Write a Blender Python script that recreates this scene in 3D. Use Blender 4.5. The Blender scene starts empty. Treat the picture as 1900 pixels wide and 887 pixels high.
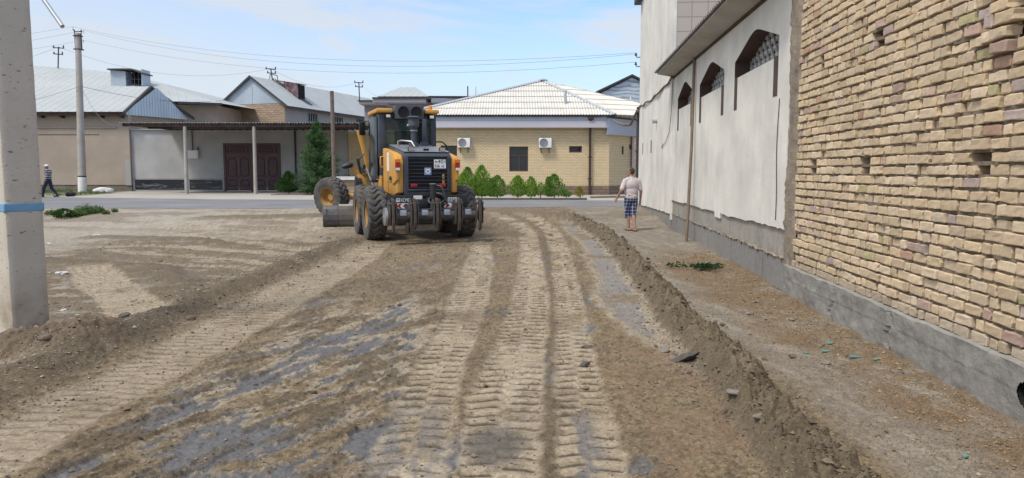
import bpy, bmesh, math, random
import numpy as np
from mathutils import Vector, Matrix
rad = math.radians
random.seed(7)
S = bpy.context.scene
COL = S.collection

# ---------------------------------------------------------------- camera
CAM_H, PITCH, FPX = 1.62, 5.33, 1350.0
cam_d = bpy.data.cameras.new('camera')
cam_d.sensor_width = 36
cam_d.lens = 36 * FPX / 1900
cam_d.clip_end = 5000
cam_d.clip_start = 0.05
cam = bpy.data.objects.new('camera', cam_d)
cam.location = (0, 0, CAM_H)
cam.rotation_euler = (rad(90 - PITCH), 0, 0)
COL.objects.link(cam)
S.camera = cam
cP, sP = math.cos(rad(PITCH)), math.sin(rad(PITCH))

# ---------------------------------------------------------------- world, sun, exposure
SUN_EL = 56
sv = Vector((-0.62, -0.62, 0)).normalized() * math.cos(rad(SUN_EL)) + Vector((0, 0, math.sin(rad(SUN_EL))))
W = bpy.data.worlds.new('World')
S.world = W
W.use_nodes = True
nt = W.node_tree
nt.nodes.clear()
def N(t, **k):
    n = nt.nodes.new(t)
    for a, b in k.items():
        setattr(n, a, b)
    return n
wo = N('ShaderNodeOutputWorld')
bg = N('ShaderNodeBackground')
sky = N('ShaderNodeTexSky', sky_type='NISHITA')
sky.sun_disc = False
sky.sun_elevation = rad(SUN_EL)
sky.sun_rotation = math.atan2(sv.x, sv.y)
sky.air_density = 1.0
sky.dust_density = 1.2
sky.ozone_density = 1.5
# thin cirrus: noise on the sky direction, stretched sideways
tc = N('ShaderNodeTexCoord')
mp = N('ShaderNodeMapping')
mp.inputs['Scale'].default_value = (1.3, 1.3, 5.5)
mp.inputs['Rotation'].default_value = (0.0, rad(-14), 0.0)
mp.inputs['Location'].default_value = (2.35, 0.0, 0.6)
no = N('ShaderNodeTexNoise')
no.inputs['Scale'].default_value = 2.5
no.inputs['Detail'].default_value = 9
no.inputs['Roughness'].default_value = 0.58
no.inputs['Distortion'].default_value = 0.5
ra = N('ShaderNodeValToRGB')
ra.color_ramp.elements[0].position = 0.44
ra.color_ramp.elements[0].color = (0, 0, 0, 1)
ra.color_ramp.elements[1].position = 0.64
ra.color_ramp.elements[1].color = (1, 1, 1, 1)
sep = N('ShaderNodeSeparateXYZ')
hz = N('ShaderNodeMapRange')           # thicker veil near the horizon
hz.inputs['From Min'].default_value = 0.24
hz.inputs['From Max'].default_value = 0.04
hz.inputs['To Min'].default_value = 0.0
hz.inputs['To Max'].default_value = 0.74
lf = N('ShaderNodeMapRange')           # thicker veil to the left
lf.inputs['From Min'].default_value = 0.0
lf.inputs['From Max'].default_value = -0.55
lf.inputs['To Min'].default_value = 0.0
lf.inputs['To Max'].default_value = 0.65
ad = N('ShaderNodeMath', operation='ADD')
ad2 = N('ShaderNodeMath', operation='ADD', use_clamp=True)
mx = N('ShaderNodeMix', data_type='RGBA')
mul = N('ShaderNodeMix', data_type='RGBA', blend_type='MULTIPLY')
mul.inputs['Factor'].default_value = 1.0
mul.inputs['B'].default_value = (0.82, 0.93, 1.07, 1)
L = nt.links.new
L(tc.outputs['Generated'], mp.inputs['Vector'])
L(mp.outputs['Vector'], no.inputs['Vector'])
L(no.outputs['Fac'], ra.inputs['Fac'])
L(tc.outputs['Generated'], sep.inputs['Vector'])
L(sep.outputs['Z'], hz.inputs['Value'])
L(sep.outputs['X'], lf.inputs['Value'])
L(ra.outputs['Color'], ad.inputs[0])
L(hz.outputs['Result'], ad.inputs[1])
L(ad.outputs[0], ad2.inputs[0])
L(lf.outputs['Result'], ad2.inputs[1])
sc_ = N('ShaderNodeMath', operation='MULTIPLY')
sc_.inputs[1].default_value = 0.85
L(ad2.outputs[0], sc_.inputs[0])
L(sky.outputs['Color'], mul.inputs['A'])
L(mul.outputs['Result'], mx.inputs['A'])
zen = N('ShaderNodeMapRange')          # the veil is brightened high up, above the view, as added fill
zen.inputs['From Min'].default_value = 0.35
zen.inputs['From Max'].default_value = 0.8
vm = N('ShaderNodeMix', data_type='RGBA')
vm.inputs['A'].default_value = (3.2, 3.42, 3.66, 1)
vm.inputs['B'].default_value = (8.4, 7.8, 6.9, 1)
L(sep.outputs['Z'], zen.inputs['Value'])
L(zen.outputs['Result'], vm.inputs['Factor'])
L(vm.outputs['Result'], mx.inputs['B'])
L(sc_.outputs[0], mx.inputs['Factor'])
L(mx.outputs['Result'], bg.inputs['Color'])
bg.inputs['Strength'].default_value = 0.15
L(bg.outputs['Background'], wo.inputs['Surface'])

sd = bpy.data.lights.new('sun', 'SUN')
sd.energy = 1.9
sd.angle = rad(12)
sd.color = (1.0, 0.94, 0.84)
sun = bpy.data.objects.new('sun', sd)
sun.rotation_euler = sv.to_track_quat('Z', 'Y').to_euler()
sun.location = (0, 0, 30)
COL.objects.link(sun)
S.view_settings.view_transform = 'Standard'
S.view_settings.look = 'None'
S.view_settings.gamma = 1
S.view_settings.use_curve_mapping = False
S.view_settings.exposure = 0.6

# ---------------------------------------------------------------- helpers
def at(px, py, Y):
    """the point at depth Y seen at a photograph pixel"""
    u, v = (px - 950) / FPX, (443.5 - py) / FPX
    d = Vector((u, cP + v * sP, -sP + v * cP))
    return Vector((0, 0, CAM_H)) + d * (Y / d.y)

def gz(x, y):
    """the smooth ground level"""
    t = min(1, max(0, (y - 19.5) / 6.0))
    return 0.28 * t * t * (3 - 2 * t)

def tag(o, label=None, cat=None, group=None, kind=None):
    if label: o['label'] = label
    if cat: o['category'] = cat
    if group: o['group'] = group
    if kind: o['kind'] = kind
    return o

def empty(name, loc, rz=0, label=None, cat=None, group=None):
    o = bpy.data.objects.new(name, None)
    o.location = loc
    o.rotation_euler = (0, 0, rz)
    o.empty_display_size = 0.3
    COL.objects.link(o)
    return tag(o, label, cat, group)

def copy_tree(o, parent=None):
    c = o.copy()
    COL.objects.link(c)
    if parent is not None:
        c.parent = parent
    for ch in list(o.children):
        copy_tree(ch, c)
    return c

class MB:
    """collects shapes, then links them as ONE mesh object"""
    def __init__(s):
        s.v, s.f, s.c = [], [], []
    def add(s, verts, faces, M=None, col=None):
        b = len(s.v)
        for p in verts:
            p = Vector(p)
            s.v.append(tuple(M @ p) if M is not None else tuple(p))
        for fc in faces:
            s.f.append(tuple(i + b for i in fc))
            s.c.append(col)
        return s
    def box(s, cx, cy, cz, sx, sy, sz, bev=0, M=None, rz=0, rx=0, ry=0, col=None):
        m = Matrix.Translation((cx, cy, cz))
        if rx or ry or rz:
            m = m @ Matrix.Rotation(rz, 4, 'Z') @ Matrix.Rotation(ry, 4, 'Y') @ Matrix.Rotation(rx, 4, 'X')
        if M is not None:
            m = M @ m
        bm = bmesh.new()
        bmesh.ops.create_cube(bm, size=1, matrix=Matrix.Diagonal((sx, sy, sz, 1)))
        if bev > 0:
            bmesh.ops.bevel(bm, geom=bm.edges[:], offset=min(bev, .45 * min(sx, sy, sz)), segments=2, affect='EDGES', profile=.6)
        bm.verts.index_update()
        s.add([v.co.copy() for v in bm.verts], [[v.index for v in f.verts] for f in bm.faces], m, col)
        bm.free()
        return s
    def prism(s, poly, ext, M=None, bev=0, col=None):
        """extrude a flat polygon (3D points) by vector ext"""
        bm = bmesh.new()
        e = Vector(ext)
        a = [bm.verts.new(Vector(p)) for p in poly]
        b = [bm.verts.new(Vector(p) + e) for p in poly]
        n = len(poly)
        bm.faces.new(a[::-1]); bm.faces.new(b)
        for i in range(n):
            bm.faces.new((a[i], a[(i + 1) % n], b[(i + 1) % n], b[i]))
        bmesh.ops.recalc_face_normals(bm, faces=bm.faces[:])
        if bev > 0:
            bmesh.ops.bevel(bm, geom=bm.edges[:], offset=bev, segments=2, affect='EDGES', profile=.6)
        bm.verts.index_update()
        s.add([v.co.copy() for v in bm.verts], [[v.index for v in f.verts] for f in bm.faces], M, col)
        bm.free()
        return s
    def tube(s, pts, r, n=8, cap=True, M=None, flat=None):
        pts = [Vector(p) for p in pts]
        k = len(pts)
        rr = r if isinstance(r, (list, tuple)) else [r] * k
        vs, fs = [], []
        up = Vector((0, 0, 1))
        prev = None
        for i, p in enumerate(pts):
            t = (pts[min(i + 1, k - 1)] - pts[max(i - 1, 0)]).normalized()
            a = prev if prev is not None else (up if abs(t.z) < .9 else Vector((1, 0, 0)))
            x = (a - t * a.dot(t)).normalized()
            y = t.cross(x)
            prev = x
            for j in range(n):
                g = 2 * math.pi * j / n
                vs.append(p + (x * math.cos(g) + y * math.sin(g)) * rr[i])
        for i in range(k - 1):
            for j in range(n):
                fs.append((i * n + j, i * n + (j + 1) % n, (i + 1) * n + (j + 1) % n, (i + 1) * n + j))
        if cap:
            fs.append(tuple(range(n))[::-1]); fs.append(tuple((k - 1) * n + j for j in range(n)))
        return s.add(vs, fs, M)
    def lathe(s, prof, n=32, M=None, cap=False):
        """prof: (radius, height) along local Z"""
        vs, fs = [], []
        for r, z in prof:
            for j in range(n):
                g = 2 * math.pi * j / n
                vs.append((r * math.cos(g), r * math.sin(g), z))
        k = len(prof)
        for i in range(k - 1):
            for j in range(n):
                fs.append((i * n + j, i * n + (j + 1) % n, (i + 1) * n + (j + 1) % n, (i + 1) * n + j))
        if cap:
            fs.append(tuple(range(n))[::-1]); fs.append(tuple((k - 1) * n + j for j in range(n)))
        return s.add(vs, fs, M)
    def quad(s, a, b, c, d, col=None):
        return s.add([a, b, c, d], [(0, 1, 2, 3)], None, col)
    def build(s, name, mat, parent=None, smooth=None, fixn=False):
        me = bpy.data.meshes.new(name)
        me.from_pydata(s.v, [], s.f)
        if fixn:
            bm = bmesh.new(); bm.from_mesh(me)
            bmesh.ops.recalc_face_normals(bm, faces=bm.faces[:])
            bm.to_mesh(me); bm.free()
        me.update()
        if smooth:
            me.polygons.foreach_set('use_smooth', [True] * len(me.polygons))
            me.set_sharp_from_angle(angle=rad(smooth))
        if any(c is not None for c in s.c):
            at_ = me.color_attributes.new('Col', 'FLOAT_COLOR', 'CORNER')
            arr = []
            for p, c in zip(me.polygons, s.c):
                c = c or (.5, .5, .5)
                arr += [c[0], c[1], c[2], 1.0] * p.loop_total
            at_.data.foreach_set('color', arr)
        box_uv(me)
        o = bpy.data.objects.new(name, me)
        if mat is not None:
            me.materials.append(mat)
        if parent is not None:
            o.parent = parent
        COL.objects.link(o)
        return o

def box_uv(me):
    """metre UVs: u along the horizontal of each face, v up its slope"""
    nv, nl, npoly = len(me.vertices), len(me.loops), len(me.polygons)
    if not npoly: return
    co = np.empty(nv * 3); me.vertices.foreach_get('co', co); co = co.reshape(-1, 3)
    nm = np.empty(npoly * 3); me.polygons.foreach_get('normal', nm); nm = nm.reshape(-1, 3)
    li = np.empty(nl, dtype=np.int64); me.loops.foreach_get('vertex_index', li)
    lt = np.empty(npoly, dtype=np.int64); me.polygons.foreach_get('loop_total', lt)
    pn = np.repeat(nm, lt, axis=0)
    t = np.stack([-pn[:, 1], pn[:, 0], np.zeros(nl)], 1)
    l = np.linalg.norm(t, axis=1)
    flat = l < .2
    t[flat] = (1, 0, 0); l[flat] = 1
    t /= l[:, None]
    b = np.cross(pn, t)
    p = co[li]
    uv = np.stack([(p * t).sum(1), (p * b).sum(1)], 1)
    me.uv_layers.new(name='UVMap')
    me.uv_layers[0].data.foreach_set('uv', uv.ravel().astype(np.float32))

def text_mb(txt, size, ext=.002):
    """letters as a flat mesh in the XZ plane, facing -Y, origin at the bottom left"""
    cu = bpy.data.curves.new('txt', 'FONT')
    cu.body = txt; cu.size = size; cu.extrude = ext
    o = bpy.data.objects.new('txt', cu)
    COL.objects.link(o)
    dg = bpy.context.evaluated_depsgraph_get()
    me = bpy.data.meshes.new_from_object(o.evaluated_get(dg))
    bpy.data.objects.remove(o)
    m = MB()
    m.add([(v.co.x, -v.co.z, v.co.y) for v in me.vertices], [tuple(p.vertices) for p in me.polygons])
    w = max([v.co.x for v in me.vertices] + [0])
    bpy.data.meshes.remove(me)
    return m, w

# ---------------------------------------------------------------- materials
def newmat(name):
    m = bpy.data.materials.new(name)
    m.use_nodes = True
    t = m.node_tree
    return m, t, t.nodes['Principled BSDF']

def nd(t, ty, **k):
    n = t.nodes.new(ty)
    for a, b in k.items():
        if a.startswith('i_'):
            n.inputs[a[2:].replace('_', ' ')].default_value = b
        else:
            setattr(n, a, b)
    return n

def mixc(t, fac, a, b, blend='MIX'):
    n = t.nodes.new('ShaderNodeMix'); n.data_type = 'RGBA'; n.blend_type = blend
    for s_, v in (('Factor', fac), ('A', a), ('B', b)):
        if isinstance(v, bpy.types.NodeSocket): t.links.new(v, n.inputs[s_])
        elif s_ == 'Factor': n.inputs[s_].default_value = v
        else: n.inputs[s_].default_value = (*v, 1)
    return n.outputs['Result']

def ramp(t, src, p0, p1, c0=(0, 0, 0), c1=(1, 1, 1)):
    r = t.nodes.new('ShaderNodeValToRGB')
    r.color_ramp.elements[0].position = p0; r.color_ramp.elements[0].color = (*c0, 1)
    r.color_ramp.elements[1].position = p1; r.color_ramp.elements[1].color = (*c1, 1)
    t.links.new(src, r.inputs['Fac'])
    return r.outputs['Color']

def noise(t, vec, scale, detail=5, rough=.55, dist=0):
    n = t.nodes.new('ShaderNodeTexNoise')
    n.inputs['Scale'].default_value = scale; n.inputs['Detail'].default_value = detail
    n.inputs['Roughness'].default_value = rough; n.inputs['Distortion'].default_value = dist
    if vec is not None: t.links.new(vec, n.inputs['Vector'])
    return n.outputs['Fac']

def objco(t, scale=(1, 1, 1), out='Object'):
    c = t.nodes.new('ShaderNodeTexCoord')
    m = t.nodes.new('ShaderNodeMapping'); m.inputs['Scale'].default_value = scale
    t.links.new(c.outputs[out], m.inputs['Vector'])
    return m.outputs['Vector']

def setbump(t, bsdf, h, strength, dist=.01):
    b = t.nodes.new('ShaderNodeBump'); b.inputs['Strength'].default_value = strength; b.inputs['Distance'].default_value = dist
    t.links.new(h, b.inputs['Height']); t.links.new(b.outputs['Normal'], bsdf.inputs['Normal'])
    return b

def pmat(name, col, rough=.8, metal=0, var=.18, scale=2.5, dirt=None, dirt_amt=.5, bump=.15, bscale=60, bdist=.004, spec=.4, dscale=1.2, streak=None):
    m, t, b = newmat(name)
    v = objco(t)
    n1 = noise(t, v, scale, 6)
    n2 = noise(t, v, scale * 9, 4)
    lo = tuple(c * (1 - var) for c in col); hi = tuple(min(1, c * (1 + var)) for c in col)
    c = mixc(t, ramp(t, n1, .3, .7), lo, hi)
    c = mixc(t, ramp(t, n2, .35, .75, (0, 0, 0), (.25, .25, .25)), c, lo)
    if dirt:
        n3 = noise(t, v, dscale, 8, .65)
        c = mixc(t, ramp(t, n3, .45, .72, (0, 0, 0), (dirt_amt,) * 3), c, dirt)
    if streak:
        n4 = noise(t, objco(t, (2.2, 2.2, .4)), 1.5, 7, .65)
        c = mixc(t, ramp(t, n4, .50, .78, (0, 0, 0), (.45, .45, .45)), c, streak)
    t.links.new(c, b.inputs['Base Color'])
    b.inputs['Roughness'].default_value = rough; b.inputs['Metallic'].default_value = metal
    b.inputs['Specular IOR Level'].default_value = spec
    if bump: setbump(t, b, noise(t, v, bscale, 5, .6), bump, bdist)
    return m

def brickmat(name, c1, c2, mortar, w=.25, h=.078, ms=.008, var=.25, bump=.5, offset=.5):
    m, t, b = newmat(name)
    v = objco(t, (1, 1, 1), 'UV')
    br = nd(t, 'ShaderNodeTexBrick', offset=offset)
    br.inputs['Color1'].default_value = (*c1, 1); br.inputs['Color2'].default_value = (*c2, 1)
    br.inputs['Mortar'].default_value = (*mortar, 1)
    br.inputs['Scale'].default_value = 1; br.inputs['Mortar Size'].default_value = ms
    br.inputs['Brick Width'].default_value = w; br.inputs['Row Height'].default_value = h
    br.inputs['Bias'].default_value = 0; br.inputs['Mortar Smooth'].default_value = .2
    t.links.new(v, br.inputs['Vector'])
    n1 = noise(t, objco(t), .5, 6, .6)
    c = mixc(t, ramp(t, n1, .35, .7, (0, 0, 0), (var,) * 3), br.outputs['Color'], tuple(x * .6 for x in c1))
    t.links.new(c, b.inputs['Base Color'])
    b.inputs['Roughness'].default_value = .9
    inv = nd(t, 'ShaderNodeMath', operation='SUBTRACT'); inv.inputs[0].default_value = 1
    t.links.new(br.outputs['Fac'], inv.inputs[1])
    setbump(t, b, inv.outputs[0], bump, .012)
    return m

def glassmat(name, col=(.01, .012, .014), rough=.06, trans=0.0):
    m, t, b = newmat(name)
    b.inputs['Base Color'].default_value = (*col, 1)
    b.inputs['Roughness'].default_value = rough
    b.inputs['IOR'].default_value = 1.5
    b.inputs['Transmission Weight'].default_value = trans
    if not trans:
        setbump(t, b, noise(t, objco(t), 1.5, 3), .08, .02)
    return m

def leafmat(name, a, b_, c_):
    m, t, b = newmat(name)
    g = t.nodes.new('ShaderNodeNewGeometry')
    r = t.nodes.new('ShaderNodeValToRGB')
    r.color_ramp.elements[0].color = (*a, 1); r.color_ramp.elements[1].color = (*c_, 1)
    e = r.color_ramp.elements.new(.55); e.color = (*b_, 1)
    t.links.new(g.outputs['Random Per Island'], r.inputs['Fac'])
    n = noise(t, objco(t), 3, 4)
    col = mixc(t, ramp(t, n, .35, .7, (0, 0, 0), (.5, .5, .5)), r.outputs['Color'], tuple(x * .55 for x in a))
    t.links.new(col, b.inputs['Base Color'])
    b.inputs['Roughness'].default_value = .6
    b.inputs['Specular IOR Level'].default_value = .12
    tr = t.nodes.new('ShaderNodeBsdfTranslucent')
    t.links.new(col, tr.inputs['Color'])
    ms = t.nodes.new('ShaderNodeMixShader'); ms.inputs[0].default_value = .40
    t.links.new(b.outputs[0], ms.inputs[1]); t.links.new(tr.outputs[0], ms.inputs[2])
    t.links.new(ms.outputs[0], t.nodes['Material Output'].inputs['Surface'])
    return m

def attrmat(name, rough=.9, var=.2, nscale=25, bump=.4, bscale=90, bdist=.004):
    m, t, b = newmat(name)
    a = t.nodes.new('ShaderNodeVertexColor'); a.layer_name = 'Col'
    v = objco(t)
    n = noise(t, v, nscale, 6, .65)
    c = mixc(t, ramp(t, n, .3, .72), tuple([1 - var] * 3), tuple([1 + var] * 3))
    c = mixc(t, 1.0, a.outputs['Color'], c, 'MULTIPLY')
    t.links.new(c, b.inputs['Base Color'])
    b.inputs['Roughness'].default_value = rough
    b.inputs['Specular IOR Level'].default_value = .25
    setbump(t, b, noise(t, v, bscale, 6, .65), bump, bdist)
    return m

def ground_mat():
    m, t, b = newmat('graded soil')
    a = t.nodes.new('ShaderNodeVertexColor'); a.layer_name = 'Col'
    w = t.nodes.new('ShaderNodeAttribute'); w.attribute_name = 'wet'
    v = objco(t)
    n1 = noise(t, v, 38, 8, .7)
    n2 = noise(t, v, 7, 6, .6)
    n3 = noise(t, v, 160, 3, .6)
    c = mixc(t, ramp(t, n1, .28, .74), (.58, .57, .55), (1.40, 1.40, 1.41))
    c2 = mixc(t, ramp(t, n2, .3, .72), (.84, .84, .83), (1.15, 1.15, 1.15))
    c = mixc(t, 1.0, c, c2, 'MULTIPLY')
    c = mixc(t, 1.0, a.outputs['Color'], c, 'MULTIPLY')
    c = mixc(t, 1.0, c, mixc(t, ramp(t, n3, .30, .70), (.74, .735, .73), (1.26, 1.265, 1.27)), 'MULTIPLY')
    # scattered pale grit
    vo = t.nodes.new('ShaderNodeTexVoronoi'); vo.inputs['Scale'].default_value = 46; vo.inputs['Randomness'].default_value = 1
    t.links.new(v, vo.inputs['Vector'])
    gr = ramp(t, vo.outputs['Distance'], .10, .17, (1, 1, 1), (0, 0, 0))
    gg = nd(t, 'ShaderNodeMath', operation='MULTIPLY'); t.links.new(gr, gg.inputs[0])
    t.links.new(ramp(t, noise(t, v, 3.1, 4), .5, .62, (0, 0, 0), (.6, .6, .6)), gg.inputs[1])
    c = mixc(t, gg.outputs[0], c, (.42, .37, .30))
    t.links.new(c, b.inputs['Base Color'])
    mr = t.nodes.new('ShaderNodeMapRange'); mr.inputs['To Min'].default_value = .95; mr.inputs['To Max'].default_value = .52
    t.links.new(w.outputs['Fac'], mr.inputs['Value'])
    t.links.new(mr.outputs['Result'], b.inputs['Roughness'])
    b.inputs['Specular IOR Level'].default_value = .35
    mxx = nd(t, 'ShaderNodeMath', operation='ADD'); t.links.new(n1, mxx.inputs[0])
    m3 = nd(t, 'ShaderNodeMath', operation='MULTIPLY'); t.links.new(n3, m3.inputs[0]); m3.inputs[1].default_value = .35
    t.links.new(m3.outputs[0], mxx.inputs[1])
    bp = setbump(t, b, mxx.outputs[0], .7, .018)
    iv = nd(t, 'ShaderNodeMapRange'); iv.inputs['To Min'].default_value = .75; iv.inputs['To Max'].default_value = .15
    t.links.new(w.outputs['Fac'], iv.inputs['Value']); t.links.new(iv.outputs['Result'], bp.inputs['Strength'])
    return m

M = {}
M['concrete'] = pmat('pole concrete', (.36, .335, .295), .9, var=.12, dirt=(.22, .20, .17), dirt_amt=.4, bump=.35, bscale=40, bdist=.006)
M['concrete_dark'] = pmat('plinth concrete', (.265, .252, .23), .92, var=.2, scale=7, dirt=(.165, .155, .14), dirt_amt=.7, bump=.8, bscale=22, bdist=.014, dscale=3)
M['blue_paint'] = pmat('blue paint', (.16, .33, .48), .7, var=.2, dirt=(.35, .33, .30), dirt_amt=.3)
M['white_paint'] = pmat('white paint', (.72, .71, .68), .7, var=.08, dirt=(.4, .37, .32), dirt_amt=.5)
M['plaster_white'] = pmat('white plaster', (.70, .68, .625), .92, var=.10, scale=1.1, dirt=(.46, .45, .42), dirt_amt=.7, bump=.5, bscale=22, bdist=.008, dscale=.8, streak=(.44, .43, .40))
M['plaster_beige'] = pmat('beige plaster', (.36, .295, .235), .92, var=.12, scale=.7, dirt=(.28, .235, .19), dirt_amt=.5, bump=.3, bscale=8, dscale=.4)
M['plaster_grey'] = pmat('grey plaster', (.40, .395, .385), .9, var=.14, scale=.8, dirt=(.31, .305, .295), dirt_amt=.5, bump=.2, bscale=8, dscale=.35)
M['plaster_house'] = pmat('pale grey render', (.33, .315, .305), .9, var=.08, scale=.4, bump=.1, bscale=8)
M['mauve_render'] = pmat('mauve grey render', (.27, .26, .28), .9, var=.06, scale=.4, bump=.1, bscale=8)
M['mauve_trim'] = pmat('pale eave trim', (.46, .44, .47), .8, var=.06, scale=.4, bump=.05)
M['plinth_mud'] = pmat('mud plinth', (.17, .145, .115), .95, var=.3, scale=1.5, bump=.4, bscale=8)
M['mortar'] = pmat('mortar', (.215, .175, .13), .95, var=.3, scale=8, bump=.8, bscale=40, bdist=.012)
M['mortar_smear'] = pmat('smeared mortar', (.27, .225, .175), .95, var=.25, scale=4, dirt=(.16, .135, .11), dirt_amt=.7, bump=.9, bscale=24, bdist=.02)
M['brown_paint'] = pmat('brown jamb paint', (.075, .045, .038), .75, var=.2)
M['wood_dark'] = pmat('dark wood', (.06, .04, .032), .85, var=.3)
M['wood_grey'] = pmat('weathered wood', (.17, .125, .10), .9, var=.3, scale=6, bump=.4, bscale=30)
M['gate'] = pmat('maroon gate paint', (.090, .045, .044), .45, var=.15, bump=.05)
M['gate_mould'] = pmat('gate moulding', (.055, .026, .028), .45, var=.15, bump=.05)
M['metal_roof'] = pmat('galvanised roof', (.37, .395, .39), .65, metal=.05, var=.07, scale=.5, bump=.05)
M['metal_blue'] = pmat('blue grey cladding', (.50, .60, .68), .6, metal=.15, var=.14, scale=.5, streak=(.48, .56, .62))
M['metal_bluegrey'] = pmat('grey cladding', (.38, .43, .48), .6, metal=.15, var=.12, scale=.5, streak=(.32, .36, .40))
M['metal_dark'] = pmat('dark metal edge', (.045, .042, .05), .6, var=.2)
M['slate'] = pmat('fibre cement sheet', (.60, .58, .52), .9, var=.09, scale=.8, dirt=(.46, .43, .37), dirt_amt=.5, bump=.1)
M['ridge'] = pmat('ridge cap metal', (.40, .43, .46), .5, metal=.3, var=.1)
M['fascia'] = pmat('pale blue fascia', (.42, .47, .55), .6, var=.06)
M['soffit'] = pmat('soffit board', (.44, .43, .40), .9, var=.12, scale=2, dirt=(.28, .26, .23), dirt_amt=.5)
M['roof_rust'] = pmat('old roof sheet', (.22, .21, .20), .8, var=.25, scale=3)
M['black'] = pmat('black void', (.010, .010, .011), .9, var=.1, bump=0)
M['glass'] = glassmat('window glass', (.015, .02, .024))
M['cab_glass'] = glassmat('tinted cab glass', (.012, .02, .022), .05)
M['yellow'] = pmat('machine yellow', (.58, .29, .045), .5, var=.12, scale=2, dirt=(.38, .27, .14), dirt_amt=.7, bump=.03, dscale=2.2)
M['yellow_dirty'] = pmat('dusty yellow rim', (.42, .23, .06), .7, var=.2, scale=5, dirt=(.26, .20, .13), dirt_amt=.8, bump=.1, dscale=5)
M['charcoal'] = pmat('charcoal machine paint', (.050, .058, .076), .40, var=.15, scale=2, dirt=(.13, .125, .12), dirt_amt=.35, bump=.03, dscale=2.0)
M['charcoal_dusty'] = pmat('dusty hood top', (.16, .17, .19), .5, var=.15, scale=2, dirt=(.34, .33, .31), dirt_amt=.75, bump=.03)
M['machine_black'] = pmat('machine black', (.018, .019, .023), .5, var=.25, scale=4, dirt=(.07, .065, .06), dirt_amt=.4, bump=.05)
M['grey_plastic'] = pmat('grey plastic', (.055, .063, .080), .6, var=.1, scale=3, dirt=(.14, .14, .14), dirt_amt=.3, bump=.05)
M['rubber'] = pmat('dusty rubber', (.066, .063, .060), .85, var=.25, scale=5, dirt=(.17, .15, .125), dirt_amt=.65, bump=.2, bscale=60, dscale=3)
M['steel'] = pmat('worn steel', (.095, .092, .094), .5, metal=.5, var=.3, scale=5, dirt=(.17, .13, .10), dirt_amt=.6, bump=.15, dscale=4)
M['steel_bright'] = pmat('bright steel', (.38, .37, .37), .35, metal=.7, var=.2, scale=5)
M['rust'] = pmat('rusty steel', (.072, .053, .042), .85, var=.35, scale=8, dirt=(.09, .06, .045), dirt_amt=.6, bump=.3)
M['blade_steel'] = pmat('blade steel', (.115, .10, .085), .75, metal=.15, var=.3, scale=3, dirt=(.20, .165, .13), dirt_amt=.5, bump=.2, streak=(.10, .08, .07))
M['red'] = pmat('red lens', (.36, .02, .02), .3, var=.1, bump=0)
M['orange'] = pmat('orange lens', (.62, .20, .02), .3, var=.1, bump=0)
M['fan_grey'] = pmat('fan grey', (.20, .20, .205), .6, var=.3, scale=9, bump=0)
M['white'] = pmat('white enamel', (.72, .73, .73), .5, var=.05, bump=0)
M['lens'] = pmat('lamp lens', (.34, .33, .27), .25, var=.1, bump=0)
M['plate_ink'] = pmat('black lettering', (.015, .015, .018), .6, var=.05, bump=0)
M['emblem_blue'] = pmat('emblem blue', (.19, .26, .42), .5, var=.05, bump=0)
M['cloth_black'] = pmat('black bag', (.018, .018, .02), .7, var=.2)
M['sack'] = pmat('white woven sack', (.58, .57, .55), .85, var=.15, scale=5, bump=.4, bscale=20, bdist=.02)
M['pipe_brown'] = pmat('brown steel pipe', (.20, .145, .105), .75, var=.2, scale=5)
M['cable'] = pmat('cable', (.05, .05, .055), .8, var=.1, bump=0)
M['cable_brown'] = pmat('brown hose', (.16, .115, .09), .8, var=.2)
M['turq'] = pmat('turquoise shard', (.13, .27, .26), .5, var=.2)
M['stone'] = pmat('grey stone', (.20, .178, .148), .92, var=.3, scale=9, bump=.5, bscale=40)
M['stone_dark'] = pmat('asphalt lump', (.10, .088, .075), .9, var=.35, scale=12, bump=.8, bscale=45, bdist=.01)
M['clod'] = pmat('soil clod', (.155, .118, .083), .97, var=.35, scale=9, bump=.8, bscale=45, bdist=.01)
M['litter'] = pmat('pale litter', (.50, .50, .50), .6, var=.1, scale=9)
M['bark'] = pmat('bark', (.10, .075, .055), .95, var=.3, scale=8, bump=.6, bscale=30)
M['leaf_pine'] = leafmat('pine needles', (.050, .105, .045), (.095, .18, .070), (.17, .28, .11))
M['leaf_thuja'] = leafmat('thuja sprays', (.15, .27, .04), (.24, .41, .06), (.36, .54, .10))
M['leaf_thuja_dark'] = leafmat('dark thuja sprays', (.11, .21, .04), (.17, .32, .055), (.27, .44, .09))
M['leaf_shrub'] = leafmat('shrub leaves', (.025, .065, .018), (.05, .12, .028), (.11, .19, .05))
M['leaf_weed'] = leafmat('weed leaves', (.07, .13, .035), (.13, .20, .07), (.21, .28, .11))
M['leaf_yellow'] = leafmat('yellowing leaves', (.20, .20, .03), (.33, .30, .05), (.40, .36, .08))
M['brick_house'] = brickmat('yellow facing brick', (.70, .555, .34), (.61, .475, .285), (.40, .315, .195), w=.25, h=.088, ms=.012, var=.16)
M['brick_plinth'] = brickmat('brown block plinth', (.24, .17, .11), (.17, .125, .09), (.10, .08, .065), w=.42, h=.2, ms=.018, var=.3)
M['brick_tan'] = brickmat('tan brick', (.43, .31, .215), (.31, .22, .15), (.24, .185, .135), w=.52, h=.20, ms=.03, var=.35)
M['brick_pale'] = brickmat('pale brick', (.46, .37, .26), (.36, .28, .19), (.19, .15, .12), w=.27, h=.11, ms=.022, var=.25)
M['tile_pink'] = brickmat('pinkish facing tile', (.42, .37, .33), (.40, .35, .31), (.27, .225, .19), w=.42, h=.38, ms=.012, var=.1, offset=0)
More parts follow.
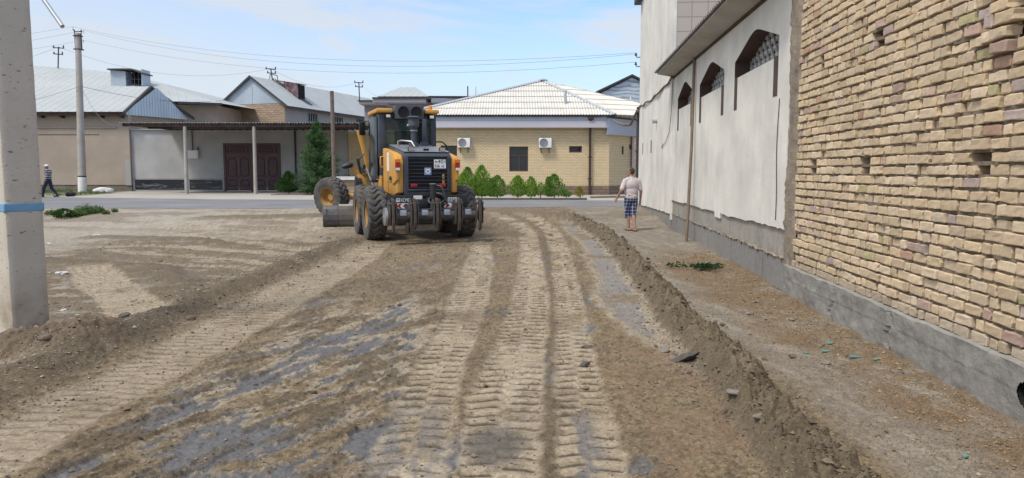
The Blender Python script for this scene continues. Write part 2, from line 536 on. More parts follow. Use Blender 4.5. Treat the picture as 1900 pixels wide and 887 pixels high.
M['block'] = brickmat('foundation blocks', (.30, .29, .275), (.26, .25, .24), (.14, .13, .12), w=2.05, h=.46, ms=.014, var=.55, bump=.9, offset=.35)
def block_courses():
    m = M['block']; t = m.node_tree; b = t.nodes['Principled BSDF']
    src = b.inputs['Base Color'].links[0].from_socket
    c = t.nodes.new('ShaderNodeTexCoord'); sp = t.nodes.new('ShaderNodeSeparateXYZ'); t.links.new(c.outputs['Object'], sp.inputs['Vector'])
    mr = t.nodes.new('ShaderNodeMapRange'); mr.inputs['From Min'].default_value = .44; mr.inputs['From Max'].default_value = .50; t.links.new(sp.outputs['Z'], mr.inputs['Value'])
    n = ramp(t, noise(t, c.outputs['Object'], 2.2, 7, .65), .25, .6)
    mm = nd(t, 'ShaderNodeMath', operation='MULTIPLY'); t.links.new(mr.outputs['Result'], mm.inputs[0]); t.links.new(n, mm.inputs[1])
    col = mixc(t, mm.outputs[0], src, (.40, .37, .32))
    col = mixc(t, ramp(t, noise(t, c.outputs['Object'], 14, 8, .7), .35, .7), mixc(t, 1.0, col, (.70, .70, .70), 'MULTIPLY'), col)
    t.links.new(col, b.inputs['Base Color'])
block_courses()
M['brick_near'] = attrmat('sand brick', .92, .13, 24, .6, 60, .006)
M['asphalt'] = pmat('asphalt road', (.165, .165, .172), .85, var=.10, scale=.5, dirt=(.25, .24, .22), dirt_amt=.5, bump=.3, bscale=40, dscale=.25)
M['apron'] = pmat('concrete apron', (.37, .345, .30), .9, var=.10, scale=.6, dirt=(.29, .27, .24), dirt_amt=.5, bump=.15, dscale=.4)
M['kerb'] = pmat('dark kerb', (.09, .085, .085), .9, var=.2)
M['soil_bed'] = pmat('planting soil', (.16, .125, .09), .97, var=.25, scale=4, bump=.6, bscale=12, bdist=.03)
M['lattice'] = pmat('pale lattice', (.44, .44, .43), .8, var=.12, scale=6)
M['skin'] = pmat('skin', (.36, .19, .13), .55, var=.08, bump=0)
M['hair'] = pmat('greying hair', (.045, .038, .036), .8, var=.3, scale=30)
def marble():
    m, t, b = newmat('black marble')
    v = objco(t, (1, 1, 2.2))
    mp_ = t.nodes.new('ShaderNodeMapping'); mp_.inputs['Rotation'].default_value = (0, rad(40), 0)
    t.links.new(v, mp_.inputs['Vector'])
    mp_.inputs['Scale'].default_value = (.35, 1, 2.6)
    nz = noise(t, mp_.outputs['Vector'], 1.1, 6, .6, .6)
    sb = nd(t, 'ShaderNodeMath', operation='SUBTRACT'); t.links.new(nz, sb.inputs[0]); sb.inputs[1].default_value = .56
    ab = nd(t, 'ShaderNodeMath', operation='ABSOLUTE'); t.links.new(sb.outputs[0], ab.inputs[0])
    c = mixc(t, ramp(t, ab.outputs[0], .0, .022, (.55, .55, .55), (0, 0, 0)), (.014, .015, .019), (.40, .41, .43))
    t.links.new(c, b.inputs['Base Color']); b.inputs['Roughness'].default_value = .2
    return m
M['marble'] = marble()
def plaid():
    m, t, b = newmat('blue plaid cloth')
    c = t.nodes.new('ShaderNodeTexCoord'); s_ = t.nodes.new('ShaderNodeSeparateXYZ'); t.links.new(c.outputs['Object'], s_.inputs['Vector'])
    fs = []
    for ax, fr in (('X', 12.5), ('Z', 11.0)):
        a = nd(t, 'ShaderNodeMath', operation='MULTIPLY'); a.inputs[1].default_value = fr; t.links.new(s_.outputs[ax], a.inputs[0])
        f = nd(t, 'ShaderNodeMath', operation='FRACT'); t.links.new(a.outputs[0], f.inputs[0])
        g = nd(t, 'ShaderNodeMath', operation='LESS_THAN'); g.inputs[1].default_value = .24; t.links.new(f.outputs[0], g.inputs[0])
        fs.append(g.outputs[0])
    ad_ = nd(t, 'ShaderNodeMath', operation='ADD'); t.links.new(fs[0], ad_.inputs[0]); t.links.new(fs[1], ad_.inputs[1])
    hf = nd(t, 'ShaderNodeMath', operation='MULTIPLY'); hf.inputs[1].default_value = .5; t.links.new(ad_.outputs[0], hf.inputs[0])
    col = mixc(t, hf.outputs[0], (.018, .026, .085), (.38, .42, .55))
    t.links.new(col, b.inputs['Base Color']); b.inputs['Roughness'].default_value = .9
    return m
M['plaid'] = plaid()
def striped():
    m, t, b = newmat('striped knit')
    c = t.nodes.new('ShaderNodeTexCoord'); s_ = t.nodes.new('ShaderNodeSeparateXYZ'); t.links.new(c.outputs['Object'], s_.inputs['Vector'])
    a = nd(t, 'ShaderNodeMath', operation='MULTIPLY'); a.inputs[1].default_value = 11.5; t.links.new(s_.outputs['Z'], a.inputs[0])
    f = nd(t, 'ShaderNodeMath', operation='FRACT'); t.links.new(a.outputs[0], f.inputs[0])
    g = nd(t, 'ShaderNodeMath', operation='LESS_THAN'); g.inputs[1].default_value = .40; t.links.new(f.outputs[0], g.inputs[0])
    col = mixc(t, g.outputs[0], (.022, .020, .040), (.42, .38, .40))
    t.links.new(col, b.inputs['Base Color']); b.inputs['Roughness'].default_value = .9
    return m
M['striped'] = striped()
M['tshirt'] = pmat('pale pink t-shirt', (.52, .45, .455), .9, var=.08, scale=5, bump=.5, bscale=14, bdist=.02)
M['trousers'] = pmat('dark blue trousers', (.022, .030, .052), .9, var=.2, scale=8)
M['cap'] = pmat('white cap cloth', (.70, .69, .67), .9, var=.05)
M['sandal'] = pmat('brown sandal', (.06, .04, .03), .8, var=.2)
M['ground'] = ground_mat()
M['scatter'] = attrmat('grit', .95, .25, 30, .5, 70, .004)

# ---------------------------------------------------------------- ground: one height field to the horizon
def vnoise(x, y, seed=0):
    xi = np.floor(x).astype(np.int64); yi = np.floor(y).astype(np.int64)
    xf = x - xi; yf = y - yi
    u = xf * xf * xf * (xf * (xf * 6 - 15) + 10); v = yf * yf * yf * (yf * (yf * 6 - 15) + 10)
    def h(a, b):
        n = (a * 374761393 + b * 668265263 + seed * 974711) & 0xFFFFFFFF
        n = ((n ^ (n >> 13)) * 1274126177) & 0xFFFFFFFF
        n = (n ^ (n >> 16)) & 0xFFFF
        return n / 65535.0
    a = h(xi, yi); b = h(xi + 1, yi); c = h(xi, yi + 1); d = h(xi + 1, yi + 1)
    return (a * (1 - u) + b * u) * (1 - v) + (c * (1 - u) + d * u) * v
def fbm(x, y, f, o=4, seed=0, g=.5):
    s = 0; a = 1; t = 0
    for i in range(o):
        s = s + a * vnoise(x * f, y * f, seed + i * 17); t += a; a *= g; f *= 2.03
    return s / t
def ss(a, b, x):
    t = np.clip((x - a) / (b - a), 0, 1); return t * t * (3 - 2 * t)
def seg_dist(x, y, pts):
    """distance to a polyline and length along it"""
    best = np.full(x.shape, 1e9); arc = np.zeros(x.shape); L0 = 0; side = np.zeros(x.shape)
    for (ax, ay), (bx, by) in zip(pts[:-1], pts[1:]):
        dx, dy = bx - ax, by - ay; l = math.hypot(dx, dy)
        t = np.clip(((x - ax) * dx + (y - ay) * dy) / (l * l), 0, 1)
        d = np.hypot(x - ax - t * dx, y - ay - t * dy)
        s_ = ((x - ax) * dy - (y - ay) * dx) / l
        k = d < best
        best = np.where(k, d, best); arc = np.where(k, L0 + t * l, arc); side = np.where(k, s_, side); L0 += l
    return best, arc, side

def ground_fields(x, y):
    base = .28 * ss(19.5, 25.5, y)
    det = ss(27, 22, y) * ss(-6, 0, y) * ss(40, 25, np.abs(x))
    wx = x + (fbm(x, y, 1.7, 3, 5) - .5) * .16
    wob = (fbm(x, y, 6, 3, 91) - .5) * .07
    nA = fbm(x, y, .45, 4, 1); nB = fbm(x, y, 1.6, 5, 2); nC = fbm(x, y, 7, 4, 3, .6); nD = fbm(x, y, 22, 3, 4, .6)
    st = fbm(x * 3.2, y * .55, 1.2, 5, 8, .6)          # streaks drawn out along the lane
    st2 = fbm(x * 5.5 + y * .9, y * .8, 1.5, 4, 18, .6)
    soil = np.array((.196, .146, .085)); soil_d = np.array((.122, .094, .061)); sand = np.array((.345, .285, .202))
    asph = np.array((.088, .088, .092)); pale = np.array((.355, .318, .262)); grey = np.array((.215, .192, .160))
    wind = np.array((.128, .100, .066)); gravel = np.array((.170, .112, .060)); film = np.array((.335, .290, .220))
    n = x.size
    col = np.empty((n, 3)); wet = np.zeros(n)
    def lay(c, m): col[:] = col * (1 - m[:, None]) + c * m[:, None]
    col[:] = soil
    lay(soil_d, ss(.45, .75, nB) * .55)
    lay(film, ss(.56, .74, st) * .30)
    z = (nA - .5) * .06 + (nB - .5) * .035 + (nC - .5) * .018 + (nD - .5) * .010
    lane = ss(-3.9, -3.6, wx) * ss(1.6, 1.4, wx)
    nE = fbm(x, y, 48, 2, 14, .6); nF = fbm(x, y, 27, 3, 15, .6)
    lay(soil_d * .75, ss(.585, .64, nF) * .70)
    lay(film * 1.05, ss(.64, .70, nE) * .34)
    z += ss(.56, .72, nF) * .010 + ss(.6, .75, nE) * .005
    # ---- left field
    lf = ss(-3.75, -4.05, wx)
    farpale = ss(15.5, 18.5, y + (nA - .5) * 6)
    sx = fbm(x * .7, y * 2.4, 1.5, 5, 77, .62)            # crosswise scrapes
    lay(pale, lf * ss(.46, .60, .4 * nB + .6 * sx) * .38)
    lay(soil_d * 1.1, lf * ss(19, 16.5, y + (nB - .5) * 3) * ss(-10.5, -8.5, x) * .55)
    lay(soil_d, lf * ss(.53, .62, sx + (nC - .5) * .2) * .65)
    lay(np.array((.42, .385, .33)), lf * ss(.60, .68, fbm(x * .9, y * 2.0, 2.6, 4, 79, .6)) * .40)
    z += lf * (sx - .5) * .05
    lay(np.array((.335, .292, .228)), lf * farpale * .55 * ss(.30, .5, sx + .12))
    lay(np.array((.46, .42, .35)), lf * farpale * ss(.54, .66, st2) * .35)
    lay(pale * .95, lf * ss(-8.5, -10.5, x + (nB - .5) * 2) * .7)
    brn = lf * ss(19.2, 19.9, y + (nB - .5) * 1.2) * 0
    d1, a1, s1 = seg_dist(x, y, [(-10.2, 17.6), (-7.4, 17.3), (-4.6, 15.6), (-3.9, 14.9)])
    lay(soil_d, lf * ss(.55, .2, d1 + (nC - .5) * .3) * .75); z += lf * ss(.5, 0, d1) * .06
    d1, a1, s1 = seg_dist(x, y, [(-9.6, 22.6), (-5.0, 23.6), (-2.5, 22.6)])
    lay(soil_d, ss(.7, .25, d1 + (nC - .5) * .4) * .7); z += ss(.6, 0, d1) * .08
    d1, a1, s1 = seg_dist(x, y, [(-8.6, 13.2), (-6.2, 12.3), (-4.9, 10.6), (-4.0, 8.9)])
    lay(soil_d, lf * ss(.6, .2, d1 + (nC - .5) * .3) * .7); z += lf * ss(.5, 0, d1) * .05
    # ---- broken wet asphalt showing through, mostly front left
    zone = ss(-2.75, -2.35, x) * ss(-.55, -.95, x) * ss(11.5, 6.3, y) * 1.0
    zone = np.maximum(zone, ss(-2.2, -1.6, x) * ss(.1, -.4, x) * ss(4.9, 4.2, y) * .95)
    zone2 = ss(-2.4, -2.0, x) * ss(1.4, .9, x) * ss(17.5, 13, y) * .42
    al, ac = x * .42 + y * .91, x * .91 - y * .42         # along and across the turning scrape marks
    st3 = fbm(ac * 4.2, al * .85, 1.5, 5, 48, .62)
    st4 = fbm(ac * 2.0, al * .7, 1.1, 3, 49, .55)
    q = .50 * st3 + .38 * st4 + .12 * st + (nC - .5) * .24
    am = np.maximum(ss(.585, .615, q + zone * .16 - .105 + .05 * ss(5.2, 4.2, y) - .035 * ss(6, 8, y)), 0) * np.clip(zone * 1.6, 0, 1)
    am2 = ss(.60, .63, q) * np.clip(zone2 * 2, 0, 1)
    am = np.maximum(am, am2)
    lay(film * 1.1, np.clip(zone + zone2 * .8, 0, 1) * ss(.52, .58, q + zone * .14 - .07) * .62)
    lay(asph, am * .93); wet = np.maximum(wet, am * .95)
    z -= am * .018
    dk = ss(.57, .64, fbm(ac * 3.0, al * .9, 2.6, 4, 33, .62)) * np.clip(zone + .35, 0, 1) * lane
    lay(soil_d * .75, dk * .75); z += dk * .015
    # ---- tyre tracks
    def track(xl, xr, y0, y1, seed, strength=1.0, lug=.165, soft=.05):
        l = np.interp(y, [p[0] for p in xl], [p[1] for p in xl]); r = np.interp(y, [p[0] for p in xr], [p[1] for p in xr])
        c = (l + r) / 2; h = np.maximum((r - l) / 2, .05)
        m = ss(h + soft, h - soft * .6, np.abs(x + wob - c)) * ss(y0 - .4, y0, y) * ss(y1 + .8, y1 - .5, y)
        e = (x - c) / h
        tread(m, e, y, seed, strength, lug)
    def tread(m, e, s_, seed, strength, lug):
        nonlocal z
        k = ss(.22, .46, fbm(x, y, 1.1, 3, seed) + .10) * strength
        smear = ss(.56, .68, fbm(x * 1.2, y, 1.4, 4, seed + 11, .6))
        lay(sand, m * (.35 + .65 * k) * .92 * (1 - .6 * smear))
        zs_ = (nA - .5) * .06 + (nB - .5) * .02 + (nC - .5) * .006
        left = e < 0
        ae = np.abs(e)
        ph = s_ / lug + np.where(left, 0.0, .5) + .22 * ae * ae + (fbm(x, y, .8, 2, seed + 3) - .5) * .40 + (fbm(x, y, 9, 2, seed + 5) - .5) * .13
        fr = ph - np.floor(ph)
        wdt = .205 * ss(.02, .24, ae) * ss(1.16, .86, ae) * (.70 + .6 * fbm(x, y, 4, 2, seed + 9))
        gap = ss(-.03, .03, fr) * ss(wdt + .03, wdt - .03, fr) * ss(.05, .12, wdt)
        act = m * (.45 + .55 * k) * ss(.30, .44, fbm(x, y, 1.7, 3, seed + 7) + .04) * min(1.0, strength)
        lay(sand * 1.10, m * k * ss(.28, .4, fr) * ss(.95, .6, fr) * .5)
        lay(soil_d * .62, gap * act * .92)  # dark lug lines: loose moist crumbs, plus the shade of lug edges painted in
        z = z * (1 - .75 * m) + zs_ * .75 * m; z -= gap * act * .004
        z += ss(.22, .30, fr) * ss(1.0, .5, fr) * act * .012
        z -= m * .020
        lay(soil_d * 1.2, ss(.62, .68, nD) * m * .35)
    A_l = [(3.5, -.77), (5.62, -.81), (7.95, -.76), (11.9, -.82), (15.6, -.84)]; A_r = [(3.5, -.38), (5.62, -.42), (8.9, -.32), (12.6, -.33), (15.6, -.50)]
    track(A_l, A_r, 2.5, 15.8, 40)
    B1l = [(3.5, -.29), (5.07, -.31), (6.69, -.15), (8.95, 0), (14.3, .16), (19.5, .22), (21.3, 0), (22.8, -.45), (24.4, -1.15)]
    B1r = [(3.5, .10), (5.07, .21), (6.69, .30), (8.95, .45), (14.3, .56), (19.5, .64), (21.3, .46), (22.8, .08), (24.4, -.55)]
    B2l = [(3.5, .23), (5.07, .33), (6.69, .42), (9.77, .58), (14.3, .78), (19.5, .88), (21.5, .72), (23, .36), (24.4, -.15)]
    B2r = [(3.5, .61), (5.07, .67), (6.69, .73), (8.95, .87), (14.3, 1.14), (19.5, 1.30), (21.5, 1.16), (23, .86), (24.4, .42)]
    mid = ss(.0, .1, x - np.interp(y, [p[0] for p in B1r], [p[1] for p in B1r]) + .12) * ss(.0, .1, np.interp(y, [p[0] for p in B2l], [p[1] for p in B2l]) - x + .12) * ss(27, 22, y)
    lay(soil_d, mid * .6 * ss(.3, .6, nB + .1))
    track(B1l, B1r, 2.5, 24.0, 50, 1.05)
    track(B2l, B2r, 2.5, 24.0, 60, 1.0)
    Ll = [(3.5, -3.24), (5.62, -3.28), (7.66, -3.34), (10.2, -3.37), (14.3, -3.25), (16.6, -3.4)]; Lr = [(3.5, -2.72), (5.7, -2.71), (7.4, -2.63), (9.8, -2.60), (13.4, -2.55), (16.6, -2.8)]
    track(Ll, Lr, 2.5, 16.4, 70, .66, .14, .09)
    # asphalt worn bare inside the near part of the tracks
    bare = ss(.52, .6, st + (nC - .5) * .3) * ss(5.6, 4.4, y) * (ss(.22, .32, x) * ss(.58, .48, x) + .7 * ss(-.9, -.7, x) * ss(-.35, -.5, x))
    lay(asph * 1.25, np.clip(bare, 0, 1) * .75); wet = np.maximum(wet, np.clip(bare, 0, 1) * .5)
    # dark damp spot
    dsp = ss(.26, .10, np.hypot((x + .10), (y - 4.22) * .55) + (nC - .5) * .12)
    lay(np.array((.085, .075, .062)), dsp * .85); wet = np.maximum(wet, dsp * .35)
    # fan of older tracks in the left field
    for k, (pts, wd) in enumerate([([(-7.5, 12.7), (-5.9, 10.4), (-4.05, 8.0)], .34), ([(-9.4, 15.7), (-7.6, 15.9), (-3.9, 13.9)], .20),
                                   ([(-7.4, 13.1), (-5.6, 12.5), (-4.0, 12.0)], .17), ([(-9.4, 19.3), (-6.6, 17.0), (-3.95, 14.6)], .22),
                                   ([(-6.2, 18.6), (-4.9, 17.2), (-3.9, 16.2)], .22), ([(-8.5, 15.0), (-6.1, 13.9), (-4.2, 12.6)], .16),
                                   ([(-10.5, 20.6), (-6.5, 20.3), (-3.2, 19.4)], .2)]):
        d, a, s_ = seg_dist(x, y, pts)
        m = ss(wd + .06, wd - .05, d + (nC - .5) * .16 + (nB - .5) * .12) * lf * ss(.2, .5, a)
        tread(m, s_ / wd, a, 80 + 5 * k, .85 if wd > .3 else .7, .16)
    # ---- berm on the left of the lane
    bx = -3.85 + (fbm(x * 0, y, .6, 2, 21) - .5) * .25
    bd = x - bx
    bm_ = ss(.42, .08, np.abs(bd - .06) + (nC - .5) * .25) * ss(20, 16, y)
    lay(soil_d, bm_ * .8 * ss(.25, .5, nB + .12))
    z += ss(.42, 0, np.abs(bd)) * .12 * ss(19, 15, y) * (.6 + .8 * nB)
    # ---- mound at the foot of the near pole
    md = np.hypot((x + 4.18) / .95, (y - 6.55) / .72)
    mm = ss(1.05, .15, md + (nB - .5) * .4)
    lay(np.array((.135, .098, .064)), ss(.2, .45, mm) * .9); lay(film * .8, mm * ss(.6, .66, nC) * .5); z += mm * .19 + mm * (nC - .5) * .16 + mm * (nD - .5) * .05
    # ---- wet strip left of the windrow
    wl = np.interp(y, [6.3, 6.7, 7.66, 8.95, 11.9, 16.5, 22.5], [1.44, 1.34, 1.21, 1.14, 1.38, 1.62, 1.5]); wr = np.interp(y, [6.3, 7.1, 8.6, 11.9, 15.9, 21.4, 23], [1.44, 1.45, 1.55, 1.78, 1.96, 1.8, 1.6])
    e = np.minimum(x - wl, wr - x) + (nC - .5) * .22 + (nB - .5) * .3
    wm = ss(-.02, .06, e) * ss(6.4, 7.2, y) * ss(24, 20, y)
    lay(film * 1.15, ss(-.18, -.02, e) * ss(5.6, 6.6, y) * ss(24, 20, y) * .6)
    lay(np.array((.195, .180, .165)), wm * .88)
    lay(soil, wm * ss(.60, .68, nB) * .8)
    wet = np.maximum(wet, wm * .6 * (1 - ss(.60, .68, nB))); z -= wm * .012
    rs = ss(.75, .95, x) * ss(1.6, 1.4, x) * ss(8.0, 6.0, y)
    lay(np.array((.22, .15, .095)), rs * ss(.4, .6, nB) * .6)
    lay(asph * 1.4, rs * ss(.66, .72, st) * .5)
    # ---- right shoulder
    sh = ss(1.95, 2.25, wx)
    lay(grey, sh * .85)
    lay(pale * .92, sh * ss(.48, .66, st2) * .42)
    gv = ss(2.35, 2.85, x + (nB - .5) * 1.0) * ss(16.5, 12.5, y + (nA - .5) * 3)
    lay(gravel, sh * gv * .78 * ss(.30, .52, .5 * nB + .5 * nC))
    lay(soil_d, sh * ss(.58, .72, nC) * .30)
    # ---- the windrow of pushed-up earth
    wc = np.interp(y, [2, 3.84, 5.07, 6.48, 8.59, 11.94, 17.5, 20, 21.8, 23.2, 24.4], [1.62, 1.63, 1.68, 1.74, 1.86, 2.06, 2.34, 2.30, 2.05, 1.5, .5]) + (fbm(x * 0, y, .9, 3, 27) - .5) * .14
    wd = np.abs(x - wc) / np.interp(y, [3.8, 18, 25], [.235, .28, .25]) + (nC - .5) * .46 + (nB - .5) * .3
    wm = ss(1.05, .25, wd) * ss(25.2, 22.5, y)
    lay(wind, np.clip(ss(1.05, .8, wd) * ss(25.2, 22.5, y), 0, 1) * .93)
    lay(np.array((.20, .162, .108)), ss(.75, .2, wd) * ss(.48, .62, nC) * .6 * ss(25.2, 22.5, y))
    lump = fbm(x, y, 9, 4, 61, .62)
    lump2 = fbm(x, y, 19, 3, 67, .6)
    z += wm * (.165 * (.62 + .76 * fbm(x * .4, y, 1.3, 3, 71)) + (lump - .5) * .24 + (lump2 - .5) * .10 + (nB - .5) * .10)
    # soil swept up to the walls
    X_w = 3.25 + .0714 * (y - 4.6)
    ww = ss(.45, 0, X_w - x) * ss(30, 24, y)
    z += ww * .05 * nB * 1.6
    # ---- soil under and behind the machine is darker, churned
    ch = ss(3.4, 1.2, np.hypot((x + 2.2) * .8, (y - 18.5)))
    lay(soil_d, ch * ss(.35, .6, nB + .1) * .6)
    edge = ss(24.5, 27, y + (nB - .5) * 2) * ss(-3, -5, x)
    lay(pale * .92, edge * .4)
    z = base + z * det
    beyond = ss(30.2, 31.0, y)           # below the road sheet
    z = z * (1 - beyond) + (base - .05) * beyond
    lay(np.array((.26, .225, .17)), ss(34, 45, y) * .9)
    lay(soil_d * 1.15, ss(19, 21, y) * ss(27.5, 25.5, y) * ss(.44, .60, fbm(x * .6, y * 2.2, .9, 4, 95, .6)) * .55)
    return z, np.clip(col, .02, .8), np.clip(wet, 0, 1)

def make_ground():
    nu, nr = 940, 720
    inv = np.linspace(1 / 2.7, 1 / 34.0, nr)
    rows = np.concatenate([[-400, -80, -20, -8, -3, 0, 1.2, 2.0], 1 / inv, [36, 39, 43, 50, 60, 80, 120, 250, 600, 1500]])
    t = np.concatenate([[-40, -12, -5, -2.4, -1.5, -1.2], np.linspace(-1, 1, nu), [1.2, 1.5, 2.4, 5, 12, 40]])
    hw = np.clip(rows, 2.0, 60) * .78 + 2.2
    cen = np.where(rows < 34, -.06 * np.clip(rows, 0, 34), -2.0)
    X = cen[:, None] + hw[:, None] * t[None, :]
    Y = np.repeat(rows[:, None], len(t), 1)
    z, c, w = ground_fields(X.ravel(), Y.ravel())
    nR, nC_ = X.shape
    me = bpy.data.meshes.new('ground')
    me.vertices.add(nR * nC_)
    me.vertices.foreach_set('co', np.stack([X.ravel(), Y.ravel(), z], 1).ravel().astype(np.float32))
    i = np.arange(nR * nC_).reshape(nR, nC_)
    q = np.stack([i[:-1, :-1], i[:-1, 1:], i[1:, 1:], i[1:, :-1]], -1).reshape(-1, 4)
    me.loops.add(q.size); me.loops.foreach_set('vertex_index', q.ravel().astype(np.int32))
    me.polygons.add(len(q)); me.polygons.foreach_set('loop_start', (np.arange(len(q)) * 4).astype(np.int32))
    me.update(calc_edges=True)
    me.polygons.foreach_set('use_smooth', np.ones(len(q), dtype=bool))
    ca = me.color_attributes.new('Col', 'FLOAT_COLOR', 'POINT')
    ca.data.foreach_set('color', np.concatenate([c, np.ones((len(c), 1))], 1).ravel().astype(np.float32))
    wa = me.attributes.new('wet', 'FLOAT', 'POINT'); wa.data.foreach_set('value', w.astype(np.float32))
    me.materials.append(M['ground'])
    o = bpy.data.objects.new('ground', me); COL.objects.link(o)
    return tag(o, kind='structure')
make_ground()

def gzz(x, y):
    z, c, w = ground_fields(np.array([float(x)]), np.array([float(y)]))
    return float(z[0])

# road and concrete apron, as sheets on the ground
def sheet(name, outline, z, m, sub=1):
    mb = MB()
    mb.add([(p[0], p[1], z) for p in outline], [tuple(range(len(outline)))])
    o = mb.build(name, m); tag(o, kind='structure'); return o
# near edge of the road wanders with the dirt washed over it
near_edge = []
for i in range(60):
    x = -60 + i * 2.0
    y = 26.0 + .0035 * (x + 20) + .13 * max(0, x + 8) * (1 if x < 12 else 1) * .9 + .25 * math.sin(x * 1.3) * .5 + .2 * random.random()
    near_edge.append((x, min(y, 30)))
far_l = [(-60, 39.2), (-24, 37.6), (-14.5, 34.6), (0, 33.2), (10, 33.0), (58, 33.0)]
sheet('road', near_edge + far_l[::-1], .286, M['asphalt'])
sheet('pavement', [(-60, 39.2), (-24, 37.6), (-14.5, 34.6), (0, 33.2), (10, 33.0), (58, 33.0), (58, 58), (-60, 58)], .290, M['apron'])

# ---------------------------------------------------------------- building helpers
def wparent(o, root):
    """the mesh is written in world coordinates; keep it there under its thing"""
    o.parent = root
    m = Matrix.Translation(root.location) @ root.rotation_euler.to_matrix().to_4x4()
    o.matrix_parent_inverse = m.inverted()
    return o
def part(mb, name, mat, root, **k):
    return wparent(mb.build(name, mat, None, **k), root)

def corr_poly(mb, pts, pitch=.15, amp=.022, lap=None, samples=6, lip=.025, profile='sin'):
    """a corrugated sheet filling a flat convex polygon, waves running up the slope"""
    P = [Vector(p) for p in pts]
    n = (P[1] - P[0]).cross(P[2] - P[0]).normalized()
    if n.z < 0: n = -n
    u = Vector((0, 0, 1)).cross(n); u = u.normalized() if u.length > .05 else Vector((1, 0, 0))
    v = n.cross(u)
    o = P[0]
    q = [((p - o).dot(u), (p - o).dot(v)) for p in P]
    u0, u1 = min(a for a, b in q), max(a for a, b in q)
    v0, v1 = min(b for a, b in q), max(b for a, b in q)
    nu = max(2, int((u1 - u0) / pitch * samples))
    cols = []
    for i in range(nu + 1):
        uu = u0 + (u1 - u0) * (i + (1e-4 if i == 0 else -1e-4 if i == nu else 0)) / nu
        hit = []
        for (a, b), (c, d) in zip(q, q[1:] + q[:1]):
            if (a - uu) * (c - uu) <= 0 and abs(a - c) > 1e-9:
                hit.append(b + (d - b) * (uu - a) / (c - a))
        if len(hit) < 2: hit = [v0, v0]
        ph = uu / pitch
        if profile == 'sin': h = amp * math.sin(2 * math.pi * ph)
        else: h = amp if (ph % 1) < .12 else 0
        cols.append((uu, min(hit), max(hit), h))
    cuts = [v0, v1] if not lap else [v0 + k * lap for k in range(int((v1 - v0) / lap) + 2)]
    for k in range(len(cuts) - 1):
        vs = []
        for uu, a, b, h in cols:
            lo, hi = min(max(cuts[k], a), b), min(max(cuts[k + 1], a), b)
            vs.append(o + u * uu + v * lo + n * (h + (lip if lap and k else 0)))
            vs.append(o + u * uu + v * hi + n * h)
        fs = [(2 * i, 2 * i + 2, 2 * i + 3, 2 * i + 1) for i in range(nu)]
        mb.add(vs, fs)
    return mb

# ---------------------------------------------------------------- the right-hand walls (one street line)
def WX(Y): return 3.25 + .0714 * (Y - 4.6)
NRM = Vector((-1, .0714, 0)).normalized()
def Wp(Y, out, z): return Vector((WX(Y), Y, z)) + NRM * out
TNG = Vector((.0714, 1, 0)).normalized()

